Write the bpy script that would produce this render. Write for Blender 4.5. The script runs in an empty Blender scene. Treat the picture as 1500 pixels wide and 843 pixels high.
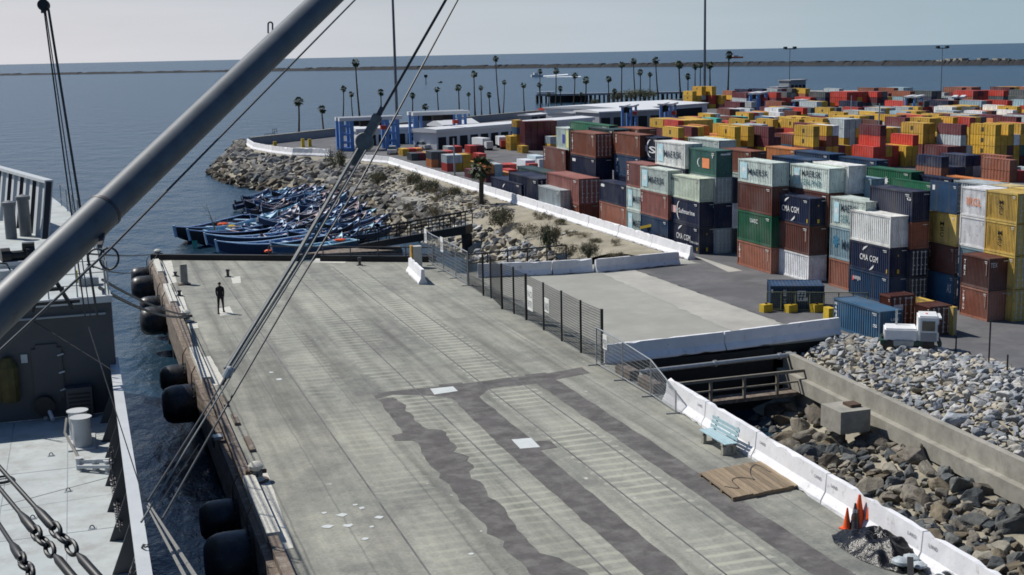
import bpy, bmesh, math, random
from mathutils import Vector, Matrix, noise
from mathutils.bvhtree import BVHTree
random.seed(7)
PI = math.pi
sc = bpy.context.scene
col = sc.collection
# ------------------------------------------------------------------ camera model (world: +X across the pier, +Y along it, Z up)
F, CX, CY, H = 1900.0, 750.0, 421.5, 14.0
TH = math.atan(343 / F); ROLL = math.radians(1.2); YAW = math.radians(18.3)
_c, _s = math.cos(YAW), math.sin(YAW)
def tow(p): return Vector((p[0]*_c + p[1]*_s, -p[0]*_s + p[1]*_c, p[2]))
fwd = Vector((0, math.cos(TH), -math.sin(TH))); r0 = Vector((1, 0, 0)); u0 = Vector((0, math.sin(TH), math.cos(TH)))
rgt = math.cos(ROLL)*r0 - math.sin(ROLL)*u0; upv = math.sin(ROLL)*r0 + math.cos(ROLL)*u0
fwd, rgt, upv = tow(fwd), tow(rgt), tow(upv)
EYE = Vector((0, 0, H))
def ray(px, py): return fwd + rgt*((px-CX)/F) - upv*((py-CY)/F)
def W(px, py, z=0.0):
    d = ray(px, py); t = (z-H)/d.z
    return EYE + d*t
def D(px, py, dist): return EYE + ray(px, py)*dist
def PX(p):
    v = Vector(p) - EYE; c = v.dot(fwd)
    return (CX + F*v.dot(rgt)/c, CY - F*v.dot(upv)/c, c)
def solve(fn, target, lo, hi):
    flo = fn(lo) - target
    for _ in range(50):
        m = (lo+hi)/2; fm = fn(m) - target
        if (fm > 0) == (flo > 0): lo = m
        else: hi = m
    return (lo+hi)/2
def zat(p, py): return solve(lambda z: PX((p[0], p[1], z))[1], py, -4, 120)

cam_d = bpy.data.cameras.new("camera"); cam = bpy.data.objects.new("camera", cam_d); col.objects.link(cam)
M = Matrix((rgt, upv, -fwd)).transposed().to_4x4(); M.translation = EYE
cam.matrix_world = M
cam_d.sensor_fit = 'HORIZONTAL'; cam_d.sensor_width = 36; cam_d.lens = 36*F/1500
cam_d.clip_start = 0.1; cam_d.clip_end = 80000
sc.camera = cam

# ------------------------------------------------------------------ materials
def nt(name):
    m = bpy.data.materials.new(name); m.use_nodes = True
    n = m.node_tree; b = n.nodes['Principled BSDF']
    return m, n, b
def nd(n, t, **kw):
    x = n.nodes.new(t)
    for k, v in kw.items():
        if k in x.inputs: x.inputs[k].default_value = v
        else: setattr(x, k, v)
    return x
def ramp(n, fac, stops):
    r = n.nodes.new('ShaderNodeValToRGB'); e = r.color_ramp.elements
    while len(e) < len(stops): e.new(0.5)
    for i, (p, c) in enumerate(stops):
        e[i].position = p; e[i].color = (c, c, c, 1) if isinstance(c, (int, float)) else (*c, 1)
    n.links.new(fac, r.inputs[0]); return r.outputs[0]
def mixc(n, fac, a, b, mode='MIX'):
    m = n.nodes.new('ShaderNodeMix'); m.data_type = 'RGBA'; m.blend_type = mode
    for s, v in ((m.inputs[0], fac), (m.inputs[6], a), (m.inputs[7], b)):
        if isinstance(v, (int, float)): s.default_value = v
        elif isinstance(v, tuple): s.default_value = (*v, 1) if len(v) == 3 else v
        else: n.links.new(v, s)
    return m.outputs[2]
def coords(n, kind='Object'):
    if kind == 'World': return n.nodes.new('ShaderNodeNewGeometry').outputs['Position']
    return n.nodes.new('ShaderNodeTexCoord').outputs[kind]
def noi(n, vec, scale, detail=4, rough=.55, sc3=None):
    if sc3:
        mp = n.nodes.new('ShaderNodeMapping'); mp.inputs['Scale'].default_value = sc3
        n.links.new(vec, mp.inputs[0]); vec = mp.outputs[0]
    t = nd(n, 'ShaderNodeTexNoise', Scale=scale, Detail=detail, Roughness=rough); n.links.new(vec, t.inputs['Vector'])
    return t.outputs[0]
def mth(n, op, a, b=0.0):
    m = n.nodes.new('ShaderNodeMath'); m.operation = op
    for s, v in ((m.inputs[0], a), (m.inputs[1], b)):
        if isinstance(v, (int, float)): s.default_value = v
        else: n.links.new(v, s)
    return m.outputs[0]
def bump(n, b, h, strength=.3, dist=.02):
    x = nd(n, 'ShaderNodeBump', Strength=strength, Distance=dist); n.links.new(h, x.inputs['Height']); n.links.new(x.outputs[0], b.inputs['Normal'])
def basecol(n, tint, color):
    if tint == 'object': return n.nodes.new('ShaderNodeObjectInfo').outputs['Color']
    if tint == 'attr':
        a = n.nodes.new('ShaderNodeAttribute'); a.attribute_name = 'Col'; return a.outputs['Color']
    return color
def mat(name, color=(.5, .5, .5), rough=.6, metal=0, var=.35, vs=2.0, var2=None, bs=0, bstr=.3, bd=.02, tint=None, space='Object', spec=.4, dirt=None, ds=1.2, dlo=.5, dhi=.7, streak=None):
    m, n, b = nt(name)
    vec = coords(n, space); base = basecol(n, tint, color)
    f = noi(n, vec, vs, 6, .62, streak)
    k = ramp(n, f, [(.25, 1-var), (.75, 1+var*.35)])
    c = mixc(n, 1.0, base, k, 'MULTIPLY')
    if dirt:
        g = noi(n, vec, ds, 8, .7); k2 = ramp(n, g, [(dlo, 0.0), (dhi, 1.0)]); c = mixc(n, k2, c, dirt)
    n.links.new(c, b.inputs['Base Color'])
    b.inputs['Roughness'].default_value = rough; b.inputs['Metallic'].default_value = metal
    b.inputs['Specular IOR Level'].default_value = spec
    if bs: bump(n, b, noi(n, vec, bs, 5, .6), bstr, bd)
    return m

def cont_mat(name, tint):
    m, n, b = nt(name)
    vec = coords(n, 'World'); base = basecol(n, tint, None)
    f = noi(n, vec, 1.3, 6, .65); k = ramp(n, f, [(.3, .74), (.7, 1.08)])
    c = mixc(n, 1.0, base, k, 'MULTIPLY')
    ff = noi(n, vec, .45, 3, .5); c = mixc(n, ramp(n, ff, [(.45, 0.0), (.8, .22)]), c, (.36, .34, .32))
    f1 = noi(n, vec, 3.0, 5, .6, (1, 1, .12)); k1 = ramp(n, f1, [(.48, 0.0), (.72, .42)])
    c = mixc(n, k1, c, (.10, .08, .065))
    f2 = noi(n, vec, 5.0, 7, .75); k2 = ramp(n, f2, [(.585, 0.0), (.68, .75)])
    c = mixc(n, k2, c, (.09, .04, .02))
    n.links.new(c, b.inputs['Base Color']); b.inputs['Roughness'].default_value = .55
    b.inputs['Specular IOR Level'].default_value = .3
    return m
M_cont = cont_mat('container paint', 'object'); M_contA = cont_mat('container paint far', 'attr')
M_rod = mat('galvanised lock bar', (.6, .6, .56), .5, 0, var=.3)
M_obj = mat('painted object tint', tint='object', var=.18, vs=3, rough=.6)
M_white = mat('white lettering', (.75, .75, .72), .6, var=.15, vs=8)
M_dark = mat('dark lettering', (.012, .02, .05), .6, var=.1)

def deck_mat():
    m, n, b = nt('pier asphalt concrete'); vec = coords(n, 'World')
    sep = n.nodes.new('ShaderNodeSeparateXYZ'); n.links.new(vec, sep.inputs[0]); X, Y = sep.outputs[0], sep.outputs[1]
    base = mixc(n, ramp(n, noi(n, vec, .12, 5, .6), [(.35, 0.0), (.65, 1.0)]), (.16, .168, .152), (.315, .315, .265))
    base = mixc(n, ramp(n, noi(n, vec, .5, 6, .65, (1, .3, 1)), [(.42, 0.0), (.75, .8)]), base, (.155, .155, .145))
    base = mixc(n, ramp(n, noi(n, vec, 1.4, 7, .7), [(.42, 0.0), (.75, .6)]), base, (.36, .35, .295))
    lon = noi(n, vec, 1.0, 5, .6, (1.5, .045, 1)); base = mixc(n, 1.0, base, ramp(n, lon, [(.32, .66), (.5, 1.0), (.68, 1.22)]), 'MULTIPLY')
    blot = noi(n, vec, .33, 6, .65); base = mixc(n, ramp(n, blot, [(.52, 0.0), (.68, .55)]), base, (.12, .122, .118))
    fine = ramp(n, noi(n, vec, 9, 6, .75), [(.25, .72), (.75, 1.2)])
    base = mixc(n, 1.0, base, fine, 'MULTIPLY')
    # tie stripes inside the track bands
    warp = mth(n, 'MULTIPLY', noi(n, vec, .9, 5, .6), .28)
    yy = mth(n, 'ADD', Y, warp)
    st = mth(n, 'SINE', mth(n, 'MULTIPLY', yy, 2*PI/.62))
    stm = ramp(n, st, [(.1, 0.0), (.9, 1.0)])
    def band(c0, hw):
        d = mth(n, 'ABSOLUTE', mth(n, 'SUBTRACT', X, c0)); d = mth(n, 'ADD', d, mth(n, 'MULTIPLY', mth(n, 'SUBTRACT', noi(n, vec, 1.5, 4, .6), .5), .9))
        return mth(n, 'LESS_THAN', d, hw)
    bands = mth(n, 'ADD', mth(n, 'MULTIPLY', band(16.6, 1.0), 1.0), mth(n, 'ADD', mth(n, 'MULTIPLY', band(12.6, 1.15), .75), mth(n, 'MULTIPLY', band(9.4, .9), .4)))
    patch = ramp(n, noi(n, vec, .25, 3, .5), [(.38, 0.15), (.58, 1.0)])
    fac = mth(n, 'MULTIPLY', mth(n, 'MULTIPLY', stm, bands), mth(n, 'MULTIPLY', patch, .62))
    base = mixc(n, fac, base, (.43, .43, .345))
    base = mixc(n, mth(n, 'MULTIPLY', bands, .1), base, (.4, .4, .34))
    # longitudinal seams
    wv = mth(n, 'ADD', X, mth(n, 'MULTIPLY', noi(n, vec, .8, 4, .6), .12))
    def seam(x0, w, a):
        d = mth(n, 'ABSOLUTE', mth(n, 'SUBTRACT', wv, x0+.06)); return mth(n, 'MULTIPLY', mth(n, 'LESS_THAN', d, w), a)
    s_all = seam(20.3, .03, .4)
    for x0, w, a in ((9.9, .03, .32), (6.9, .03, .3), (5.3, .035, .4)): s_all = mth(n, 'ADD', s_all, seam(x0, w, a))
    base = mixc(n, mth(n, 'MINIMUM', s_all, .8), base, (.07, .07, .075))
    # cracks
    vo = nd(n, 'ShaderNodeTexVoronoi', Scale=.22); vo.feature = 'DISTANCE_TO_EDGE'; n.links.new(vec, vo.inputs['Vector'])
    cr = mth(n, 'LESS_THAN', mth(n, 'ADD', vo.outputs[0], mth(n, 'MULTIPLY', noi(n, vec, 3, 4, .6), .02)), .017)
    base = mixc(n, mth(n, 'MULTIPLY', cr, .1), base, (.09, .09, .09))
    # small spalls
    sp = ramp(n, noi(n, vec, 2.6, 3, .5), [(.735, 0.0), (.75, .8)]); base = mixc(n, sp, base, (.52, .53, .5))
    n.links.new(base, b.inputs['Base Color']); b.inputs['Roughness'].default_value = .85; b.inputs['Specular IOR Level'].default_value = .25
    bump(n, b, noi(n, vec, 14, 6, .7), .35, .02); return m
M_deck = deck_mat()
M_asph = mat('dark asphalt patch', (.105, .098, .096), .9, var=.45, vs=1.1, space='World', bs=25, bstr=.3, dirt=(.20, .195, .18), ds=1.3, dlo=.46, dhi=.8)
M_asphY = mat('yard asphalt', (.105, .105, .112), .9, var=.4, vs=.15, space='World', bs=20, bstr=.2, dirt=(.17, .165, .165), ds=.35, dlo=.45, dhi=.8)
M_conc = mat('weathered concrete', (.33, .315, .27), .85, var=.4, vs=1.2, space='World', bs=12, bstr=.3, dirt=(.19, .175, .15), ds=2.0, dlo=.5, dhi=.8)
M_concP = mat('pale concrete slab', (.40, .39, .35), .85, var=.28, vs=.4, space='World', bs=12, bstr=.2, dirt=(.27, .265, .245), ds=.5, dlo=.45, dhi=.8)
M_concB = mat('bridge slab concrete', (.33, .33, .295), .85, var=.3, vs=.25, space='World', bs=12, bstr=.2, dirt=(.25, .25, .22), ds=.4, dlo=.4, dhi=.8)
M_plate = mat('pale steel plate', (.55, .58, .57), .6, var=.15, vs=3, space='World')
M_wpaint = mat('white barrier paint', (.74, .74, .76), .7, var=.16, vs=1.5, space='World', bs=8, bstr=.3, dirt=(.34, .32, .29), ds=2.6, dlo=.58, dhi=.74)
M_kerb = mat('white kerb paint', (.56, .55, .49), .75, var=.25, vs=3, space='World', dirt=(.3, .28, .25), ds=4, dlo=.5, dhi=.8)
M_timber = mat('weathered timber', (.16, .125, .1), .85, var=.5, vs=4, space='World', streak=(1, .1, 1), bs=20, bstr=.4, dirt=(.3, .27, .23), ds=3)
M_tar = mat('tarred timber and shade black', (.018, .018, .018), .7, var=.4, vs=3, space='World')  # tarred timber; also the painted dark under the bridge
M_steel = mat('rusty rail steel', (.075, .072, .078), .5, .3, var=.4, vs=6, space='World')
M_railm = mat('embedded rail', (.14, .138, .14), .7, .1, var=.6, vs=.8, space='World', dirt=(.2, .2, .19), ds=.6)
M_rubber = mat('black rubber fender', (.012, .012, .013), .42, var=.4, vs=3, bs=6, bstr=.3, spec=.5, dirt=(.05, .05, .05), ds=3)
M_rust = mat('rust flecked metal', (.12, .075, .05), .7, .2, var=.5, vs=5, bs=14)
M_black = mat('black painted steel', (.012, .013, .014), .5, var=.3, vs=4)
M_galv = mat('galvanised steel', (.38, .4, .41), .45, .5, var=.25, vs=5)
M_cable = mat('greased wire rope', (.05, .055, .058), .55, .2, var=.4, vs=9)
M_cableL = mat('grey wire rope', (.16, .17, .165), .6, .1, var=.4, vs=9)
M_rope = mat('mooring rope', (.20, .20, .185), .8, var=.35, vs=12, bs=30, bstr=.5)
M_ship = mat('haze grey ship paint', (.33, .36, .38), .5, var=.14, vs=1.2, space='World', dirt=(.2, .19, .18), ds=2.5, dlo=.66, dhi=.8)
M_shipShade = mat('ship paint darkened as shade', (.055, .06, .068), .5, var=.2, vs=1.2, space='World')  # ship grey with the bulkhead's shade painted into the colour
M_shipW = mat('pale grey ship paint', (.47, .49, .50), .5, var=.14, vs=1.5, space='World', dirt=(.26, .24, .22), ds=3, dlo=.64, dhi=.8)
M_shipD = mat('ship deck paint', (.43, .465, .46), .6, var=.2, vs=.8, space='World', bs=10, bstr=.1, dirt=(.27, .265, .25), ds=1.1, dlo=.46, dhi=.75)
M_boom = mat('boom grey paint', (.115, .13, .142), .48, var=.28, vs=3.5, spec=.4, bs=6, bstr=.12, bd=.01, dirt=(.075, .072, .07), ds=5, dlo=.58, dhi=.74)
M_yellow = mat('yellow paint', (.55, .38, .03), .6, var=.25, vs=4)
M_orange = mat('orange cone plastic', (.75, .1, .015), .45, var=.12, vs=4)
M_glass = mat('dark window glass', (.02, .03, .03), .1, var=.1, spec=.8)
M_bench = mat('pale blue bench paint', (.38, .52, .56), .6, var=.2, vs=5)
M_wood = mat('bare pallet boards', (.25, .19, .125), .85, var=.4, vs=3, streak=(.2, 3, 1), bs=15, bstr=.3)
M_tarp = mat('black plastic sheet', (.005, .005, .006), .27, var=.3, vs=3, spec=.3, bs=6, bstr=.6, bd=.06)
M_sand = mat('sandy ground', (.32, .29, .225), .95, var=.35, vs=.6, space='World', bs=6, bstr=.6, bd=.05, dirt=(.2, .18, .13), ds=.5, dlo=.45, dhi=.7)
M_mud = mat('dark wet bank', (.05, .046, .038), .8, var=.5, vs=1.5, space='World', bs=4, bstr=.6, bd=.1)
M_stone = mat('riprap stone', tint='object', var=.5, vs=2.2, rough=.9, bs=5, bstr=.6, bd=.06, spec=.2)
M_stoneA = mat('riprap stone mass', tint='attr', var=.5, vs=2.2, rough=.9, bs=5, bstr=.6, bd=.06, spec=.2)
M_stoneW = mat('pale broken stone', tint='object', var=.35, vs=3, rough=.9, bs=8, bstr=.5, bd=.03, spec=.2)
M_leaf = mat('palm leaf', (.07, .095, .035), .6, var=.5, vs=3)
M_skirt = mat('dead palm fronds', (.11, .085, .05), .9, var=.4, vs=3)
M_trunk = mat('palm trunk', (.07, .058, .047), .9, var=.4, vs=3, bs=8)
M_bush = mat('scrub leaves', (.11, .12, .06), .7, var=.6, vs=1.5)
M_bushD = mat('dry scrub stems', (.22, .185, .115), .9, var=.5, vs=2)
M_roofw = mat('white shed roof', (.62, .63, .64), .6, var=.12, vs=.2, space='World')
M_grey = mat('grey building cladding', (.28, .29, .31), .7, var=.2, vs=.4, space='World')
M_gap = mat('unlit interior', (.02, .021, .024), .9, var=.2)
M_blue = mat('blue crane paint', (.11, .24, .52), .5, var=.25, vs=1.2)
M_pole = mat('grey mast steel', (.10, .115, .14), .5, .2, var=.15)
M_skin = mat('skin', (.35, .2, .14), .6, var=.1)
M_cloth = mat('black clothing', (.018, .018, .022), .8, var=.3, vs=8)
M_hair = mat('dark hair', (.015, .012, .01), .7)
M_foam = mat('sea foam', (.75, .78, .8), .7, var=.3, vs=1, space='World')
M_line = mat('worn white line', (.45, .45, .42), .8, var=.4, vs=2, space='World')

def water_mat():
    m, n, b = nt('harbour water'); vec = coords(n, 'World')
    b.inputs['Roughness'].default_value = .24; b.inputs['IOR'].default_value = 1.33
    c = mixc(n, ramp(n, noi(n, vec, .006, 4, .5), [(.35, 0.0), (.7, 1.0)]), (.008, .026, .046), (.014, .040, .064))
    n.links.new(c, b.inputs['Base Color'])
    h1 = noi(n, vec, 1.6, 4, .6, (1, .55, 1)); h2 = noi(n, vec, .22, 3, .5, (1.2, .6, 1)); h3 = noi(n, vec, 5.5, 3, .6)
    h = mth(n, 'ADD', mth(n, 'ADD', mth(n, 'MULTIPLY', h1, .11), mth(n, 'MULTIPLY', h2, .6)), mth(n, 'MULTIPLY', h3, .014))
    bump(n, b, h, 1.0, 1.0)
    return m
M_water = water_mat()

# ------------------------------------------------------------------ mesh builder
class MB:
    def __init__(s): s.v = []; s.f = []; s.m = []; s.c = []; s.cc = None
    def add(s, vs, fs, m=0):
        o = len(s.v); s.v += [tuple(q) for q in vs]
        for f in fs: s.f.append(tuple(i+o for i in f)); s.m.append(m); s.c.append(s.cc)
    def box(s, x0, x1, y0, y1, z0, z1, m=0):
        s.add([(x0,y0,z0),(x1,y0,z0),(x1,y1,z0),(x0,y1,z0),(x0,y0,z1),(x1,y0,z1),(x1,y1,z1),(x0,y1,z1)],
              [(0,3,2,1),(4,5,6,7),(0,1,5,4),(1,2,6,5),(2,3,7,6),(3,0,4,7)], m); return s
    def bar(s, a, b, w, h=None, m=0, up=(0,0,1)):
        a, b = Vector(a), Vector(b); h = h or w; d = (b-a).normalized(); up = Vector(up)
        if abs(d.dot(up)) > .98: up = Vector((1, 0, 0))
        x = d.cross(up).normalized()*w/2; y = x.cross(d).normalized()*h/2
        s.add([a-x-y, a+x-y, a+x+y, a-x+y, b-x-y, b+x-y, b+x+y, b-x+y], [(0,3,2,1),(4,5,6,7),(0,1,5,4),(1,2,6,5),(2,3,7,6),(3,0,4,7)], m); return s
    def tube(s, pts, rad, n=8, m=0, cap=True):
        pts = [Vector(p) for p in pts]; k = len(pts)
        rad = rad if isinstance(rad, (list, tuple)) else [rad]*k
        vs = []; fs = []
        ref = Vector((0, 0, 1)); d0 = (pts[-1]-pts[0])
        if d0.length == 0 or abs(d0.normalized().dot(ref)) > .95: ref = Vector((1, 0, 0))
        for i, p in enumerate(pts):
            d = (pts[min(i+1, k-1)]-pts[max(i-1, 0)]).normalized()
            x = d.cross(ref); x = x.normalized() if x.length > 1e-6 else Vector((1, 0, 0)); y = d.cross(x).normalized()
            for j in range(n):
                a = 2*PI*j/n; vs.append(p + (x*math.cos(a)+y*math.sin(a))*rad[i])
        for i in range(k-1):
            for j in range(n):
                fs.append((i*n+j, i*n+(j+1) % n, (i+1)*n+(j+1) % n, (i+1)*n+j))
        if cap: fs.append(tuple(range(n-1, -1, -1))); fs.append(tuple((k-1)*n+j for j in range(n)))
        s.add(vs, fs, m); return s
    def lathe(s, c, prof, n=16, axis=(0, 0, 1), m=0):
        a = Vector(axis).normalized(); s.tube([Vector(c)+a*h for r, h in prof], [max(r, .001) for r, h in prof], n, m); return s
    def prism(s, poly, z0, z1, m=0):
        n = len(poly); vs = [(p[0], p[1], z0) for p in poly]+[(p[0], p[1], z1) for p in poly]
        fs = [tuple(range(n-1, -1, -1)), tuple(range(n, 2*n))]+[(i, (i+1) % n, (i+1) % n+n, i+n) for i in range(n)]
        s.add(vs, fs, m); return s
    def ext(s, prof, a, b, m=0):
        """profile [(offset, z)] swept straight from a to b (ground points)"""
        a, b = Vector(a), Vector(b); d = (b-a); d.z = 0; d.normalize(); x = Vector((d.y, -d.x, 0)); n = len(prof)
        vs = [a+x*o+Vector((0, 0, z)) for o, z in prof]+[b+x*o+Vector((0, 0, z)) for o, z in prof]
        fs = [tuple(range(n)), tuple(range(2*n-1, n-1, -1))]+[(i, i+n, (i+1) % n+n, (i+1) % n) for i in range(n)]
        s.add(vs, fs, m); return s
    def mesh(s, name, mats, smooth=False, fix=True):
        me = bpy.data.meshes.new(name); me.from_pydata(s.v, [], s.f)
        mats = mats if isinstance(mats, (list, tuple)) else [mats]
        for q in mats: me.materials.append(q)
        me.polygons.foreach_set('material_index', s.m)
        if s.cc is not None:
            ca = me.color_attributes.new('Col', 'FLOAT_COLOR', 'CORNER'); dat = []
            for p, c in zip(me.polygons, s.c): dat += list((*c, 1))*p.loop_total
            ca.data.foreach_set('color', dat)
        if fix:
            bm = bmesh.new(); bm.from_mesh(me); bmesh.ops.recalc_face_normals(bm, faces=bm.faces); bm.to_mesh(me); bm.free()
        if smooth:
            me.polygons.foreach_set('use_smooth', [True]*len(me.polygons))
            try: me.set_sharp_from_angle(angle=math.radians(40))
            except Exception: pass
        me.update(); return me
    def build(s, name, mats, parent=None, smooth=False, loc=None, color=None, fix=True):
        o = bpy.data.objects.new(name, s.mesh(name, mats, smooth, fix)); col.objects.link(o)
        if parent: o.parent = parent
        if loc is not None: o.location = loc
        if color: o.color = (*color, 1)
        return o
def tag(o, label, cat, group=None, kind=None):
    if label: o['label'] = label
    if cat: o['category'] = cat
    if group: o['group'] = group
    if kind: o['kind'] = kind
    return o
def struct(o, label=None): o['kind'] = 'structure'; 
def thing(name, label, cat, loc=(0, 0, 0), group=None, rz=0):
    o = bpy.data.objects.new(name, None); col.objects.link(o); o.location = loc; o.rotation_euler = (0, 0, rz); o.empty_display_size = .2
    return tag(o, label, cat, group)
def inst(name, me, parent=None, loc=(0, 0, 0), rz=0, scale=(1, 1, 1), color=None):
    o = bpy.data.objects.new(name, me); col.objects.link(o)
    if parent: o.parent = parent
    o.location = loc; o.rotation_euler = (0, 0, rz) if isinstance(rz, (int, float)) else rz; o.scale = scale
    if color: o.color = (*color, 1)
    return o
def sheet(name, pts, z, m, jag=0, sub=0.5):
    """flat polygon sheet from ground points, edge optionally roughened"""
    out = []
    n = len(pts)
    for i in range(n):
        a, b = Vector(pts[i][:2]), Vector(pts[(i+1) % n][:2]); L = (b-a).length
        k = max(1, int(L/sub)) if jag else 1
        nrm = Vector((-(b-a).y, (b-a).x)).normalized() if L > 0 else Vector((0, 0))
        for j in range(k):
            p = a.lerp(b, j/k)
            if jag and j: p = p+nrm*(noise.noise(Vector((p.x*1.3, p.y*1.3, z*9)))*jag*1.6 + random.uniform(-.2, .2)*jag)
            out.append(p)
    bm = bmesh.new(); vs = [bm.verts.new((p.x, p.y, z)) for p in out]; f = bm.faces.new(vs)
    f.normal_update()
    if f.normal.z < 0: f.normal_flip()
    bmesh.ops.triangulate(bm, faces=[f])
    me = bpy.data.meshes.new(name); bm.to_mesh(me); bm.free(); me.materials.append(m)
    o = bpy.data.objects.new(name, me); col.objects.link(o); o['kind'] = 'structure'; return o
_txt = {}
def text_geo(s):
    if s in _txt: return _txt[s]
    cu = bpy.data.curves.new('t', 'FONT'); cu.body = s; cu.resolution_u = 2; cu.space_character = 1.14; cu.offset = .012
    o = bpy.data.objects.new('t', cu); col.objects.link(o)
    bpy.context.view_layer.update()
    me = bpy.data.meshes.new_from_object(o.evaluated_get(bpy.context.evaluated_depsgraph_get()))
    vs = [(v.co.x, v.co.y) for v in me.vertices]; fs = [tuple(p.vertices) for p in me.polygons]
    bpy.data.objects.remove(o); bpy.data.curves.remove(cu); bpy.data.meshes.remove(me)
    x0 = min(v[0] for v in vs); x1 = max(v[0] for v in vs); y0 = min(v[1] for v in vs); y1 = max(v[1] for v in vs)
    vs = [((x-x0)/(x1-x0), (y-y0)/(y1-y0)) for x, y in vs]
    _txt[s] = (vs, fs); return _txt[s]

# ------------------------------------------------------------------ world and sun
SUN = Vector((-.665, .747, 0)).normalized()*math.cos(math.radians(50)); SUN.z = math.sin(math.radians(50))
w = bpy.data.worlds.new("World"); sc.world = w; w.use_nodes = True; n = w.node_tree
bg = n.nodes['Background']
sky = n.nodes.new('ShaderNodeTexSky'); sky.sky_type = 'NISHITA'; sky.sun_disc = False
sky.sun_elevation = math.radians(50); sky.sun_rotation = math.atan2(SUN.x, SUN.y); sky.air_density = 1.0; sky.dust_density = 1.4; sky.ozone_density = 1.5
tc = n.nodes.new('ShaderNodeTexCoord'); sp = n.nodes.new('ShaderNodeSeparateXYZ'); n.links.new(tc.outputs['Generated'], sp.inputs[0])
# marine haze: pale layer low over the sea, brighter and warmer towards the sun side
az = n.nodes.new('ShaderNodeVectorMath'); az.operation = 'DOT_PRODUCT'; n.links.new(tc.outputs['Generated'], az.inputs[0]); az.inputs[1].default_value = (-.78, .62, 0)
hz = mixc(n, ramp(n, az.outputs['Value'], [(.0, 0.0), (.8, 1.0)]), (3.7, 4.85, 5.55), (7.9, 7.5, 7.75))
cl = noi(n, tc.outputs['Generated'], 3.0, 5, .6, (1, 1, 9)); hz = mixc(n, 1.0, hz, ramp(n, cl, [(.3, .96), (.7, 1.04)]), 'MULTIPLY')
lay = ramp(n, sp.outputs[2], [(.0, .96), (.035, .9), (.10, .22), (.3, .0)])
lay_up = mth(n, 'MINIMUM', mth(n, 'ADD', 0.0, mth(n, 'MULTIPLY', ramp(n, az.outputs['Value'], [(.15, 0.0), (.8, 1.0)]), ramp(n, sp.outputs[2], [(.03, 0.0), (.09, .85), (.25, .55), (.5, .08)]))), 1.0)
skyd = mixc(n, 1.0, sky.outputs[0], (.40, .56, .76), 'MULTIPLY')
skyd = mixc(n, lay_up, skyd, (3.3, 4.55, 6.0))
cc = mixc(n, lay, skyd, hz)
n.links.new(cc, bg.inputs['Color']); bg.inputs['Strength'].default_value = .10
sl = bpy.data.lights.new('sun', 'SUN'); sl.energy = 5.0; sl.angle = math.radians(.55); sl.color = (1, .955, .88)
so = bpy.data.objects.new('sun', sl); col.objects.link(so); so.rotation_euler = (-SUN).to_track_quat('-Z', 'Y').to_euler(); so.location = SUN*60
sc.view_settings.view_transform = 'Standard'; sc.view_settings.look = 'None'; sc.view_settings.exposure = 0; sc.view_settings.gamma = 1
sc.cycles.max_bounces = 5; sc.cycles.diffuse_bounces = 3; sc.cycles.glossy_bounces = 3; sc.cycles.use_denoising = True
sc.cycles.sample_clamp_indirect = 4; sc.cycles.caustics_reflective = False; sc.cycles.filter_width = 1.7

# ================================================================== THE SETTING
mb = MB(); R = 40000
mb.add([(-R, -2000, -3), (R, -2000, -3), (R, R, -3), (-R, R, -3)], [(0, 1, 2, 3)])
o = mb.build('water', M_water, fix=False); struct(o)
# yard ground
far = [W(x, y, 0) for x, y in ((1700, 133), (1500, 137), (1250, 141), (1065, 148), (1000, 152), (860, 163), (700, 178), (600, 187), (495, 198), (430, 206), (367, 213))]
yard = [(38.7, 168), (38.7, 79), (38.5, 54.2), (34.9, 54.2), (35.6, 52.8), (37.6, 49.5), (38.6, 42), (39.2, 5), (600, 5)] + [(p.x, p.y) for p in far]
tipw = [W(x, y, 0) for x, y in ((372, 219), (400, 225), (445, 229), (484, 230), (520, 233))]
yard += [(p.x, p.y) for p in tipw]
sheet('yard_ground', yard, 0.0, M_asphY)
mb = MB()
for i in range(len(yard)):
    a, b = yard[i], yard[(i+1) % len(yard)]
    mb.add([(a[0], a[1], -4.5), (b[0], b[1], -4.5), (b[0], b[1], -.003), (a[0], a[1], -.003)], [(0, 1, 2, 3)])
struct(mb.build('quay_edge', M_conc, fix=False))
# outer beach ledge beyond the seawall
led = [W(x, y, -1.0) for x, y in ((352, 214), (430, 199), (495, 190), (600, 180), (700, 171), (860, 156), (1000, 146), (1005, 151), (860, 163), (700, 178), (495, 198), (367, 215))]
mb = MB(); mb.prism([(p.x, p.y) for p in led], -4, -.9); struct(mb.build('beach', M_sand))

# pier
P1, P2 = (4.4, 95.4), (22.9, 85.2)
mb = MB(); mb.prism([(4.4, 5), (20.42, 5), (22.32, 47.2), (22.9, 52), P2, P1], -.75, 0); struct(mb.build('pier_deck', M_deck))
mb = MB(); mb.prism([(22.88, 54), (38.52, 54), (38.52, 79.2), (22.88, 80.2)], -.12, -.006); struct(mb.build('bridge_deck', M_concB))
sheet('bridge_strip', [W(870, 396, 0), W(925, 394, 0), W(1145, 474, 0), W(1075, 487, 0)], .004, M_concP, .12)
sheet('bridge_asphalt', [W(926, 394, 0), W(1020, 386, 0), W(1090, 400, 0), (38.6, 60), (34.9, 56), W(1146, 474, 0)], .004, M_asphY, .1)
sheet('yard_strip', [W(1018, 376, 0), W(1024, 377, 0), W(1088, 397, 0), W(1067, 399, 0)], .008, M_concP)
sheet('yard_road', [W(1170, 480, 0), W(1100, 402, 0), (39.2, 72), (60, 60), (60, 40), (37.5, 51)], .003, M_asphY)
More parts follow.
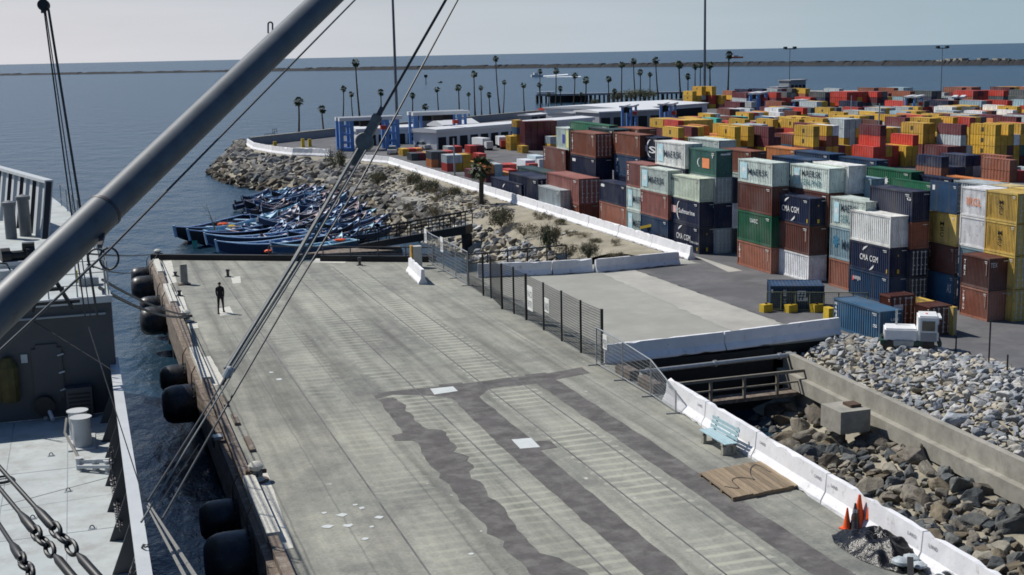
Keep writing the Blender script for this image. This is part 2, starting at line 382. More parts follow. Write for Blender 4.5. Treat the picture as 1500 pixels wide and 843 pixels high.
# dark patches on the deck (outlines read off the photograph, laid on the pier)
def c11(pts): return [W(360+x*.478, 440+y*.478, 0) for x, y in pts]
def cP(pts): return [W(640+x*.24, 560+y*.24, 0) for x, y in pts]
sheet('asphalt_patch', c11([(385, 285), (560, 268), (700, 252), (800, 238), (905, 228), (1030, 206), (1056, 224), (955, 243), (905, 254), (835, 262), (745, 272), (710, 300), (640, 300), (560, 292), (450, 290), (400, 303)]), .004, M_asph, .06)
sheet('asphalt_patch', [(17.95, 52.8), (18.95, 52.8), (18.95, 10), (17.9, 10)], .008, M_asph, .05)
sheet('asphalt_patch', [(13.95, 52.6), (15.0, 52.6), (15.0, 43.2), (15.6, 43.1), (15.55, 42.2), (14.85, 42.1), (14.75, 10), (13.65, 10), (13.7, 43)], .008, M_asph, .05)
sheet('asphalt_patch', c11([(402, 305), (450, 298), (490, 330), (520, 372), (560, 395), (600, 398), (640, 440), (635, 465), (685, 480), (697, 505), (688, 535), (740, 590), (800, 650), (860, 730), (900, 775), (960, 790), (1040, 830), (1100, 900), (1130, 960), (1000, 960), (860, 820), (800, 770), (740, 700), (680, 640), (610, 555), (560, 500), (535, 450), (510, 430), (455, 432), (445, 415), (480, 408), (460, 375), (425, 335)]), .006, M_asph, .16, .35)
for q in (c11([(565, 272), (635, 265), (650, 279), (578, 290)]), cP([(455, 352), (575, 342), (630, 398), (508, 408)])):
    sheet('steel_plate', q, .012, M_plate)
# rail strips set in the deck
for x in (15.75, 17.35, 12.85, 8.25):
    mb = MB(); a = 10; b = 92.5-(x-4.4)*.55
    mb.box(x-.03, x+.03, a, b, -.02, .006); struct(mb.build('rail_track', M_railm))
for q in ([(292, 524), (308, 522), (331, 562), (312, 566)], [(254, 428), (266, 427), (275, 455), (262, 457)], [(236, 383), (251, 382), (259, 414), (246, 417)], [(364, 693), (391, 691), (430, 803), (404, 808)],
          [(275, 474), (289, 472), (291, 481), (278, 482)], [(338, 406), (352, 405), (353, 415), (341, 416)], [(321, 452), (336, 449), (343, 461), (322, 463)]):
    sheet('pale_slab', [W(x, y, 0) for x, y in q], .008, M_kerb, .02, .4)
rr = random.Random(3)
for cx, cy in ((520, 740), (510, 770), (545, 772), (500, 755), (530, 745), (480, 772), (535, 790), (690, 812), (475, 752), (555, 758), (408, 556), (398, 546)):
    p = W(cx, cy, 0); mb = MB(); k = 9; r = rr.uniform(.06, .16)
    mb.add([(p.x+math.cos(2*PI*i/k)*r*rr.uniform(.6, 1.4), p.y+math.sin(2*PI*i/k)*r*rr.uniform(.6, 1.4), .012) for i in range(k)], [tuple(range(k))]); struct(mb.build('paint_splash', M_plate, fix=False))
# fascia, piles
mb = MB(); mb.box(4.15, 4.4, 5, 95.2, -1.15, -.02); mb.box(4.2, 4.4, 5, 95.2, -1.9, -1.25)
tag(mb.build('fascia_beam', M_timber), 'weathered rust stained timber beam along the seaward pier edge', 'beam')
mb = MB(); mb.prism([(4.7, 6), (20.2, 6), (22.0, 47.2), (22.6, 84.5), (4.7, 84.5)], -4, -.76); struct(mb.build('pier_underside', M_tar))
for i, u in enumerate(range(8, 95, 4)):
    mb = MB(); mb.tube([(4.5, u, -4.5), (4.5, u, -1)], .2, 8); tag(mb.build('timber_pile', M_tar), 'dark round timber pile under the seaward edge of the pier', 'pile', 'piles under the pier edge')
# kerb along the seaward edge: timber with whitewashed lengths
segs = [(5, 24.5, 0), (W(389, 796).y, W(346, 711).y, 1), (W(346, 711).y+.1, W(297, 563).y-.1, 0), (W(297, 563).y, W(273, 518).y, 1), (W(273, 518).y+.1, W(253, 449).y-.1, 0), (W(253, 449).y, W(237, 423).y, 1), (W(237, 423).y+.1, W(236, 404).y-.1, 0), (W(236, 404).y, W(224, 386).y, 1)]
segs[0] = (5, W(389, 796).y-.1, 0)
names = ['bottom of the picture', 'nearest fender pair', 'middle fender pair', 'person', 'far corner of the pier']
for i, (a, b, wh) in enumerate(segs):
    if b <= a: continue
    mb = MB(); mb.box(4.38, 4.78 if wh else 4.7, a, b, .002, .3 if wh else .24)
    nth = ['nearest', 'second', 'third', 'fourth'][i//2]
    tag(mb.build('kerb_beam', M_kerb if wh else M_timber), (f'{nth} whitewashed length of kerb on the seaward pier edge' if wh else f'{nth} bare brown timber length of kerb on the seaward pier edge'), 'kerb')
# far edge bull rail
def lerp2(a, b, t): return (a[0]+(b[0]-a[0])*t, a[1]+(b[1]-a[1])*t)
mb = MB(); prof = [(-.2, 0), (.2, 0), (.2, .38), (-.2, .38)]
a = lerp2(P1, P2, .0); b = lerp2(P1, P2, .53); mb.ext(prof, (*a, .002), (*b, .002)); tag(mb.build('edge_timber', M_tar), 'black tarred timber along the left half of the far pier edge', 'edge timber')
a = lerp2(P1, P2, .60); b = lerp2(P1, P2, .99); mb = MB(); mb.ext(prof, (*a, .002), (*b, .002)); tag(mb.build('edge_timber', M_tar), 'black tarred timber along the right half of the far pier edge', 'edge timber')
sheet('pale_slab', [W(463, 379, 0), W(510, 381, 0), W(505, 386, 0), W(458, 385, 0)], .01, M_kerb)

# ---- shore between the basin and the yard wall
pairs = [((345, 214), (364, 213)), ((303, 256), (368, 218)), ((335, 271), (400, 225)), ((400, 284), (445, 229)), ((450, 294), (484, 230)), ((500, 309), (545, 239)), ((545, 325), (620, 267)), ((580, 345), (690, 292)), ((640, 362), (800, 328)), ((690, 384), (900, 358)), ((735, 400), (985, 384))]
SH = [(W(*a, -3), W(*b, 0)) for a, b in pairs]
for i_ in range(5, len(SH)-0): SH[i_][1].x = 38.68 if i_ < 10 else 38.5
def zprof(t, s):
    base = -3.3+3.28*(1-(1-min(max(t, 0), 1))**2.2)
    return base if t >= 0 else -3.3+t*8
def shore_pt(s, t):
    i = min(int(s), len(SH)-2); f = s-i
    a = SH[i][0].lerp(SH[i+1][0], f); b = SH[i][1].lerp(SH[i+1][1], f); p = a.lerp(b, t)
    z = zprof(t, s) + .22*noise.noise(Vector((p.x*.35, p.y*.35, 1)))*min(1, max(0, (1-t)*4))
    return Vector((p.x, p.y, z))
mb = MB(); NS, NT = 110, 40; vs = []; fs = []
for i in range(NS+1):
    for j in range(NT+1): vs.append(shore_pt((len(SH)-1)*i/NS*.99999, -.18+1.18*j/NT))
for i in range(NS):
    for j in range(NT): a = i*(NT+1)+j; fs.append((a, a+1, a+NT+2, a+NT+1))
mb.add(vs, fs); o = mb.build('shore_ground', M_sand, fix=True); struct(o)
if o.data.polygons[100].normal.z < 0: o.data.flip_normals()
# ---- basin on the right of the pier
def wall_p(u): return (30.55+(u-35.7)*.0576)
def bas(v, u):
    v = max(v, 22.0)
    w_ = wall_p(u); t = (v-22.9)/(w_-22.9)
    dip = max(0, min(1, (u-43)/8))
    return -3.0+1.25*max(0, t)**1.3-1.6*dip*(1-t*.55)+.25*noise.noise(Vector((v*.5, u*.5, 4)))
mb = MB(); vs = []; fs = []
for i in range(41):
    u = 8+i*46/40
    for j in range(15): v = 20.3+(wall_p(u)-20.3)*j/14; vs.append((v, u, bas(v, u)))
for i in range(40):
    for j in range(14): a = i*15+j; fs.append((a, a+1, a+16, a+15))
mb.add(vs, fs); o = mb.build('basin_ground', M_sand); struct(o)
# rise behind the wall up to the yard
def pile_z(v, u):
    w0 = wall_p(u)+.3; t = max(0, min(1, (v-w0)/(38.4-w0)))
    return -.75+.75*t+.62*math.sin(PI*min(1, t*1.02))**.8
mb = MB(); vs = []; fs = []
for i in range(41):
    u = 8+i*45.9/40
    for j in range(11):
        v0 = wall_p(u)+.25; v1 = 39.2 if u < 47 else max(35.2, 39.2-(u-47)*.6); v = v0+(v1-v0)*j/10; vs.append((v, u, pile_z(v, u)-.35))
for i in range(40):
    for j in range(10): a = i*11+j; fs.append((a, a+1, a+12, a+11))
mb.add(vs, fs); struct(mb.build('bank_ground', M_sand))

# retaining wall
a, b = (wall_p(53.4), 53.4), (wall_p(9), 9)
wl = thing('retaining_wall', 'weathered concrete retaining wall with a stepped ledge below the grey rock pile', 'wall')
mb = MB(); mb.ext([(0, -.95), (.3, -.95), (.3, -.3), (0, -.3)], (*a, -.0), (*b, -.0)); mb.build('wall_cap', M_conc, wl)
mb = MB(); mb.ext([(-.12, -2.7), (.3, -2.7), (.3, -.953), (-.12, -.953)][::1], (*a, 0), (*b, 0)); 
# sign: ext offset is to the right of travel; travel is towards the camera so +offset = -X
mb.build('wall_base', M_conc, wl)
mb = MB(); mb.ext([(.302, -1.75), (.62, -1.75), (.62, -1.1), (.302, -1.1)], (*a, 0), (*b, 0)); mb.build('ledge', M_conc, wl)
pc = W(1240, 605, -.9)
t = thing('pile_cap', 'square concrete pile cap projecting from the retaining wall', 'pile cap', (pc.x+.1, pc.y, 0), rz=0)
mb = MB(); mb.box(-.85, .55, -.75, .75, -1.55, -.62); mb.build('cap_block', M_conc, t)
mb = MB(); mb.box(-.1, .4, -.3, .3, -.62, -.5); mb.build('plate', M_rust, t)
mb = MB(); mb.tube([(-.35, .1, -4), (-.35, .1, -1.55)], .26, 10); mb.build('pile', M_timber, t)

# ================================================================== ROCKS
def rock_mesh(i, m):
    rg = random.Random(i*11+5); bm = bmesh.new()
    for k in range(rg.choice((11, 13, 16))):
        d = Vector((rg.gauss(0, 1), rg.gauss(0, 1), rg.gauss(0, 1))).normalized()
        bm.verts.new((d.x*rg.uniform(.85, 1.15)*1.0, d.y*rg.uniform(.8, 1.1)*.8, d.z*rg.uniform(.7, 1.05)*.68))
    r = bmesh.ops.convex_hull(bm, input=bm.verts); bmesh.ops.delete(bm, geom=[v for v in bm.verts if not v.link_faces], context='VERTS')
    bmesh.ops.bevel(bm, geom=bm.edges[:], offset=.07, segments=1, affect='EDGES', clamp_overlap=True)
    bmesh.ops.triangulate(bm, faces=bm.faces[:])
    bmesh.ops.subdivide_edges(bm, edges=bm.edges[:], cuts=1, use_grid_fill=True)
    for v in bm.verts: v.co += v.co.normalized()*noise.noise(v.co*2.2+Vector((i*3, 0, 0)))*.14
    bmesh.ops.recalc_face_normals(bm, faces=bm.faces)
    me = bpy.data.meshes.new('rock'); bm.to_mesh(me); bm.free(); me.materials.append(m); return me
RM = [rock_mesh(i, M_stone) for i in range(14)]
brown = [(.2, .18, .15), (.13, .115, .095), (.25, .225, .18), (.14, .145, .14), (.19, .16, .115), (.26, .24, .2), (.10, .11, .115)]
grey = [(.36, .37, .38), (.45, .45, .45), (.30, .32, .34), (.52, .51, .48), (.40, .38, .33), (.25, .27, .29), (.48, .43, .34)]
darkr = [(.09, .078, .06), (.065, .056, .045), (.12, .105, .085), (.16, .14, .115)]
pale = [(.27, .255, .23), (.2, .19, .175), (.17, .155, .135), (.24, .24, .24), (.14, .13, .11), (.34, .33, .3)]
cand = []   # (pos, radius, colour, zone)
rg = random.Random(21)
def poisson(gen, rad_fn, n, zone, cols, sep=.8, grid=2.0):
    cells = {}
    for _ in range(n):
        p = gen()
        if p is None: continue
        r = rad_fn(p); key = (int(p.x//grid), int(p.y//grid)); ok = True
        for dx in (-1, 0, 1):
            for dy in (-1, 0, 1):
                for q, rq in cells.get((key[0]+dx, key[1]+dy), ()):
                    if (q-p).length < (r+rq)*sep: ok = False; break
                if not ok: break
            if not ok: break
        if ok:
            cells.setdefault(key, []).append((p, r)); c = rg.choice(cols(p) if callable(cols) else cols); k = rg.uniform(.75, 1.2)
            cand.append((p, r, tuple(x*k for x in c), zone))
def g_right():
    u = rg.uniform(18, 52); v = rg.uniform(20.9+(u-18)*.05, wall_p(u)-.5); p = Vector((v, u, bas(v, u)+.12))
    t = (v-22.9)/(wall_p(u)-22.9)
    if t > .74+.18*noise.noise(Vector((v*.6, u*.4, 0))) and rg.random() > .12: return None
    if t > .3 and 45 < u < 51.5 and rg.random() > .25: return None
    return p
poisson(g_right, lambda p: rg.choice((.2, .32, .42, .5, .6, .7))*rg.uniform(.85, 1.15), 26000, 'right', lambda p: brown if (p.z > -3.4 or rg.random() < .5) else darkr, .52)
def g_pile():
    u = rg.uniform(16, 53.6); w0 = wall_p(u)+.35; v1 = 38.2 if u < 47 else max(35.0, 38.4-(u-47)*.55); v = rg.uniform(w0, v1)
    return Vector((v, u, pile_z(v, u)-.1))
poisson(g_pile, lambda p: (rg.uniform(.5, .75) if rg.random() < .03 else rg.uniform(.13, .36)), 30000, 'pile', grey, .62, 1.6)
def g_sh(s0, s1, t0, t1):
    def f():
        s = rg.uniform(s0, s1); t = rg.uniform(t0, t1); return shore_pt(s, t)
    return f
NP = len(SH)-1
def shcol(p): return darkr if p.z < -2.4 else (brown if p.z < -1.7 else pale)
poisson(g_sh(0, 5.4, -.03, .8), lambda p: rg.uniform(.55, 1.25), 16000, 'shore', shcol, .6, 2.6)
poisson(g_sh(5.2, 7.2, -.03, .42), lambda p: rg.uniform(.4, 1.0), 5000, 'shore', shcol, .6, 2.6)
poisson(g_sh(4.4, 7.6, .3, .85), lambda p: rg.uniform(.16, .42), 2200, 'shore', pale, .7, 1.6)
poisson(g_sh(7.2, 9.95, -.03, .4), lambda p: rg.uniform(.3, .62), 3500, 'shore', lambda p: grey+brown, .6, 1.6)
# rubble on the seaward side of the seawall
led2 = [W(x, y, -1.0) for x, y in ((352, 214), (430, 199), (495, 190), (600, 180), (700, 171), (860, 156), (1000, 146))]
def g_sea():
    i = rg.randrange(len(led2)-1); a = led2[i].lerp(led2[i+1], rg.random()); return Vector((a.x+rg.uniform(-1.5, 1), a.y+rg.uniform(-1.5, 2), -1.4-rg.random()))
poisson(g_sea, lambda p: rg.uniform(.7, 1.3), 900, 'seaward', darkr+brown, .6, 3)
def vis_px(p, r):
    x, y, c = PX(p)
    if c < 1 or x < -40 or x > 1540 or y > 880: return 0
    return r/c*F
cand = [(vis_px(p, r), p, r, c, z) for p, r, c, z in cand]
cand.sort(key=lambda q: -q[0])
BRb = BVHTree.FromPolygons([(20.1, 5, .9), (21.95, 46.4, .9), (21.95, 46.4, -2), (20.1, 5, -2)], [(0, 1, 2, 3)])
def hid(p, r):
    d = Vector(p)+Vector((0, 0, r*.6))-EYE; h = BRb.ray_cast(EYE, d.normalized(), d.length); return h[0] is not None
lab = {'right': ('brown riprap boulder on the sandy slope below the retaining wall', 'boulders of the slope right of the pier'),
       'pile': ('pale grey broken stone in the rock pile behind the retaining wall', 'stones of the grey rock pile'),
       'shore': ('weathered riprap boulder on the rocky point beside the moored boats', 'boulders of the rocky point'),
       'seaward': ('dark boulder outside the far seawall', 'boulders outside the seawall')}
cnt = 0; MASS = {}
for pxs, p, r, c, z in cand:
    rx = (rg.uniform(-.5, .5), rg.uniform(-.5, .5), rg.uniform(0, 6.28)); sc3 = (r*rg.uniform(.95, 1.25), r*rg.uniform(.8, 1.2), r*rg.uniform(.8, 1.15))
    k = rg.randrange(14)
    if cnt < 296 and pxs > 0 and not hid(p, r):
        o = inst('rock', RM[k], None, p, rx, sc3, c); tag(o, lab[z][0], 'boulder' if z != 'pile' else 'stone', lab[z][1]); cnt += 1
    else:
        m = MASS.setdefault(z, MB()); m.cc = c; Mx = Matrix.LocRotScale(p, __import__('mathutils').Euler(rx), Vector(sc3))
        me = RM[k]
        m.add([Mx @ v.co for v in me.vertices], [tuple(q.vertices) for q in me.polygons])
for z, m in MASS.items():
    o = m.build('riprap' if z != 'pile' else 'rubble', M_stoneA, fix=False)
    tag(o, {'right': 'mass of smaller brown boulders filling the slope right of the pier', 'pile': 'mass of small pale grey stones in the rock pile behind the retaining wall', 'shore': 'mass of boulders armouring the rocky point beside the moored boats', 'seaward': 'mass of dark boulders outside the far seawall'}[z], 'rocks', None, 'stuff')

# ================================================================== CONTAINERS
C = dict(navy=(.011, .020, .055), blue=(.018, .055, .12), steelblue=(.035, .11, .2), brown=(.13, .045, .033), rust=(.27, .095, .055), orangebrown=(.40, .16, .10), pink=(.30, .12, .10),
         maersk=(.62, .70, .64), beige=(.56, .62, .50), white=(.85, .85, .81), green=(.015, .12, .06), teal=(.06, .16, .135), yellow=(.66, .46, .12), msc=(.58, .35, .045), lblue=(.27, .38, .42),
         maroon=(.12, .028, .035), red=(.45, .05, .035), orange=(.62, .22, .06), dkgrey=(.07, .085, .09), grey=(.25, .28, .3), turq=(.08, .45, .38), ltgrey=(.4, .45, .46), dteal=(.03, .07, .075))
def corr(mb, P, L, n, dep, z0, z1):
    """corrugated panel: P(t, off, z) maps to a point; t runs 0..L, off is the depth inwards"""
    vs = []; k = 0
    for i in range(n):
        t0 = L*i/n; w_ = L/n
        for tt, off in ((0, 0), (.3, 0), (.5, dep), (.8, dep)): vs.append((t0+w_*tt, off))
    vs.append((L, 0)); A = [P(t, off, z0) for t, off in vs]+[P(t, off, z1) for t, off in vs]; m = len(vs)
    mb.add(A, [(i, i+1, m+i+1, m+i) for i in range(m-1)])
def body_mesh(end, rib=True):
    mb = MB(); e = .014; z0, z1 = .06, .955
    if rib:
        corr(mb, lambda t, o_, z: (e*1.5+o_*2.4, .02+t, z), .96, 20, .012, z0, z1)
        corr(mb, lambda t, o_, z: (1-e*1.5-o_*2.4, .02+t, z), .96, 20, .012, z0, z1)
        corr(mb, lambda t, o_, z: (.03+t, .98-o_, z), .94, 8, .01, z0, z1)
        if end == 'wall': corr(mb, lambda t, o_, z: (.03+t, .008+o_, z), .94, 8, .009, z0, z1)
        else: mb.add([(.03, .012, z0), (.97, .012, z0), (.97, .012, z1), (.03, .012, z1)], [(0, 1, 2, 3)])
        corr(mb, lambda t, o_, z: (.03+z*.94, .02+t, .985-o_*.8), .96, 14, .012, 0, 1)
        mb.add([(.02, .01, .05), (.98, .01, .05), (.98, .99, .05), (.02, .99, .05)], [(0, 1, 2, 3)])
    else: mb.box(.0, 1, 0, 1, 0, 1)
    return mb.mesh('container_body', M_cont, fix=False)
def frame_mesh():
    mb = MB(); a = .045; b = .016
    for x in (0, 1-a):
        for y in (0, 1-b): mb.box(x, x+a, y, y+b, 0, 1)
        mb.box(x+.002, x+a-.002, b, 1-b, .94, .995); mb.box(x+.002, x+a-.002, b, 1-b, .005, .07)
    for y in (0, 1-b): mb.box(a, 1-a, y+.001, y+b-.001, .94, .995); mb.box(a, 1-a, y+.001, y+b-.001, .005, .07)
    for x in (-.006, 1-a+.002):
        for y in (-.003, 1-b-.004):
            for z in (-.003, .955): mb.box(x, x+a+.004, y, y+b+.007, z, z+.048)
    return mb.mesh('frame', M_cont, fix=False)
def door_mesh():
    mb = MB(); mb.box(0, 1, .002, .012, .0, 1)
    for z in (.12, .3, .5, .7, .88): mb.box(.03, .97, -.0015, .002, z-.03, z+.03)
    return mb.mesh('door', M_cont, fix=False)
def rod_mesh():
    mb = MB(); mb.box(-.035, .035, -.006, -.0015, .0, 1)
    for z in (.04, .24, .72, .96): mb.box(-.11, .11, -.008, -.002, z-.016, z+.016)
    mb.box(-.02, .2, -.010, -.007, .40, .43)
    return mb.mesh('lock_rod', M_rod, fix=False)
BODY_W, BODY_D, FRAME, DOOR, ROD = body_mesh('wall'), body_mesh('door'), frame_mesh(), door_mesh(), rod_mesh()
DOOR_M = mat('door marks')
def rect_pts(face, s0, s1, t0, t1, e=.012):
    if face == 'side': return [(-e, 1-s0, t0), (-e, 1-s1, t0), (-e, 1-s1, t1), (-e, 1-s0, t1)]
    return [(s0, -e*.5, t0), (s1, -e*.5, t0), (s1, -e*.5, t1), (s0, -e*.5, t1)]
def marks_mesh(marks):
    """marks: (face, kind, s0, s1, t0, t1, colour, text)"""
    mb = MB(); mats = []
    for qi, q in enumerate(marks):
        face, kind, s0, s1, t0, t1, c = q[:7]; m = mat_flat(c)
        if m not in mats: mats.append(m)
        mi = mats.index(m)
        dp = .0022*qi; mp = (lambda s_, t_, dp=dp: (-.004-dp, 1-s_, t_)) if face == 'side' else (lambda s_, t_, dp=dp: (s_, -.0125-dp*.3, t_))
        if kind == 'rect': mb.add([mp(s0, t0), mp(s1, t0), mp(s1, t1), mp(s0, t1)], [(0, 1, 2, 3)], mi)
        elif kind == 'text':
            vs, fs = text_geo(q[7]); mb.add([mp(s0+x*(s1-s0), t0+y*(t1-t0)) for x, y in vs], fs, mi)
        elif kind == 'down':     # letters stacked down a narrow column
            k = len(q[7]); hh = (t1-t0)/k
            for i, ch in enumerate(q[7]):
                if ch == ' ': continue
                vs, fs = text_geo(ch); tb = t1-hh*(i+1); mb.add([mp(s0+x*(s1-s0), tb+hh*.12+y*hh*.76) for x, y in vs], fs, mi)
        elif kind == 'turn':     # word turned a quarter, reading downwards
            vs, fs = text_geo(q[7]); mb.add([mp(s0+y*(s1-s0), t1-x*(t1-t0)) for x, y in vs], fs, mi)
        elif kind == 'star':
            cx, cy, rx, ry = (s0+s1)/2, (t0+t1)/2, (s1-s0)/2, (t1-t0)/2; k = 14
            mb.add([mp(cx+rx*math.sin(2*PI*i/k)*(1 if i % 2 == 0 else .45), cy+ry*math.cos(2*PI*i/k)*(1 if i % 2 == 0 else .45)) for i in range(k)], [tuple(range(k))], mi)
        elif kind in ('arcup', 'arcdn', 'arcL', 'arcR'):
            cx, cy, rx, ry = (s0+s1)/2, (t0+t1)/2, (s1-s0)/2, (t1-t0)/2
            A = {'arcup': (100, 190), 'arcdn': (-80, 10), 'arcL': (90, 270), 'arcR': (-90, 90)}[kind]; k = 9; P_ = []
            for i in range(k):
                a = math.radians(A[0]+(A[1]-A[0])*i/(k-1)); P_.append((math.cos(a), math.sin(a)))
            for i in range(k-1):
                w0 = .28*math.sin(PI*i/(k-1)); w1 = .28*math.sin(PI*(i+1)/(k-1))
                qd = [(cx+rx*P_[i][0], cy+ry*P_[i][1]), (cx+rx*P_[i+1][0], cy+ry*P_[i+1][1]), (cx+rx*P_[i+1][0]*(1-w1), cy+ry*P_[i+1][1]*(1-w1)), (cx+rx*P_[i][0]*(1-w0), cy+ry*P_[i][1]*(1-w0))]
                mb.add([mp(*p) for p in qd], [(0, 1, 2, 3)], mi)
    return mb.mesh('lettering', mats or [M_white], fix=False)
_mf = {}
def mat_flat(c):
    if c not in _mf: _mf[c] = mat('lettering paint', c, .6, var=.25, vs=5, space='World')
    return _mf[c]
WH, NV, LB, OR, BK, RD, YL = (.75, .75, .74), (.01, .03, .06), (.16, .48, .62), (.75, .25, .10), (.02, .02, .02), (.6, .06, .08), (.6, .42, .05)
def K_maersk(): return [('side', 'rect', .08, .27, .16, .86, (.45, .66, .72)), ('side', 'star', .10, .25, .35, .75, WH), ('side', 'text', .31, .88, .36, .64, NV, 'MAERSK')]
def K_sealand(): return [('side', 'rect', .10, .25, .16, .84, (.45, .66, .72)), ('side', 'star', .12, .23, .36, .72, WH), ('side', 'text', .31, .80, .54, .80, NV, 'MAERSK'), ('side', 'text', .31, .80, .20, .44, (.1, .22, .25), 'SEALAND')]
def K_cma(): return [('side', 'text', .27, .72, .38, .60, WH, 'CMA CGM'), ('side', 'arcup', .34, .66, .56, .92, WH), ('side', 'arcdn', .34, .62, .06, .44, WH), ('side', 'rect', .93, .95, .10, .24, YL), ('end', 'rect', .40, .52, .10, .24, YL), ('end', 'rect', .42, .48, .70, .76, YL)]
def K_saf(): return [('side', 'text', .34, .86, .40, .60, WH, 'Safmarine'), ('side', 'rect', .10, .26, .36, .66, (.7, .45, .42)), ('side', 'arcL', .28, .48, .10, .90, WH)]
def K_down(t, s0=.05, s1=.10, t0=.2, t1=.9): return [('side', 'down', s0, s1, t0, t1, WH, t), ('side', 'rect', .90, .915, .45, .85, (.35, .3, .25))]
def K_white(): return [('side', 'text', .06, .2, .74, .84, WH, 'TEX')]
def K_msc(): return [('side', 'down', .42, .56, .22, .74, BK, 'MSC'), ('side', 'rect', .12, .14, .2, .85, (.35, .25, .08))]
def K_msc_far(): return [('side', 'rect', .44, .55, .3, .7, (.06, .05, .03))]
def K_irisl(): return [('side', 'text', .22, .80, .38, .66, OR, 'IRISL')]
def K_hapag(): return [('side', 'rect', .50, .76, .28, .66, OR), ('side', 'arcL', .32, .52, .30, .64, WH), ('side', 'text', .83, .92, .70, .82, WH, 'T'), ('end', 'rect', .25, .85, .82, .88, WH)]
def K_ev(): return [('side', 'rect', .25, .36, .5, .68, WH), ('side', 'text', .36, .6, .60, .74, WH, 'UASC')]
ST = []
WORDS = dict(navy='dark navy', blue='deep blue', steelblue='blue', brown='dark brown', rust='rust brown', orangebrown='orange brown', pink='faded pinkish red', maersk='pale grey green', beige='pale beige green', white='white', green='green', teal='dull teal', yellow='pale yellow', lblue='light grey blue', maroon='maroon', red='red', orange='orange', dkgrey='dark grey', grey='grey', ltgrey='light grey', dteal='dark teal', msc='yellow', turq='turquoise')
NEARBOX = []
ORD = ['bottom', 'second', 'third', 'fourth', 'fifth', 'sixth']
def fit(l):
    for a, b in (('dark navy', 'navy'), ('pale grey green', 'pale green'), ('light grey blue', 'grey blue'), ('faded pinkish red', 'faded pink'), (' of the ', ' of ')):
        if len(l.split()) > 15: l = l.replace(a, b)
    for a in (' the', ' small', ' tall', ' standing', ' part', ' lettered'):
        if len(l.split()) > 16: l = l.replace(a+' ', ' ', 1)
    return l
def near_container(name_label, p, L, Wd, z0, z1, colr, end, marks, group=None, back=None):
    r = thing('shipping_container', fit(name_label), 'container', (p[0], p[1], z0), group)
    k = random.uniform(.95, 1.2); c = tuple(min(.9, x*k) for x in C[colr]); s = (Wd, L, z1-z0-.015)
    inst('body', BODY_D if end == 'door' else BODY_W, r, (0, 0, 0), 0, s, c)
    inst('frame', FRAME, r, (0, 0, 0), 0, s, tuple(x*.8 for x in c))
    if end == 'door':
        for dx in (.05, .505):
            d = inst('door', DOOR, r, (dx*s[0], -.002, .07*s[2]), 0, (.445*s[0], s[1], .87*s[2]), tuple(x*.95 for x in c))
            for q in (.28, .78): inst('lock_rod', ROD, d, (q, 0, .0), 0, (1, 1, 1))
    marks = (marks or [])+[('side', 'rect', .84, .93, .87, .90, (.55, .55, .52)), ('side', 'rect', .86, .93, .82, .845, (.5, .5, .48)), ('end', 'rect', .62, .9, .885, .91, (.55, .55, .52))]
    if marks: inst('lettering', marks_mesh(marks), r, (0, 0, 0), 0, s)
    NEARBOX.append((p[0], p[1], z0, p[0]+Wd, p[1]+L, z1))
    return r
def stack(where, xc, yb, levels, xl, xr, items, L=None, Wd=None):
    """corner pixel column, base row and level rows measured on the photograph give a stack standing on the yard"""
    p = W(xc, yb, 0); zs = [0.0]+[zat(p, y) for y in levels]; zm = zs[-1]*.7
    if L is None: L = solve(lambda l: PX((p.x, p.y+l, zm))[0], xl, .5, 20)
    if Wd is None: Wd = solve(lambda w_: PX((p.x+w_, p.y, zm))[0], xr, .02, 8)
    for i, it in enumerate(items):
        if it is None: continue
        c, end, marks, extra = (list(it)+[None]*4)[:4]
        lv = 'top' if i == len(items)-1 and i else ORD[i]
        lab_ = f"{WORDS[c]} container{(' ' + extra) if extra else ''}, {lv} of {where}"
        near_container(lab_, p, L, Wd, zs[i], zs[i+1], c, end, marks)
    return p, L, Wd, zs
K0 = None
# front line of the near block, left to right
stack('the stack by the end of the white wall', 1024, 373, [333, 297, 262], 979, 1048, [('navy', 'wall', K_cma()+[('side', 'text', .72, .98, .34, .42, WH, 'CMA CGM')], 'with white arcs logo'), ('navy', 'wall', K_saf(), 'with white script'), ('beige', 'wall', [('side', 'text', .1, .35, .74, .86, NV, 'MAERSK')], 'with small dark wording')])
stack('the stack right of the beige container stack', 1048, 372.5, [335, 299, 260, 221], None, 1073, [('ltgrey', 'door', None, 'doors'), ('navy', 'wall', None), ('ltgrey', 'door', None, 'with barred doors'), ('teal', 'wall', K_hapag(), 'with orange square')], L=4.2)
stack('the narrow sliver stack behind the teal container', 1074.5, 371.5, [335, 298, 261], None, 1084, [('dkgrey', 'wall', None), ('white', 'wall', None), ('navy', 'wall', None)], L=4.2)
stack('the four high stack with MAERSK on top', 1129, 402, [363.5, 317, 274, 239], 1081, 1155, [('orangebrown', 'wall', K_down('TRITON', .05, .09, .3, .85), 'with small white letters'), ('green', 'wall', [('side', 'text', .38, .6, .66, .8, WH, 'UASC')], 'with small white wording'), ('brown', 'wall', None), ('maersk', 'wall', K_maersk(), 'lettered MAERSK')])
stack('the stack standing on a dented white container', 1184, 414, [375, 332, 291], 1131, 1212, [('white', 'wall', None, 'with two rusty dents'), ('brown', 'wall', K_down('TEX GD', .05, .1, .2, .9), 'with white letters'), ('navy', 'wall', K_cma(), 'lettered CMA CGM')])
stack('the tall stack behind the CMA CGM container', 1211, 413.5, [375, 333, 283.5, 247], 1157, 1238, [None, None, ('brown', 'wall', None), ('maersk', 'wall', K_sealand(), 'lettered MAERSK SEALAND')])
stack('the row behind the MAERSK SEALAND container', 1239, 413, [370, 327, 285, 243], None, 1268, [('brown', 'wall', None), ('lblue', 'wall', None), ('dkgrey', 'wall', None), ('white', 'wall', K_sealand(), 'with streaked end')], L=4.0)
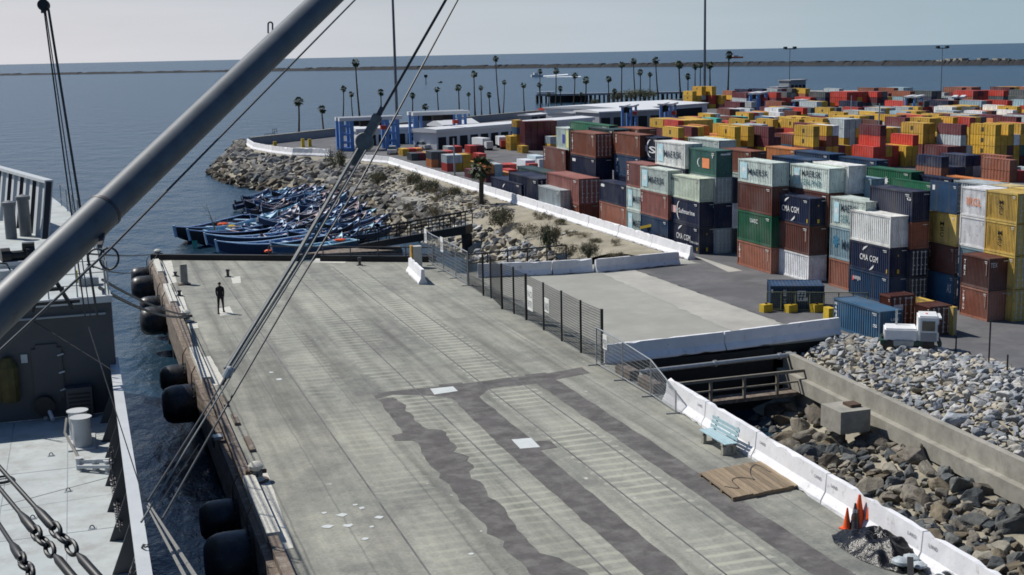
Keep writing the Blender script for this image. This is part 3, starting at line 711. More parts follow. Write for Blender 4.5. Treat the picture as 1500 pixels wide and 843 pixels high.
D0 = W(1214, 418, 0)
def stack_left(where, xl, yl, levels, xr_w, items, L=4.2, Wd=1.3):
    q = W(xl, yl, 0); zs = [0.0]+[zat(q, y) for y in levels]; p = Vector((q.x, q.y-L, 0))
    for i, it in enumerate(items):
        c, end, marks, extra = (list(it)+[None]*4)[:4]; lv = 'top' if i == len(items)-1 else ORD[i]
        near_container(f"{WORDS[c]} container{(' ' + extra) if extra else ''}, {lv} of {where}", p, L, Wd, zs[i], zs[i+1], c, end, marks)
stack_left('the part hidden stack left of the white container', 1214, 418, [377, 330, 287], None, [('orangebrown', 'wall', None), ('lblue', 'wall', [('side', 'star', .06, .3, .3, .8, (.03, .15, .25)), ('side', 'text', .36, .95, .34, .64, NV, 'MAERSK')], 'with dark star and MAERSK'), ('maersk', 'wall', K_sealand(), 'lettered MAERSK SEALAND')], L=3.6)
stack('the stack with the plain white container', 1301, 447, [406, 364, 317.5], 1245, 1330, [('blue', 'wall', [('side', 'rect', .09, .13, .55, .72, RD), ('side', 'text', .12, .3, .56, .74, WH, 'HANJIN')], 'with small white plate'), ('navy', 'wall', K_cma(), 'lettered CMA CGM'), ('white', 'wall', None, 'with streaky ribbed end')])
stack('the stack right of the plain white container', 1331, 446, [407, 366, 326, 281], 1273, 1361, [('dkgrey', 'door', None, 'with dark barred doors'), ('navy', 'door', None, 'with barred doors'), ('rust', 'wall', None), ('navy', 'wall', [('side', 'text', .88, .97, .7, .8, WH, 'G')], 'with matt slate side')])
stack('the column between slate and lettered white containers', 1396, 449, [404, 362, 315, 269], 1361, 1406, [('steelblue', 'door', [('side', 'text', .75, .9, .4, .7, WH, 'AS')], 'with barred doors'), ('brown', 'door', K_down('TEX', .06, .11, .45, .9)), ('yellow', 'door', K_msc(), 'with dark square logo'), ('blue', 'door', [('side', 'rect', .09, .18, .7, .86, WH)], 'with small white plate')])
stack('the brown and orange pair at the right', 1445.5, 472, [427, 379], 1408, 1481, [('orangebrown', 'wall', K_down('TRITON', .1, .16, .2, .85), 'with rust scrapes'), ('brown', 'wall', K_down('TEX', .1, .16, .3, .85)+[('end', 'text', .05, .35, .72, .86, WH, 'TEX')], 'marked TEX')], Wd=None)
stack('the yellow doored column at the right edge', 1482, 472, [425, 376, 329, 284], 1443, 1520, [('yellow', 'door', None), ('yellow', 'door', None), ('yellow', 'door', K_msc(), 'with dark square logo'), ('yellow', 'door', K_msc(), 'with dark square logo')])
pI = W(1482, 472, 0)
def at_stack(where, p, L, Wd, zs, items):
    for i, it in enumerate(items):
        if it is None: continue
        c, end, marks, extra = (list(it)+[None]*4)[:4]; lv = 'top' if i == len(items)-1 and i else ORD[i]
        near_container(f"{WORDS[c]} container{(' ' + extra) if extra else ''}, {lv} of {where}", p, L, Wd, zs[i], zs[i+1], c, end, marks)
Lp = solve(lambda l: PX((pI.x, pI.y+l, 4))[0], 1443, .5, 20)
L2 = solve(lambda l: PX((pI.x, pI.y+l, 4))[0], 1405.5, .5, 30)-Lp
z4 = [0, zat(pI, 425), zat(pI, 376), zat(pI, 329), zat(pI, 284)]
at_stack('the column lettered IRISL at its top', (pI.x, pI.y+Lp+.06), L2-.1, 1.4, z4, [('steelblue', 'wall', None), ('lblue', 'wall', None), ('white', 'wall', None), ('white', 'wall', K_irisl(), 'lettered IRISL in orange')])
at_stack('the row behind the IRISL column', (pI.x+1.5, pI.y+Lp+.3), 4.4, 1.4, [0, 1.7, 3.4, 5.0, 6.6], [None, None, ('white', 'wall', None), ('ltgrey', 'wall', None)])
at_stack('the row behind the yellow doored column', (pI.x+1.55, pI.y), 4.2, 1.4, [0, 1.7, 3.4, 5.0, 6.6], [('yellow', 'door', None), ('blue', 'door', None), ('yellow', 'door', None), ('yellow', 'wall', None)])
# left part of the near block
stack('the stack left of the beige topped stack', 978, 361, [323, 286, 250], 938, 985, [('blue', 'wall', None), ('pink', 'wall', K_down('TEX', .04, .09, .5, .9)), ('maersk', 'wall', K_maersk(), 'lettered MAERSK')], Wd=1.25)
stack('the higher stack between pink and teal containers', 1003, 361, [323, 286, 248, 211], 960, 1030, [None, None, ('navy', 'wall', None), ('white', 'wall', K_maersk(), 'lettered MAERSK')], Wd=1.4)
stack_left('the stack left of the lower MAERSK container', 918, 341, [306, 272, 236], None, [('maersk', 'wall', K_maersk(), 'lettered MAERSK'), ('maersk', 'wall', K_maersk(), 'lettered MAERSK'), ('pink', 'wall', K_down('TEX', .05, .12, .2, .9), 'with white letters')], L=4.0)
stack('the pair standing at the white wall', 917, 338, [304, 272], 878, 921, [('orangebrown', 'wall', K_down('TEX', .05, .09, .55, .9)), ('navy', 'wall', [('side', 'star', .06, .22, .68, .88, WH), ('side', 'rect', .07, .2, .72, .84, WH)], 'with white plate')], Wd=1.2)
stack('the tall stack behind the pair at the wall', 873, 312, [291, 268, 232, 196], 836, 897, [None, ('navy', 'wall', None), ('navy', 'wall', [('side', 'rect', .07, .2, .72, .84, WH)], 'with white plate'), ('rust', 'door', K_down('TRITON', .06, .1, .2, .85), 'with barred doors')])
stack('the stack behind the MAERSK lettered containers', 937.5, 322, [293, 263, 231, 198], 899, 944, [('brown', 'wall', None), ('navy', 'wall', None), ('blue', 'wall', K_down('PO', .1, .17, .1, .85), 'with white emblems'), ('rust', 'wall', K_down('TEX', .08, .13, .5, .9), 'with white letters')], Wd=1.3)
stack('the stack with white script left of MAERSK', 962, 326, [298, 268, 236, 202], 941, 985, [None, None, None, ('navy', 'wall', [('side', 'rect', .1, .4, .35, .6, (.7, .45, .42)), ('side', 'arcL', .4, .95, .1, .9, WH), ('side', 'text', .55, .95, .3, .6, WH, 'S')], 'with white script')], L=3.4)
stack('the row with long pink roofs', 848, 322, [301, 262], 801, 878, [('rust', 'wall', None), ('pink', 'door', None, 'with barred doors')])
stack('the pale grey doored stack by the wall', 821, 319, [279], 790, 848, [('ltgrey', 'door', None, 'with barred doors')], L=5.5)
stack('the navy stack by the wall nearest the palm', 788.5, 303, [262.5], 745, 819, [('navy', 'door', None, 'with yellow mark')], L=8.5)
stack('the low navy group by the palm', 764, 297, [270.5], 722, 789, [('navy', 'door', [('side', 'arcup', .4, .6, .3, .8, WH)], 'with white swoosh')], L=9.5)
stack('the low navy group by the palm, behind', 802, 292, [253], 741, 830, [('dteal', 'wall', None, 'with dull roof')], L=9.0, Wd=1.5)
stack('the stack behind the navy roofs', 829, 290, [256, 219.5], 796, 837, [('brown', 'wall', None), ('brown', 'wall', K_down('TEX', .04, .09, .4, .9), 'with white letters')])
stack('the stack with the pale green lettered container', 834, 290, [254, 221, 188], 815, 850, [None, ('brown', 'wall', None), ('maersk', 'wall', [('side', 'rect', .5, .7, .3, .7, (.05, .06, .3)), ('side', 'rect', .8, 1, .1, .9, (.7, .7, .3))], 'with blue and yellow marks')])
# roofs of the rows behind
def roofs(where, xc, yt, hpx, xl, xr, c, below='brown', end='wall', marks=None, ybase=None, extra=None, L=None, Wd=None):
    nlev = 4; yb = ybase or yt+hpx*nlev
    return stack(where, xc, yb, [yb-hpx, yb-2*hpx, yb-3*hpx, yt], xl, xr, [None, None, (below, 'wall', None), (c, end, marks, extra)], L=L, Wd=Wd)
roofs('the row behind the green roofed stack', 893, 184, 30, 835, 905, 'green')
roofs('the row between the green roof and the door bars', 900, 190, 30, 862, 925, 'dteal')
roofs('the row behind the rust brown containers', 936, 189, 30, 905, 962, 'rust', 'brown')
roofs('the row behind the upper MAERSK container', 1052, 206, 30, 1008, 1078, 'maersk', 'white')
roofs('the long rust roofed row right of the teal container', 1098, 222, 34, 1057, 1122, 'rust', 'maersk')
roofs('the row with the orange box end', 1163, 219, 30, 1121, 1185, 'orange', 'navy')
roofs('the navy roofed row in front of the orange container', 1185, 235, 33, 1130, 1215, 'blue', 'navy')
roofs('the navy roofed row right of the orange container', 1212, 226, 32, 1163, 1238, 'blue', 'navy')
roofs('the long navy roof behind the streaked white end', 1280, 235, 34, 1228, 1300, 'blue', 'navy')
roofs('the light blue row behind the slate container', 1272, 262, 38, 1222, 1295, 'lblue', 'lblue')
roofs('the green roofed row behind the slate container', 1330, 252, 36, 1268, 1352, 'green', 'green', marks=[('side', 'star', .4, .52, .3, .7, WH)], extra='with white mark')
roofs('the lower green row beside the blue column', 1362, 269, 36, 1305, 1372, 'green', 'green')
roofs('the dark roofed row behind the green roofs', 1388, 262, 36, 1332, 1405, 'navy', 'blue')
roofs('the yellow roofed row behind IRISL', 1452, 266, 36, 1385, 1470, 'orange', 'yellow')
# loose containers on the quay
p = W(1288, 503, 0)
r, L_, W_, zs = stack('the roadside beside the grey rock pile', 1288, 503, [456.5], 1221, 1322, [('steelblue', 'wall', [('side', 'down', .03, .08, .1, .9, WH, 'HANJIN'), ('side', 'text', .86, .95, .45, .55, WH, 'S'), ('end', 'text', .45, .8, .68, .76, WH, 'UES')], 'lying single')])
stack('the roadside, brown one half hidden by the blue', 1303, 482, [434], 1288, 1340, [('brown', 'door', [('end', 'rect', .15, .52, .5, .72, WH)], 'with white plate')])
stack('the roadside, behind the white truck', 1361, 493, [449.5], 1340, 1394, [('brown', 'door', None, 'with barred doors')])
stack('the roadside, sliver beside the truck', 1395, 492, [450], None, 1402, [('yellow', 'door', None)], L=3)
# dark blue box seen broadside behind the low fence
a_ = W(1128, 455, 0); b_ = W(1207, 455, 0)
t = thing('shipping_container', 'dark blue container seen broadside behind the low fence, with grid logo', 'container', (a_.x, a_.y, 0))
c = C['blue']; s = (2.0, (b_-a_).length, 1.35); rz = math.atan2(b_.y-a_.y, b_.x-a_.x)
t.rotation_euler = (0, 0, rz-PI/2+PI)   # local -X faces the camera
t.location = (b_.x, b_.y, 0)
for nm, me in (('body', BODY_W), ('frame', FRAME)): inst(nm, me, t, (0, 0, 0), 0, s, c if nm == 'body' else tuple(x*.8 for x in c))
t.rotation_euler = (0, 0, rz+PI/2); 
t.location = (b_.x, b_.y, 0)
inst('lettering', marks_mesh([('side', 'rect', .50, .66, .38, .80, WH), ('side', 'text', .51, .65, .42, .76, (.02, .06, .12), '#'), ('side', 'rect', .62, .70, .38, .52, WH), ('side', 'down', .24, .30, .2, .85, WH, 'Cai Tex'), ('side', 'rect', .02, .05, .72, .86, WH)]), t, (0, 0, 0), 0, s)

# ---------------------------------------------------------------- distant stacks
rg = random.Random(99)
pal = ['msc']*42+['maroon']*15+['brown']*9+['red']*8+['navy']*4+['ltgrey']*6+['rust']*5+['turq']+['dkgrey']*4+['steelblue']*2+['white']*3+['teal']*1+['orange']*2
BX = []
def far_block(px, py, ncol, nrow, hgt, h, wd, L, palette, hv=1):
    p0 = W(px, py, 0)
    for r_ in range(nrow):
        base_c = rg.choice(palette)
        for c_ in range(ncol):
            n_ = max(1, hgt-rg.choice((0, 0, 0, 1, 1, 2))*hv)
            for k in range(n_):
                cc_ = base_c if rg.random() < .35 else rg.choice(palette)
                BX.append((p0.x+c_*wd*1.07, p0.y+r_*(L+.25), k*h, wd, L, h*.985, cc_))
# rows of blocks measured along the lines where their tops show
rows = [ # y of base row, x start, x end, step px, cols, stack height, container height, width, length
 (248, 985, 1560, 62, 5, 4, 1.22, .82, 4.4), (231, 975, 1560, 60, 5, 4, 1.2, .82, 4.4), (217, 990, 1560, 55, 5, 3, 1.2, .82, 4.4), (206, 1000, 1560, 52, 5, 3, 1.15, .85, 4.5),
 (196, 1030, 1560, 48, 5, 3, 1.1, .9, 4.6), (188, 1060, 1560, 46, 5, 3, 1.1, .95, 5.0)]
for (yb, xa, xb, stp, nc, hg, h_, wd, L) in rows:
    x = xa+rg.uniform(0, 20)
    while x < xb:
        sl_ = -.02*(x-1000)*.3
        pl = pal if yb > 200 else pal+['ltgrey']*30+['white']*6+['lblue']*12
        far_block(x, yb+sl_+rg.uniform(-1, 1), nc+rg.choice((-2, -1, 0, 1)), rg.choice((1, 1, 2)), hg, h_, wd, L, pl)
        x += stp*rg.uniform(.85, 1.15)
mid = ['red']*4+['maroon']*6+['dkgrey']*3+['ltgrey']*3+['navy']*2+['rust']*3
for x, y, nc, hg in ((1378, 262, 5, 2), (1425, 264, 5, 2), (1478, 268, 5, 2)): far_block(x, y, nc, 1, hg, 1.15, .95, 4.4, mid)
back = ['maroon']*8+['navy']*3+['ltgrey']*5+['dkgrey']*6+['red']*4+['lblue']*3+['msc']*2+['rust']*3
for (yb, xa, xb, stp, hg) in ((176, 1075, 1540, 33, 3), (168, 1085, 1540, 36, 4), (160, 1095, 1540, 36, 4)):
    x = xa
    while x < xb: far_block(x, yb, rg.choice((4, 5, 6)), 1, hg, 1.15, 1.2, 6.5, back); x += stp*rg.uniform(.8, 1.1)
for x in range(1014, 1112, 15): far_block(x, 160, 3, 1, 5, 1.05, 1.15, 5.0, ['msc']*(8 if x < 1060 else 1)+['red', 'maroon', 'maroon', 'ltgrey', 'pink', 'rust'])
# low groups left of the near block
redg = ['red']*8+['maroon']*4+['ltgrey']*3+['orange']*2+['dkgrey', 'lblue', 'msc']
for x, y, nc, nr, hg in ((632, 246, 4, 1, 2), (655, 252, 5, 1, 2), (603, 236, 4, 1, 1), (690, 262, 3, 1, 1), (646, 238, 5, 1, 2), (668, 237, 4, 1, 2), (712, 268, 3, 1, 2), (745, 262, 1, 1, 1), (590, 229, 3, 1, 1), (735, 254, 3, 1, 1)):
    far_block(x, y, nc, nr, hg, 1.0, .95, 2.6, redg, 1)
for x, y, nc, hg, pl in ((769, 221, 5, 4, ['maroon', 'maroon', 'brown']), (757, 218, 1, 4, ['steelblue', 'msc']), (748, 221, 1, 2, ['msc']), (765, 225, 1, 1, ['msc']), (806, 222, 3, 2, ['grey', 'msc', 'ltgrey'])):
    far_block(x, y, nc, 1, hg, 1.05, .95, 2.2, pl, 0)
def far_mesh(marked):
    mb = MB(); mb.box(0, 1, 0, 1, 0, 1, 0)
    mb2 = MB(); corr(mb2, lambda t, o_, z: (o_*4, t, z), 1, 9, .012, 0, 1); corr(mb2, lambda t, o_, z: (t, o_, z), 1, 5, .01, 0, 1)
    mb2.add([(1, 0, 0), (1, 1, 0), (1, 1, 1), (1, 0, 1), (0, 1, 0), (0, 1, 1), (0, 0, 1)], [(0, 1, 2, 3), (1, 4, 5, 2), (6, 3, 2, 5)])
    me = mb2.mesh('container_body', M_cont, fix=False); return me
FAR = far_mesh(0); DOT = marks_mesh(K_msc_far()); DOTM = marks_mesh([('side', 'text', .2, .85, .3, .7, NV, 'MAERSK')])
# which of them can be seen at all, and how large
vs = []; fs = []; ident = []
def addbox(x0, y0, z0, x1, y1, z1, idn):
    o_ = len(vs); vs.extend([(x0, y0, z0), (x1, y0, z0), (x1, y1, z0), (x0, y1, z0), (x0, y0, z1), (x1, y0, z1), (x1, y1, z1), (x0, y1, z1)])
    for f in ((0, 3, 2, 1), (4, 5, 6, 7), (0, 1, 5, 4), (1, 2, 6, 5), (2, 3, 7, 6), (3, 0, 4, 7)): fs.append(tuple(i+o_ for i in f)); ident.append(idn)
for i, b in enumerate(NEARBOX): addbox(*b, -1-i)
# drop distant boxes that would run into each other or into the near block
keep = []; grid = {}
def hit(a, b): return a[0] < b[0]+b[3] and b[0] < a[0]+a[3] and a[1] < b[1]+b[4] and b[1] < a[1]+a[4] and abs(a[2]-b[2]) < min(a[5], b[5])*.9
nb = [(q[0], q[1], q[2], q[3]-q[0], q[4]-q[1], q[5]-q[2]) for q in NEARBOX]
nbf = {}
for b in BX:
    key = (int(b[0]//12), int(b[1]//12)); bad = False
    for dx in (-1, 0, 1):
        for dy in (-1, 0, 1):
            for q in grid.get((key[0]+dx, key[1]+dy), ()):
                if b[0]+.02 < q[0]+q[3] and q[0]+.02 < b[0]+b[3] and b[1]+.02 < q[1]+q[4] and q[1]+.02 < b[1]+b[4] and b[2]+.02 < q[2]+q[5] and q[2]+.02 < b[2]+b[5]: bad = True; break
            if bad: break
        if bad: break
    if not bad:
        for q in nb:
            if b[0] < q[0]+q[3] and q[0] < b[0]+b[3] and b[1] < q[1]+q[4] and q[1] < b[1]+b[4] and b[2] < q[2]+q[5]: bad = True; break
    if not bad:
        if b[2] > .1 and not any(abs(q[0]-b[0]) < .01 and abs(q[1]-b[1]) < .01 and abs(q[2]+b[5]/.985-b[2]) < .02 for q in grid.get(key, ())): continue
        grid.setdefault(key, []).append(b); keep.append(b)
BX = keep
for i, b in enumerate(BX): addbox(b[0], b[1], b[2], b[0]+b[3], b[1]+b[4], b[2]+b[5], i)
T = BVHTree.FromPolygons(vs, fs); seen = {}
for py in range(120, 300, 2):
    for px in range(560, 1500, 2):
        h_ = T.ray_cast(EYE, ray(px, py).normalized(), 900)
        if h_[0] is not None: k = ident[h_[2]]; seen[k] = seen.get(k, 0)+1
order = sorted([i for i in range(len(BX)) if seen.get(i, 0) > 0], key=lambda i: -seen[i])
n_ind = max(0, 296-len(NEARBOX)-1)
for rank, i in enumerate(order[:n_ind]):
    b = BX[i]; k = rg.uniform(.95, 1.35); c = tuple(min(.9, x*k) for x in C[b[6]]); x, y, _ = PX((b[0], b[1], b[2]))
    area = 'low stacks beyond the yard wall' if x < 830 else ('stacks at the far right of the yard' if x > 1250 else 'stacks in the middle of the yard')
    cw = WORDS[b[6]]
    if b[6] == 'msc':
        r = thing('shipping_container', f'{cw} container with dark logo in the distant {area}', 'container', (b[0], b[1], b[2]), f'distant yellow containers, {area}')
        inst('body', FAR, r, (0, 0, 0), 0, (b[3], b[4], b[5]), c); inst('lettering', DOT, r, (0, 0, 0), 0, (b[3], b[4], b[5]))
    else:
        o = inst('shipping_container', FAR, None, (b[0], b[1], b[2]), 0, (b[3], b[4], b[5]), c); tag(o, f'{cw} container in the distant {area}', 'container', f'distant {cw} containers, {area}')
mb = MB()
for i, b in enumerate(BX):
    if i in order[:n_ind]: continue
    k = rg.uniform(.95, 1.35); mb.cc = tuple(min(.9, x*k) for x in C[b[6]]); mb.box(b[0], b[0]+b[3], b[1], b[1]+b[4], b[2], b[2]+b[5])
tag(mb.build('container_stacks', M_contA, fix=False), 'mass of farther shipping containers stacked across the yard', 'containers', None, 'stuff')
print('containers near', len(NEARBOX), 'far', len(BX), 'seen', len(order))

# ================================================================== BARRIERS, FENCES, THINGS ON THE PIER
JP = [(-.28, 0), (.28, 0), (.28, .10), (.13, .33), (.09, .85), (-.09, .85), (-.13, .33), (-.28, .10)]
def jersey_mesh(L, seed):
    """barrier along +Y from 0 to L, ends notched, edges chipped"""
    rg = random.Random(seed); mb = MB(); n = max(4, int(L/.35)); vs = []
    for i in range(n+1):
        y = L*i/n
        for x, z in JP:
            ch = (rg.uniform(-.012, .012)); cz = -rg.random()**14*.16 if z > .8 else 0
            vs.append((x+ch, y, z+cz if z > 0 else (0 if rg.random() > .15 else .05)))
    m = len(JP); fs = [tuple(range(m-1, -1, -1)), tuple(n*m+i for i in range(m))]
    for i in range(n):
        for j in range(m): fs.append((i*m+j, i*m+(j+1) % m, (i+1)*m+(j+1) % m, (i+1)*m+j))
    mb.add(vs, fs)
    return mb
def barrier(a, b, label, seed=0, text=None, group=None, hs=1.0):
    a, b = Vector((a[0], a[1], 0)), Vector((b[0], b[1], 0)); d = b-a; L = d.length-.015
    t = thing('concrete_barrier', label, 'barrier', (a.x, a.y, .004), group, math.atan2(d.y, d.x)-PI/2)
    mb = jersey_mesh(L, seed); mb.build('body', M_wpaint, t).scale = (1, 1, hs)
    if text:
        for side, y in text:
            vs, fs = text_geo('LAND'); m = MB(); w_ = .42; sg = side
            # lettering lies on the sloping upper face
            P_ = lambda x, z: (sg*(.13-(z-.33)/.52*.04+.016), y+(w_*(x-.5))*(1 if sg > 0 else -1), z)
            m.add([P_(x, .64+q*.10) for x, q in vs], fs); m.build('lettering', M_dletter, t, fix=False)
    return t
M_dletter = mat('faded stencil paint', (.22, .22, .25), .8, var=.4, vs=9)
kx = 21.95; ks = 48.0; order_w = ['first and farthest', 'second', 'third', 'fourth', 'fifth', 'sixth']
segL = [(46.4, 42.6), (42.55, 38.4), (38.35, 33.6), (33.55, 28.4), (28.35, 23.2), (23.15, 18)]
for i, (u1, u2) in enumerate(segL):
    kf = lambda u: 21.28+(u-32)*.045
    barrier((kf(u2), u2), (kf(u1), u1), f'{order_w[i]} white barrier in the long line along the landward pier edge', 10+i, [(-1, .45), (-1, u1-u2-.5)] if i in (0, 2, 3, 4) else None, hs=1.12)
q0, q1, q2 = W(885, 532, 0), W(1059, 512, 0), W(1228, 490, 0)
barrier(q0, q1, 'shaded white barrier on the near side of the bridge, next to the tall fence', 30, [(-1, .5), (-1, (q1-q0).length-.6)])
barrier(q1+(q2-q1).normalized()*.05, q2, 'shaded white barrier on the near side of the bridge, yard end', 31, [(-1, .6), (-1, (q2-q1).length-.5)])
fb = [W(700, 406, 0), W(808, 402, 0), W(867, 398, 0), W(993, 387, 0)]
barrier(fb[0], fb[1], 'white barrier across the far side of the bridge, behind the mesh fence', 33, [(-1, 3.5)])
barrier(fb[1]+(fb[2]-fb[1]).normalized()*.05, fb[2], 'short white barrier across the far side of the bridge, middle piece', 34, [(-1, .5)])
barrier(fb[2]+Vector((.1, -.35, 0)), fb[3]+Vector((0, -.1, 0)), 'chipped white barrier across the far side of the bridge, yard end', 35, [(-1, .6), (-1, 4.4)])
yy = 78.6; i = 0; yw = []
while yy < 166: yw.append((yy, min(yy+6.1, 168))); yy += 6.15
for i, (a, b) in enumerate(yw):
    lbl = 'white barrier in the long yard wall above the sandy slope'
    barrier((38.85, a), (38.85, b), ('end piece of the long white yard wall, by the navy containers' if i == 0 else lbl), 40+i, group=None if i == 0 else 'barriers of the long yard wall', hs=1.05)
tipl = [W(x, y, 0) for x, y in ((363, 213), (372, 219), (400, 224.5), (430, 228), (458, 228.5), (484, 229.5))]
for i in range(5): barrier(tipl[i], tipl[i+1], 'white barrier along the edge of the rocky point', 80+i, group='barriers around the rocky point', hs=1.25)
d_ = W(545, 234, 0); barrier((38.85, 168.3), (36.5, 174), 'white barrier at the corner behind the dark bush', 87, hs=1.05)
# lone barrier on the pier end
a, b = W(601, 398, 0), W(620, 417, 0); barrier(a, b, 'short lone white barrier standing on the far end of the pier', 90, hs=1.1)
# seawall
swl = [W(x, y, 0) for x, y in ((367, 214), (495, 199), (600, 189), (700, 179.5), (860, 164), (1000, 153))]
sw = thing('sea_wall', 'long low grey seawall curving behind the palms', 'sea wall'); mb = MB()
for a, b in zip(swl, swl[1:]): mb.ext([(-.3, 0), (.3, 0), (.3, 1.25), (-.3, 1.25)], (a.x, a.y, .004), (b.x, b.y, .004))
mb.build('wall_body', M_grey, sw); mb = MB()
for a, b in zip(swl, swl[1:]): mb.ext([(-.36, 1.25), (.36, 1.25), (.36, 1.38), (-.36, 1.38)], (a.x, a.y, .004), (b.x, b.y, .004))
mb.build('coping', M_conc, sw)

# fences -----------------------------------------------------------------
def mesh_panel(mb, a, b, z0, z1, sp=.11, r=.006, hz_=None):
    a, b = Vector(a), Vector(b); L = (b-a).length; n_ = int(L/sp)
    for i in range(1, n_): p = a.lerp(b, i/n_); mb.bar((p.x, p.y, z0), (p.x, p.y, z1), r*2)
    k = int((z1-z0)/(hz_ or sp))
    for i in range(k+1): z = z0+(z1-z0)*i/k; mb.bar((a.x, a.y, z), (b.x, b.y, z), r*2.6)
fp = [(882, 533, 453), (851, 517, 440), (823, 500, 426), (796.6, 484, 414), (771, 469, 401), (753, 460, 391), (735.5, 453, 386), (719.5, 437, 376), (708, 433.5, 373), (686, 418.5, 369)]
pts = []
for x, yb, yt in fp: p = W(x, yb, 0); pts.append((p, min(2.6, max(2.0, zat(p, yt)))))
pts = [(Vector((max(min(p.x, 22.6), 21.7), p.y, 0)), h_) for p, h_ in pts]
ft = thing('mesh_fence', 'tall black mesh fence on dark posts along the landward pier edge', 'fence', (pts[0][0].x, pts[0][0].y, 0))
O = Vector(ft.location)
for i, (p, h_) in enumerate(pts):
    mb = MB(); q = p-O; mb.bar((q.x, q.y, .004), (q.x, q.y, h_), .11 if i in (0, 4, 6, 9) else .085); mb.build('post', M_black, ft)
for i in range(len(pts)-1):
    mb = MB(); a, b = pts[i][0]-O, pts[i+1][0]-O; mesh_panel(mb, a, b, .12, min(pts[i][1], pts[i+1][1])-.05, .13, .0058, .12); mb.build('mesh_panel', M_black, ft, fix=False)
def sign(label, px, py, w_, h_, z0, base, lines, name='sign_board'):
    w_, h_ = w_*1.3, h_*1.3
    p = W(px, py, 0); t = thing(name, label, 'sign', (base.x, base.y, z0)); mb = MB(); mb.box(-.03, -.012, -w_/2, w_/2, 0, h_); mb.build('board', M_white, t)
    for i, s_ in enumerate(lines):
        vs_, fs_ = text_geo(s_); m = MB(); k = len(lines); hh = h_*.8/k
        m.add([(-.034, w_*.42-x*w_*.84, h_*.92-hh*(i+1)+y*hh*.7) for x, y in vs_], fs_); m.build('lettering', M_dletter, t, fix=False)
a, b = pts[4][0], pts[3][0]; sign('white notice hanging on the tall mesh fence, nearer one', 0, 0, .62, 1.0, .7, a.lerp(b, .35)+Vector((-.08, 0, 0)), ['NO', 'ENTRY'])
a, b = pts[3][0], pts[2][0]; sign('pale notice hanging on the tall mesh fence, fainter one', 0, 0, .5, .55, 1.1, a.lerp(b, .3)+Vector((-.08, 0, 0)), ['DANGER'])
# galvanised temporary panels, near (right of the tall fence) and far (left of it)
def temp_fence(label, P_, hs, name='wire_fence', feet=True, dark=False):
    o0 = P_[0]; t = thing(name, label, 'fence', (o0.x, o0.y, 0)); m_ = M_black if dark else M_galv
    for i, p in enumerate(P_):
        q = p-o0; mb = MB(); mb.tube([(q.x, q.y, .01), (q.x, q.y, hs[i])], .03, 6); mb.build('post', m_, t)
        if feet: mb = MB(); mb.bar((q.x-.4, q.y+.05, .03), (q.x+.35, q.y-.05, .03), .07, .04); mb.build('foot', m_, t)
    for i in range(len(P_)-1):
        a, b = P_[i]-o0, P_[i+1]-o0; mb = MB(); mb.tube([(a.x, a.y, hs[i]), (b.x, b.y, hs[i+1])], .03, 6); mb.tube([(a.x, a.y, .12), (b.x, b.y, .12)], .022, 6); mb.build('rail', m_, t)
        mb = MB(); n_ = int((b-a).length/.14)
        for k in range(1, n_): f = k/n_; q = a.lerp(b, f); mb.bar((q.x, q.y, .12), (q.x, q.y, hs[i]+(hs[i+1]-hs[i])*f), .009)
        for k in range(1, 9): mb.bar((a.x, a.y, .12+(hs[i]-.12)*k/9), (b.x, b.y, .12+(hs[i+1]-.12)*k/9), .009)
        mb.build('wire_mesh', m_, t, fix=False)
    return t
Q = [W(x, y, 0) for x, y in ((886, 534), (916, 557), (955, 581), (990, 606))]; Q = [Vector((min(q.x, 21.55), q.y, 0)) for q in Q]
temp_fence('low galvanised wire fence leaning down to the long barrier line', Q, [1.75, 1.7, 1.55, .9])
p = Q[0].lerp(Q[1], .4); sign('small pale notice on the low galvanised fence', 0, 0, .35, .5, 1.0, p+Vector((-.05, 0, 0)), ['PIER'])
Q = [W(x, y, 0) for x, y in ((686, 419), (668, 408), (650, 398), (634, 389), (625, 382))]
temp_fence('grey wire fence at the far landward corner of the pier', Q, [2.1, 2.1, 2.1, 2.1, 2.1])
for i, f in enumerate((.05, .62)): a = Q[4].lerp(Q[1], f); sign(('white rag like notice tied to the far grey fence, left one', 'white rag like notice tied to the far grey fence, right one')[i], 0, 0, .5, .75, 1.3, a+Vector((-.1, 0, 0)), ['KEEP OUT'])
# handrail behind the fence on the bridge end
def railing(label, A, B, npost, hgt, m_, name='railing', nrail=3, r=.04):
    A, B = Vector(A), Vector(B); t = thing(name, label, 'railing', A)
    for i in range(npost+1):
        q = (B-A)*(i/npost); mb = MB(); mb.bar(q, q+Vector((0, 0, hgt)), r*2); mb.build('post', m_, t)
    for k in range(nrail):
        z = hgt*(k+1)/nrail; mb = MB(); mb.bar(Vector((0, 0, z)), (B-A)+Vector((0, 0, z)), r*(2.2 if k == nrail-1 else 1.2)); mb.build('rail', m_, t)
    return t
railing('black double handrail on the far side of the bridge', tuple(W(690, 402, 0)+Vector((0, .8, .0))), tuple(W(845, 390, 0)+Vector((0, 2.0, 0))), 5, 1.15, M_black, nrail=2)
railing('pale pipe handrail beyond the far pier edge', (*lerp2(P1, P2, .42), .0), (*lerp2(P1, P2, .985), .0), 6, 1.0, M_steel, nrail=2, r=.035)
bpy.data.objects[-1] if False else None
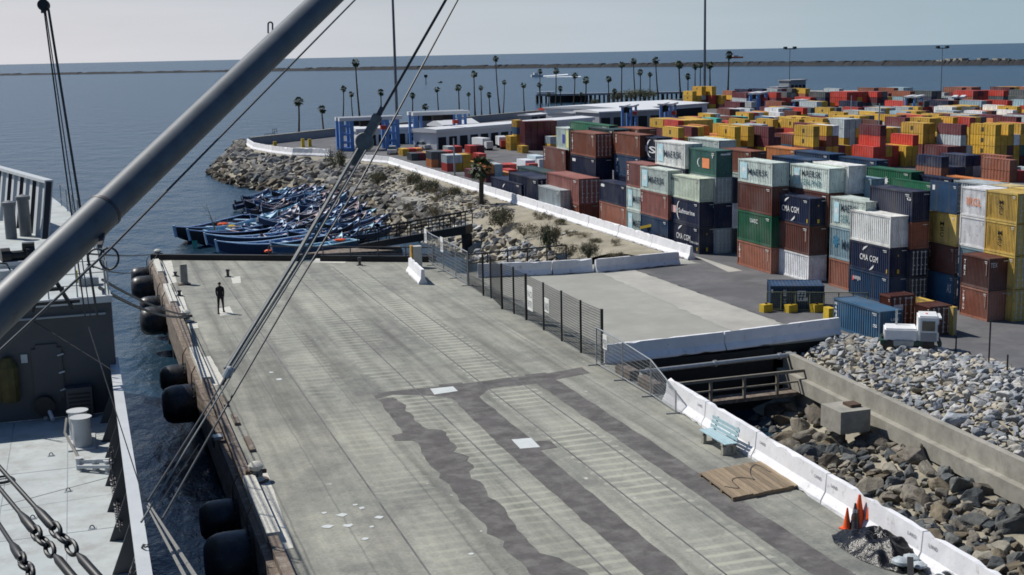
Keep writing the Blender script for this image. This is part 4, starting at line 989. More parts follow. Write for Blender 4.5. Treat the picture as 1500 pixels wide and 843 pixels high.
# gangway
A, B = W(524, 359, -2.3), W(682, 331, -.3)
gw = thing('gangway', 'dark steel gangway with barred rails sloping down to the boats', 'gangway', A)
d = B-A; side = Vector((-d.y, d.x, 0)).normalized()*1.5
mb = MB(); mb.add([(0, 0, 0), tuple(d), tuple(d+side), tuple(side), (0, 0, -.5), tuple(d+Vector((0, 0, -.75))), tuple(d+side+Vector((0, 0, -.75))), tuple(side+Vector((0, 0, -.5)))], [(0, 1, 2, 3), (4, 7, 6, 5), (0, 4, 5, 1), (1, 5, 6, 2), (2, 6, 7, 3), (3, 7, 4, 0)]); mb.build('deck', M_black, gw)
for s_ in (0, 1):
    o_ = side*s_*.98+Vector((0, 0, .01)); mb = MB()
    for i in range(11): q = o_+d*i/10; mb = MB(); mb.bar(q, q+Vector((0, 0, 1.15)), .07); mb.build('post', M_black, gw)
    for z in (.3, .58, .86, 1.15): mb = MB(); mb.bar(o_+Vector((0, 0, z)), o_+d+Vector((0, 0, z)), .055 if z < 1 else .09); mb.build('rail', M_black, gw)
mb = MB(); a = W(690, 340, -3.0); mb.tube([(B.x+.3, B.y+.7, -4), (B.x+.3, B.y+.7, B.z-.8)], .45, 10); tag(mb.build('support_pile', M_tar), 'dark round pile under the upper end of the gangway', 'pile')
# floating dock
a, b = W(420, 378, -2.7), W(600, 372, -2.7); t = thing('floating_dock', 'low dark floating dock between the pier end and the boats', 'dock', (a.x, a.y, -2.9))
mb = MB(); mb.ext([(-1.2, -.3), (1.2, -.3), (1.2, .3), (-1.2, .3)], (0, 2.0, 0), (b.x-a.x, b.y-a.y+3, 0)); mb.build('deck', M_timber, t)
mb = MB(); mb.ext([(-1.28, -.2), (-1.2, -.2), (-1.2, .25), (-1.28, .25)], (0, 2.0, 0), (b.x-a.x, b.y-a.y+3, 0)); mb.build('fender_strip', M_yellow, t)

# concrete blocks on the shore
for (x, y, z, sx, sy, sz, lb_) in ((540, 293, -2.1, 3.4, 1.3, 1.0, 'long weathered concrete block among the boulders, farther one'), (603, 320, -2.4, 2.1, 4.2, 1.75, 'big concrete block with sunlit side above the gangway'), (488, 262, -1.9, 2.2, 1.5, .9, 'dark shaded concrete block below the dark bush')):
    p = W(x, y, z); t = thing('concrete_block', lb_, 'concrete block', (p.x, p.y, z)); mb = MB(); mb.box(0, sx, 0, sy, 0, sz*.86); mb.build('block', M_conc, t); mb = MB(); mb.box(-.05, sx+.05, -.05, sy+.05, sz*.86, sz); mb.build('capping', M_conc, t)
p = W(577, 290, -1.1); mb = MB(); mb.box(0, 1.4, 0, .5, 0, .25); tag(mb.build('concrete_plank', M_wpaint, loc=p), 'small white concrete plank resting between the two blocks', 'plank')
# steel roll-off lid / skiff shell standing white
p = W(640, 290, -.9); mb = MB(); mb.add([(0, 0, 0), (.9, .3, 0), (.75, .2, 1.0), (.45, .0, 1.5), (.3, .25, .3)], [(0, 1, 2, 3), (0, 3, 4)]); tag(mb.build('broken_panel', M_wpaint, loc=p), 'white broken panel standing upright between the bushes', 'panel')
p = W(880, 345, -.2); mb = MB(); mb.prism([(-1, -.3), (.8, -.5), (1.5, .1), (.6, .4), (-.9, .3)], 0, .18); mb.box(-.6, .5, -.2, .1, .18, .3)
tag(mb.build('driftwood', M_kerb, loc=W(838, 344, -.35)), 'pale pile of broken boards on the sandy slope', 'boards')

# ---- pier furniture
def post_round(px, py, h_, r, label, m_=M_conc):
    p = W(px, py, 0); t = thing('mooring_post', label, 'post', (p.x, p.y, .004)); mb = MB(); mb.lathe((0, 0, 0), [(r*1.25, 0), (r*1.2, .12), (r, .14), (r, h_-.08), (r*.9, h_)], 14); mb.build('shaft', m_, t, smooth=True)
    mb = MB(); mb.box(-r*1.6, r*1.6, -r*1.6, r*1.6, -.002, .05); mb.build('base_plate', M_rust, t)
post_round(270, 417, 1.3, .24, 'tall round concrete post near the far seaward corner of the pier')
p = W(611, 392, 0); t = thing('gate_post', 'cream and rusty yellow square post at the far pier corner', 'post', (p.x, p.y, .004)); mb = MB(); mb.box(-.3, .3, -.25, .25, 0, 1.45); mb.build('pillar', M_kerb, t); mb = MB(); mb.box(-.42, -.3, -.25, .25, .05, 1.5); mb.build('angle_iron', mat('rusty yellow paint', (.45, .26, .06), .8, var=.5, vs=4), t)
def cleat(px, py, h_, label):
    p = W(px, py, 0); t = thing('iron_stub', label, 'cleat', (p.x, p.y, .004)); mb = MB(); mb.lathe((0, 0, 0), [(.13, 0), (.1, .05), (.09, h_*.7), (.14, h_*.75), (.13, h_)], 10); mb.build('stub', M_steel, t); mb = MB(); mb.box(-.2, .2, -.12, .12, -.002, .04); mb.build('base_plate', M_steel, t)
cleat(334, 406, .5, 'small dark iron stub on the pier beyond the walking person'); cleat(263, 434, .35, 'small dark iron stub on a pale slab near the walking person'); cleat(527, 389, .55, 'rusty iron stub near the middle of the far pier edge'); cleat(257, 405, .3, 'low iron stub beside the tall concrete post')
def bollard(px, py, label):
    p = W(px, py, 0); p.x = max(p.x, 4.85); t = thing('mooring_bollard', label, 'bollard', (p.x, p.y, .004))
    mb = MB(); mb.lathe((0, 0, 0), [(.30, 0), (.28, .08), (.17, .14), (.15, .38), (.25, .46), (.26, .56), (.16, .66), (.02, .69)], 16); mb.build('bollard_body', M_kerb, t, smooth=True)
    mb = MB(); mb.bar((-.35, 0, .32), (.35, .0, .32), .12, .12); mb.build('cross_horn', M_rust, t); mb = MB(); mb.lathe((0, 0, 0), [(.42, -.002), (.42, .05)], 12); mb.build('base_plate', M_rust, t)
    mb = MB()
    for k in range(3): mb.tube([(math.cos(a)*.19, math.sin(a)*.19, .2+k*.06+.01*a/PI) for a in [2*PI*i/14 for i in range(15)]], .035, 6)
    mb.build('rope_turns', M_rope, t); return p
b1 = bollard(229, 379, 'cream mooring bollard at the far seaward corner of the pier'); b2 = bollard(264, 473, 'cream mooring bollard with rope, between the two far fender pairs and person'); b3 = bollard(352, 708, 'cream mooring bollard with rusty horn, nearest one on the seaward edge')
mb = MB(); p = W(316, 647, 0); t = thing('ladder_bracket', 'small pale iron bracket on the seaward edge above a hanging chain', 'bracket', (4.2, p.y, .1)); mb.box(-.25, .1, -.2, .2, .0, .12); mb.build('plate', M_galv, t); mb = MB(); mb.box(-.3, -.22, -.15, .15, -.3, .1); mb.build('hook', M_black, t)
# crane rail kerb blocks on left: broken planks
for i, (x, y, l_) in enumerate(((322, 590, 1.6), (334, 618, 1.4), (345, 655, 1.8))):
    p = W(x, y, 0); mb = MB(); mb.box(-.1, .1, -l_/2, l_/2, 0, .1); tag(mb.build('plank', M_timber, loc=(4.95+.1*i, p.y, .006)), ['short', 'shorter', 'longest'][i]+' loose timber plank beside the seaward kerb', 'plank')

# fenders
def fender(px, py, z, r, L, label, side=1):
    p = W(px, py, z); u = p.y; t = thing('rubber_fender', label, 'fender', (4.13, u, z))
    L = max(1.0, L); mb = MB(); mb.lathe((0, 0, 0), [(r*.96, 0), (r*1.0, .1), (r, L*.55), (r*.97, L*.72), (r*.86, L*.88), (r*.6, L*.98), (.05, L)], 24, (-1, 0, 0)); mb.build('rubber_body', M_rubber, t, smooth=True)
    mb = MB(); mb.lathe((0, 0, 0), [(r*1.1, -.02), (r*1.1, .09), (r*.95, .1)], 24, (-1, 0, 0)); mb.build('flange', M_tar, t)
    mb = MB()
    for i in range(12):
        a = 2*PI*i/12; c_ = Vector((-.11, math.cos(a)*r*1.03, math.sin(a)*r*1.03)); mb.box(c_.x-.03, c_.x+.02, c_.y-.035, c_.y+.035, c_.z-.035, c_.z+.035)
    mb.build('bolts', M_steel, t)
    mb = MB(); mb.tube([(-.12, -r*.2, r*1.0), (-.1, -.1, r+.5), (.1, 0, r+.8)], .03, 6); mb.build('chain', M_rust, t)
fz = -1.15
for px, py, r, lb_ in ((228, 404, .68, 'black rubber fender nearest the far seaward corner'), (232, 420, .8, 'black rubber fender second from the far seaward corner'), (246, 448, .68, 'black rubber fender below the ropes bollard, farther of its pair'), (250, 468, .85, 'black rubber fender below the ropes bollard, nearer of its pair'),
                       (272, 553, .66, 'smaller black rubber fender of the middle pair'), (285, 590, .86, 'larger black rubber fender of the middle pair'), (338, 760, .68, 'smaller black rubber fender of the nearest pair'), (352, 822, .95, 'largest black rubber fender, nearest the camera')):
    fender(px, py, fz, r, 1.45 if r > .7 else 1.25, lb_)

# person ----------------------------------------------------------------
def skin_obj(name, verts, edges, radii, m_, parent, sub=2, root=0):
    me = bpy.data.meshes.new(name); me.from_pydata(verts, edges, []); ob = bpy.data.objects.new(name+'_tmp', me); col.objects.link(ob)
    md = ob.modifiers.new('s', 'SKIN'); md.use_smooth_shade = True
    for i, r in enumerate(radii): me.skin_vertices[0].data[i].radius = r if isinstance(r, tuple) else (r, r)
    for i in range(len(verts)): me.skin_vertices[0].data[i].use_root = (i == root)
    ms = ob.modifiers.new('b', 'SUBSURF'); ms.levels = sub; ms.render_levels = sub
    bpy.context.view_layer.update(); dg = bpy.context.evaluated_depsgraph_get(); m2 = bpy.data.meshes.new_from_object(ob.evaluated_get(dg))
    bpy.data.objects.remove(ob); m2.materials.clear(); m2.materials.append(m_); m2.polygons.foreach_set('use_smooth', [True]*len(m2.polygons))
    o = bpy.data.objects.new(name, m2); col.objects.link(o); o.parent = parent; return o
pp = W(324, 459, 0)
per = thing('person', 'person in black jacket and trousers walking along the pier', 'person', (pp.x, pp.y, .004), None, math.radians(165))
# faces -Y local; walking, left leg forward
V_ = [(0,0,.95),(0,.0,1.15),(0,.01,1.35),(0,.0,1.5),(0,-.01,1.56), (-.10,0,.9),(-.11,-.14,.5),(-.11,-.20,.09),(-.11,-.34,.04), (.10,0,.9),(.11,.06,.5),(.11,.26,.13),(.11,.14,.04), (-.19,.0,1.42),(-.215,.10,1.16),(-.20,.06,.92),(.19,.0,1.42),(.215,-.05,1.16),(.20,-.16,.93)]
E_ = [(0,1),(1,2),(2,3),(3,4),(0,5),(5,6),(6,7),(7,8),(0,9),(9,10),(10,11),(11,12),(3,13),(13,14),(14,15),(3,16),(16,17),(17,18)]
Rr = [(.15,.11),(.145,.11),(.17,.12),(.1,.08),(.05,.05),.095,.065,.045,(.045,.035),.095,.065,.045,(.045,.035),.065,.05,.04,.065,.05,.04]
skin_obj('body', V_, E_, Rr, M_cloth, per)
skin_obj('head', [(0,0,1.52),(0,-.015,1.62),(0,-.005,1.70)], [(0,1),(1,2)], [.05,(.075,.088),(.065,.078)], M_skin, per)
mb = MB(); mb.lathe((0, .012, 1.655), [(.088, 0), (.092, .03), (.075, .075), (.04, .105), (.01, .115)], 14); hr = mb.build('hair', M_hair, per, smooth=True)
mb = MB(); mb.lathe((0, -.095, 1.615), [(.012, 0), (.014, .02), (.006, .05)], 8); mb.build('nose', M_skin, per)
for sx, base in ((-1, (-.20, .055, .90)), (1, (.20, -.165, .91))):
    b = Vector(base); vv = [tuple(b+Vector((0, 0, 0)))]; ee = []; rr_ = [(.022, .034)]
    vv.append(tuple(b+Vector((0, -.005, -.07)))); ee.append((0, 1)); rr_.append((.016, .04))
    for k, (oy, ln) in enumerate(((-.034, .062), (-.012, .072), (.011, .068), (.032, .054))):
        i0 = len(vv); vv.append(tuple(b+Vector((0, oy, -.09)))); ee.append((1, i0)); rr_.append((.009, .009)); vv.append(tuple(b+Vector((-.012*sx, oy-.003, -.09-ln)))); ee.append((i0, i0+1)); rr_.append((.007, .007))
    i0 = len(vv); vv.append(tuple(b+Vector((-.005*sx, -.05, -.05)))); ee.append((0, i0)); rr_.append((.011, .011)); vv.append(tuple(b+Vector((-.01*sx, -.062, -.095)))); ee.append((i0, i0+1)); rr_.append((.008, .008))
    skin_obj('hand', vv, ee, rr_, M_skin, per, 1)
for x, y in ((-.11, -.29), (.11, .19)): mb = MB(); mb.tube([(x, y+.1, .05), (x, y, .055), (x, y-.12, .035)], [.05, .052, .04], 8); mb.build('shoe', M_black, per, smooth=True)

# bench -------------------------------------------------------------------
p = W(1078, 668, 0); bn = thing('park_bench', 'pale blue slatted bench against the white barrier line', 'bench', (20.85, p.y+1.0, .004), None, 0)
# bench runs along Y, back towards +X
for y in (-.75, .75):
    mb = MB(); mb.box(-.28, -.16, y-.08, y+.08, 0, .40); mb.box(.12, .24, y-.08, y+.08, 0, .40); mb.box(-.3, .26, y-.08, y+.08, .32, .415); mb.box(-.3, .26, y-.09, y+.09, 0, .06); mb.build('leg', M_conc, bn)
    mb = MB(); mb.bar((.2, y, .4), (.34, y, .92), .07, .06); mb.build('back_support', M_steel, bn)
for i in range(4): mb = MB(); mb.box(-.30+i*.135, -.30+i*.135+.12, -1.0, 1.0, .42, .46); mb.build('seat_slat', M_bench, bn)
for k in range(3): mb = MB(); z = .52+k*.15; x = .215+k*.037; mb.box(x-.05, x-.015, -1.0, 1.0, z, z+.12); mb.build('back_slat', M_bench, bn)
M_board = mat('board tint', tint='object', var=.4, vs=5, rough=.85, streak=(4, .4, 1))
# pallet -------------------------------------------------------------------
cs = [W(1024, 698, 0), W(1070, 736, 0), W(1170, 716, 0), W(1112, 680, 0)]
pl = thing('timber_pallet', 'flat timber platform of bare boards with cable lying on the pier', 'pallet', (cs[0].x, cs[0].y, .004))
c0 = cs[0]; ex = (cs[3]-cs[0]+cs[2]-cs[1])/2; ey = (cs[1]-cs[0]+cs[2]-cs[3])/2
def pp_(a, b, z): q = ex*a+ey*b; return (q.x, q.y, z)
for k in range(4):
    mb = MB(); b0 = k/3*.94; mb.bar(pp_(0, b0+.03, .05), pp_(1, b0+.03, .05), .1, .09); mb.build('bearer', M_wood, pl)
nb_ = 13
for k in range(nb_):
    a0 = (k+.04)/nb_; a1 = (k+.96)/nb_; e0, e1 = rg.uniform(-.02, .02), rg.uniform(-.02, .02); mb = MB(); z = .1; h2 = .03
    q = [pp_(a0, e0, z), pp_(a1, e0, z), pp_(a1, 1+e1, z), pp_(a0, 1+e1, z)]; q2 = [(x, y, z+h2) for x, y, z in q]
    mb.add(q+q2, [(0, 3, 2, 1), (4, 5, 6, 7), (0, 1, 5, 4), (1, 2, 6, 5), (2, 3, 7, 6), (3, 0, 4, 7)]); k_ = rg.uniform(.65, 1.25); mb.build('board', M_board, pl, color=(.27*k_, .205*k_, .135*k_))
mb = MB(); mb.bar(pp_(-.01, .5, .12), pp_(1.0, .5, .145), .03, .03)
cp = []
for i in range(90): a = i/89; cp.append(pp_(.08+.85*a+.05*math.sin(a*17), .45+.33*math.sin(a*9+.5)*math.cos(a*4), .148+.006*a))
mb = MB(); mb.tube(cp, .011, 5); tag(mb.build('loose_cable', M_cable, loc=pl.location, smooth=True), 'loose black cable looped over the timber platform', 'cable')
# cones -------------------------------------------------------------------
def cone(px, py, h_, label, m_=M_orange, tilt=0):
    p = W(px, py, 0); t = thing('traffic_cone', label, 'cone', (min(p.x, 21.5), p.y, .004), None, rg.uniform(0, 1))
    mb = MB(); mb.lathe((0, 0, .03), [(h_*.21, 0), (h_*.19, .03), (h_*.04, h_*.97), (h_*.03, h_)], 18); mb.build('cone_body', m_, t, smooth=True)
    mb = MB(); q = h_*.27; mb.box(-q, q, -q, q, 0, .035); mb.build('base', m_, t)
    return t
cone(1240.5, 775, .62, 'shortest orange cone, leftmost of the four beside the barriers'); cone(1258, 774, 1.0, 'tallest orange cone, second orange from the left by the barriers'); cone(1273, 777, .84, 'orange cone at the right of the cone group by the barriers')
t = cone(1252, 776, .78, 'dark grey banded cone standing between the orange cones', M_steel); mb = MB(); mb.lathe((0, 0, .03), [(.115, .30), (.10, .42)], 16); mb.build('band', M_rust, t); mb = MB(); mb.lathe((0, 0, .03), [(.082, .5), (.068, .6)], 16); mb.build('band', M_galv, t)
# tarp heap ---------------------------------------------------------------
tp = W(1290, 805, 0); th = thing('debris_heap', 'heap under a glossy black plastic sheet beside the cones', 'tarp', (tp.x, tp.y, .004))
outl = [W(x, y, 0)-tp for x, y in ((1218, 785), (1222, 797), (1245, 812), (1262, 822), (1290, 833), (1322, 842), (1350, 838), (1368, 832), (1362, 812), (1340, 800), (1318, 790), (1290, 783), (1250, 780))]
N1 = 22; vs = [(.0, 0, .5)]; fs = []; NA = 60
for r_ in range(1, N1+1):
    for a_ in range(NA):
        f = a_/NA*len(outl); i = int(f); q = outl[i % len(outl)].lerp(outl[(i+1) % len(outl)], f-i); t_ = r_/N1; p_ = q*t_
        hgt = .46*(1-t_**2.2)+.2*noise.noise(Vector((p_.x*3, p_.y*3, 0)))*(1-t_*.5)+.07*abs(noise.noise(Vector((p_.x*9, p_.y*9, 3)))); vs.append((p_.x, p_.y, max(.01, hgt)))
for a_ in range(NA): fs.append((0, 1+a_, 1+(a_+1) % NA))
for r_ in range(N1-1):
    for a_ in range(NA): i0 = 1+r_*NA+a_; i1 = 1+r_*NA+(a_+1) % NA; fs.append((i0, i0+NA, i1+NA, i1))
mb = MB(); mb.add(vs, fs); mb.build('plastic_sheet', M_tarp, th, smooth=True)
def sack(px, py, z, r, label, m_, sc_=(1, 1, .7)):
    p = W(px, py, z); mb = MB(); mb.lathe((0, 0, 0), [(r*.6, 0), (r, r*.4), (r*.95, r*.8), (r*.5, r*1.15), (.02, r*1.25)], 14)
    o = mb.build('sack', m_, smooth=True, loc=p); o.scale = sc_
    for v in o.data.vertices: v.co += v.co.normalized()*noise.noise(v.co*9)*.06
    tag(o, label, 'sack')
Mbag = mat('pale crumpled bag', (.42, .47, .5), .5, var=.5, vs=9, bs=14)
sack(1320, 828, .12, .26, 'pale crumpled bag poking out of the black sheet, left one', Mbag); sack(1335, 822, .16, .22, 'pale crumpled bag poking out of the black sheet, middle one', Mbag); sack(1347, 832, .14, .2, 'pale crumpled bag poking out of the black sheet, right one', Mbag)
p = W(1334, 836, .3); mb = MB(); mb.bar((-.35, -.5, 0), (.3, .45, .12), .16, .1); tag(mb.build('broken_beam', M_tar, loc=p), 'dark broken beam lying across the pale bags', 'beam')
p = W(1382, 866, 0); t = thing('cable_reel', 'black and white ribbed reel cut by the bottom edge beside the black sheet', 'reel', (p.x-.2, p.y, .25))
mb = MB(); mb.lathe((0, 0, 0), [(.2, -.5), (.2, .5)], 16, (1, .3, 0)); mb.build('drum', M_black, t)
for k in range(4): mb = MB(); c_ = Vector((1, .3, 0)).normalized()*(-.45+k*.3); mb.lathe(c_, [(.23, -.03), (.25, 0), (.23, .03)], 18, (1, .3, 0)); mb.build('rib', M_wpaint, t)

# pipes and low catwalk under the bridge's near side ----------------------
A, B = W(985, 556, -.35), W(1139, 540, -.55)
A = Vector((22.95, 52.6, -.5)); B = Vector((wall_p(52.9)+.1, 52.9, -.5))
t = thing('pipe', 'pale grey pipe crossing the dark gap below the bridge', 'pipe', A); mb = MB(); mb.tube([(0, 0, .12), tuple(B-A+Vector((0, 0, .12)))], .11, 10); mb.build('pipe_run', M_galv, t, smooth=True)
for f in (.1, .5, .9): mb = MB(); q = (B-A)*f; mb.tube([tuple(q-(B-A).normalized()*.08+Vector((0, 0, .12))), tuple(q+(B-A).normalized()*.08+Vector((0, 0, .12)))], .16, 10); mb.build('coupling', M_galv, t)
railing('weathered catwalk railing below the bridge over the dark gap', (22.95, 51.3, -1.75), (wall_p(51.3), 51.3, -1.75), 5, 1.0, mat('weathered rail paint', (.2, .18, .15), .8, var=.4, vs=3), nrail=2, r=.06)
mb = MB(); mb.box(22.95, wall_p(51.3), 51.35, 52.2, -1.95, -1.77); tag(mb.build('catwalk', M_timber), 'narrow timber catwalk under the near side of the bridge', 'catwalk')
mb = MB(); mb.box(22.9, 30.8, 53.5, 53.95, -3.9, -.13); mb.box(23, 38.4, 54.1, 79, -.8, -.125); struct(mb.build('bridge_shade_block', M_tar))  # black colour stands in for the shadowed void below the bridge
for i, (x, y) in enumerate(((930, 560), (968, 584))):
    p = W(925+i*38, 545+i*24, 0); mb = MB(); mb.box(21.8, 22.25, 50.0-i*2.4, 51.6-i*2.4, .006, .42); tag(mb.build('timber_block', M_timber), ['farther', 'nearer'][i]+' dark timber block behind the low galvanised fence', 'block')

# white yard truck --------------------------------------------------------
bp = W(1362, 510, 0); tk = thing('yard_truck', 'white cab yard tractor parked between the rock pile and brown containers', 'truck', (bp.x-.95, bp.y, 0), None, math.radians(58))
ks = .57
tk.scale = (ks, ks, ks)
Mtw = mat('white truck paint', (.72, .73, .73), .4, var=.1, vs=2); Mtg = mat('dark green chassis', (.02, .06, .05), .5, var=.2)
def tb(name, x0, x1, y0, y1, z0, z1, m_, par=None, bev=0):
    mb = MB(); mb.box(x0, x1, y0, y1, z0, z1); o = mb.build(name, m_, par or tk)
    if bev:
        bm = bmesh.new(); bm.from_mesh(o.data); bmesh.ops.bevel(bm, geom=bm.edges[:], offset=bev, segments=2, affect='EDGES'); bm.to_mesh(o.data); bm.free()
    return o
# nose towards -Y local, cab at the front right
tb('chassis', -1.15, 1.15, -1.6, 2.6, .55, 1.0, Mtg, bev=.05)
cab = tb('cab', -1.2, 1.1, -1.9, -.3, .9, 3.05, Mtw, bev=.12)
tb('mirror', -1.45, -1.28, -1.9, -1.8, 1.8, 2.4, M_black, cab); tb('mirror', 1.18, 1.35, -1.9, -1.8, 1.8, 2.4, M_black, cab); tb('door_seam', -1.23, -1.202, -1.75, -.5, 1.0, 1.7, M_grey, cab)
tb('windscreen', -1.05, .95, -1.935, -1.905, 1.75, 2.8, M_glass, cab); tb('side_window', -1.235, -1.205, -1.6, -.6, 1.85, 2.65, M_glass, cab); tb('side_window', 1.102, 1.13, -1.6, -.6, 1.85, 2.65, M_glass, cab)
tb('sun_visor', -1.1, .8, -2.1, -1.91, 2.82, 2.95, Mtw, cab)
tb('bumper', -1.2, 1.2, -2.15, -1.92, .5, 1.0, Mtg, bev=.04); tb('grille', -.9, .6, -1.93, -1.905, 1.1, 1.6, M_black, cab)
for x in (-.95, .95): tb('headlight', x-.14, x+.14, -2.18, -2.152, .68, .86, M_plate)
tb('engine_cover', -1.1, 1.1, -.3, 2.3, .8, 1.95, Mtw, bev=.12); tb('fifth_wheel', -.6, .6, 1.95, 2.5, 1.0, 1.2, M_black); tb('fuel_tank', -1.25, -.8, .0, 1.6, .5, 1.05, M_galv, bev=.08)
for x in (-1.0, 1.0):
    for y in (-1.1, 1.9):
        wlo = bpy.data.objects.new('wheel', None); col.objects.link(wlo); wlo.parent = tk; wlo.location = (x, y, .52)
        mb = MB(); mb.lathe((0, 0, 0), [(.36, -.17), (.5, -.16), (.52, -.1), (.52, .1), (.5, .16), (.36, .17)], 20, (1, 0, 0)); mb.build('tyre', M_rubber, wlo, smooth=True)
        mb = MB(); mb.lathe((0, 0, 0), [(.1, -.12), (.34, -.14), (.34, .14), (.1, .12)], 16, (1, 0, 0)); mb.build('rim', Mtw, wlo)
mb = MB(); mb.tube([(.7, 1.3, 1.0), (.7, 1.3, 3.2)], .09, 8); mb.build('exhaust', M_galv, tk)
mb = MB(); mb.lathe((-.1, -1.0, 2.95), [(.1, 0), (.1, .14), (.03, .18)], 10); mb.build('beacon', M_orange, tk)

# low chain fence with yellow blocks ------------------------------------
ya = [(1122, 457), (1158.5, 457.5), (1196, 457)]
for i, (x, y) in enumerate(ya):
    p = W(x, y, 0); t = thing('fence_weight', ['leftmost', 'middle', 'rightmost'][i]+' of the three yellow concrete weights at the low fence', 'weight', (p.x, p.y, .004), None, YAW*.5)
    mb = MB(); mb.prism([(-.3, -.2), (.3, -.2), (.3, .2), (-.3, .2)], 0, .42); mb.build('block', M_yellow, t); mb = MB(); mb.box(-.05, .05, -.05, .05, .42, .5); mb.build('post_socket', M_steel, t)
p = W(1214, 470, 0); mb = MB(); mb.prism([(-.2, -.3), (.2, -.3), (.15, .3), (-.15, .3)], 0, .7); tag(mb.build('fence_weight', M_yellow, loc=p), 'single yellow weight beside the end of the blue roadside container', 'weight')
LFp = [W(x, 456+(x-1122)*.012, 0) for x in range(1123, 1290, 21)]
M_fg = mat('green grey fence pipe', (.16, .18, .11), .6, var=.3)
t = thing('low_fence', 'thin green grey pipe fence in front of the stacked containers', 'fence', LFp[0])
for q in LFp: mb = MB(); r_ = q-LFp[0]; mb.bar(r_, r_+Vector((0, 0, 1.05)), .05); mb.build('post', M_fg, t)
for a, b in zip(LFp, LFp[1:]):
    mb = MB()
    for z in (1.05, .1): mb.bar(a-LFp[0]+Vector((0, 0, z)), b-LFp[0]+Vector((0, 0, z)), .045)
    mesh_panel(mb, a-LFp[0], b-LFp[0], .1, 1.05, .1, .003); mb.build('mesh_panel', M_fg, t, fix=False)
# posts along the rock pile
for i, (x, yt, yb) in enumerate(((1448, 470, 540), (1400, 492, 516), (1475, 520, 548))):
    p = W(x, yb, 0); mb = MB(); mb.tube([(0, 0, -.3), (0, 0, zat(p, yt))], .035, 6); tag(mb.build('thin_post', M_black, loc=(p.x, p.y, .004)), ['tall thin dark post at the right beyond the rock pile', 'short thin dark post right of the white truck', 'short thin dark post at the right picture edge'][i], 'post')
# yellow straddle lifter seen between the stacks
p = W(935, 352, 0); t = thing('forklift', 'yellow and black lifting machine half hidden behind the yard wall', 'forklift', (39.9, p.y-3, 0)); 
mb = MB(); mb.bar((-.2, 3.2, .9), (.9, .6, 1.6), .22, .2); mb.build('boom', M_yellow, t); mb = MB(); mb.box(.2, 1.2, -.5, 1.4, .5, 1.5); mb.build('engine_body', M_black, t); mb = MB(); mb.box(.3, 1.0, .1, .9, 1.5, 2.1); mb.build('cab', M_glass, t)
for y in (-.1, 1.1):
    for x in (.2, 1.2): mb = MB(); mb.lathe((x, y, .36), [(.36, -.1), (.36, .1)], 14, (1, 0, 0)); mb.build('wheel', M_rubber, t)

# ================================================================== PALMS, SCRUB
def palm_crown(seed, skirt=True):
    rg = random.Random(seed); mb = MB()
    for k in range(32):
        az = rg.uniform(0, 2*PI); el = rg.uniform(-.9, 1.3); L = rg.uniform(.75, 1.0); d = Vector((math.cos(az)*math.cos(el), math.sin(az)*math.cos(el), math.sin(el)))
        base = Vector((0, 0, 0)); mid = d*L*.5+Vector((0, 0, .03)); s_ = d.cross(Vector((0, 0, 1))).normalized()
        mb.add([base-s_*.012, base+s_*.012, mid+s_*.012, mid-s_*.012], [(0, 1, 2, 3)])
        up_ = s_.cross(d).normalized()
        for j in range(-5, 6):
            a = j*.28; q = (d*math.cos(a)+s_*math.sin(a)).normalized(); tip = mid+q*L*.5*(1-.03*abs(j))+Vector((0, 0, -.12*rg.random()-.03*abs(j))); pr = q.cross(up_).normalized()*.075
            m1 = mid+q*L*.25; mb.add([mid, m1+pr, tip, m1-pr], [(0, 1, 2, 3)])
    return mb.mesh('crown', M_leaf, fix=False)
def palm_skirt(seed):
    rg = random.Random(seed); mb = MB()
    for k in range(60):
        az = rg.uniform(0, 2*PI); r_ = rg.uniform(.1, .42); z0 = rg.uniform(-.1, .1); L = rg.uniform(.3, .85); s_ = Vector((-math.sin(az), math.cos(az), 0))*.05; o_ = Vector((math.cos(az), math.sin(az), 0))
        mb.add([o_*.08+Vector((0, 0, z0)), o_*r_+s_+Vector((0, 0, z0-L*.5)), o_*r_*.8+Vector((0, 0, z0-L)), o_*r_-s_+Vector((0, 0, z0-L*.5))], [(0, 1, 2, 3)])
    return mb.mesh('dead_fronds', M_skirt, fix=False)
CR = [palm_crown(i) for i in range(4)]; SK = [palm_skirt(i) for i in range(3)]
def trunk_mesh(seed, bend=.02):
    rg = random.Random(seed); mb = MB(); n_ = 9; b = rg.uniform(-1, 1)*bend; P_ = [(b*math.sin(i/n_*PI), 0, i/n_) for i in range(n_+1)]
    mb.tube(P_, [1.35]+[1.05-.45*i/n_ for i in range(1, n_+1)], 8)
    for k in range(len(mb.v)):
        pass
    return P_
def palm(label, x, y, z, hgt, cr, seed, tr=None, group=None):
    rg = random.Random(seed); t = thing('palm_tree', label, 'palm tree', (x, y, z), group); mb = MB(); n_ = 9; b = rg.uniform(-.07, .07)*hgt; tr = tr or cr*.17
    P_ = [(b*math.sin(i/n_*PI*.5), 0, -.3+(hgt+.3)*i/n_) for i in range(n_+1)]; mb.tube(P_, [tr*1.5, tr*1.15]+[tr*(1.0-.4*i/n_) for i in range(2, n_+1)], 8); mb.build('trunk', M_trunk, t, smooth=True)
    inst('crown', CR[seed % 4], t, (b, 0, hgt), rg.uniform(0, 6), (cr, cr, cr*.95)); inst('dead_fronds', SK[seed % 3], t, (b, 0, hgt), rg.uniform(0, 6), (cr*.9, cr*.9, cr*1.1))
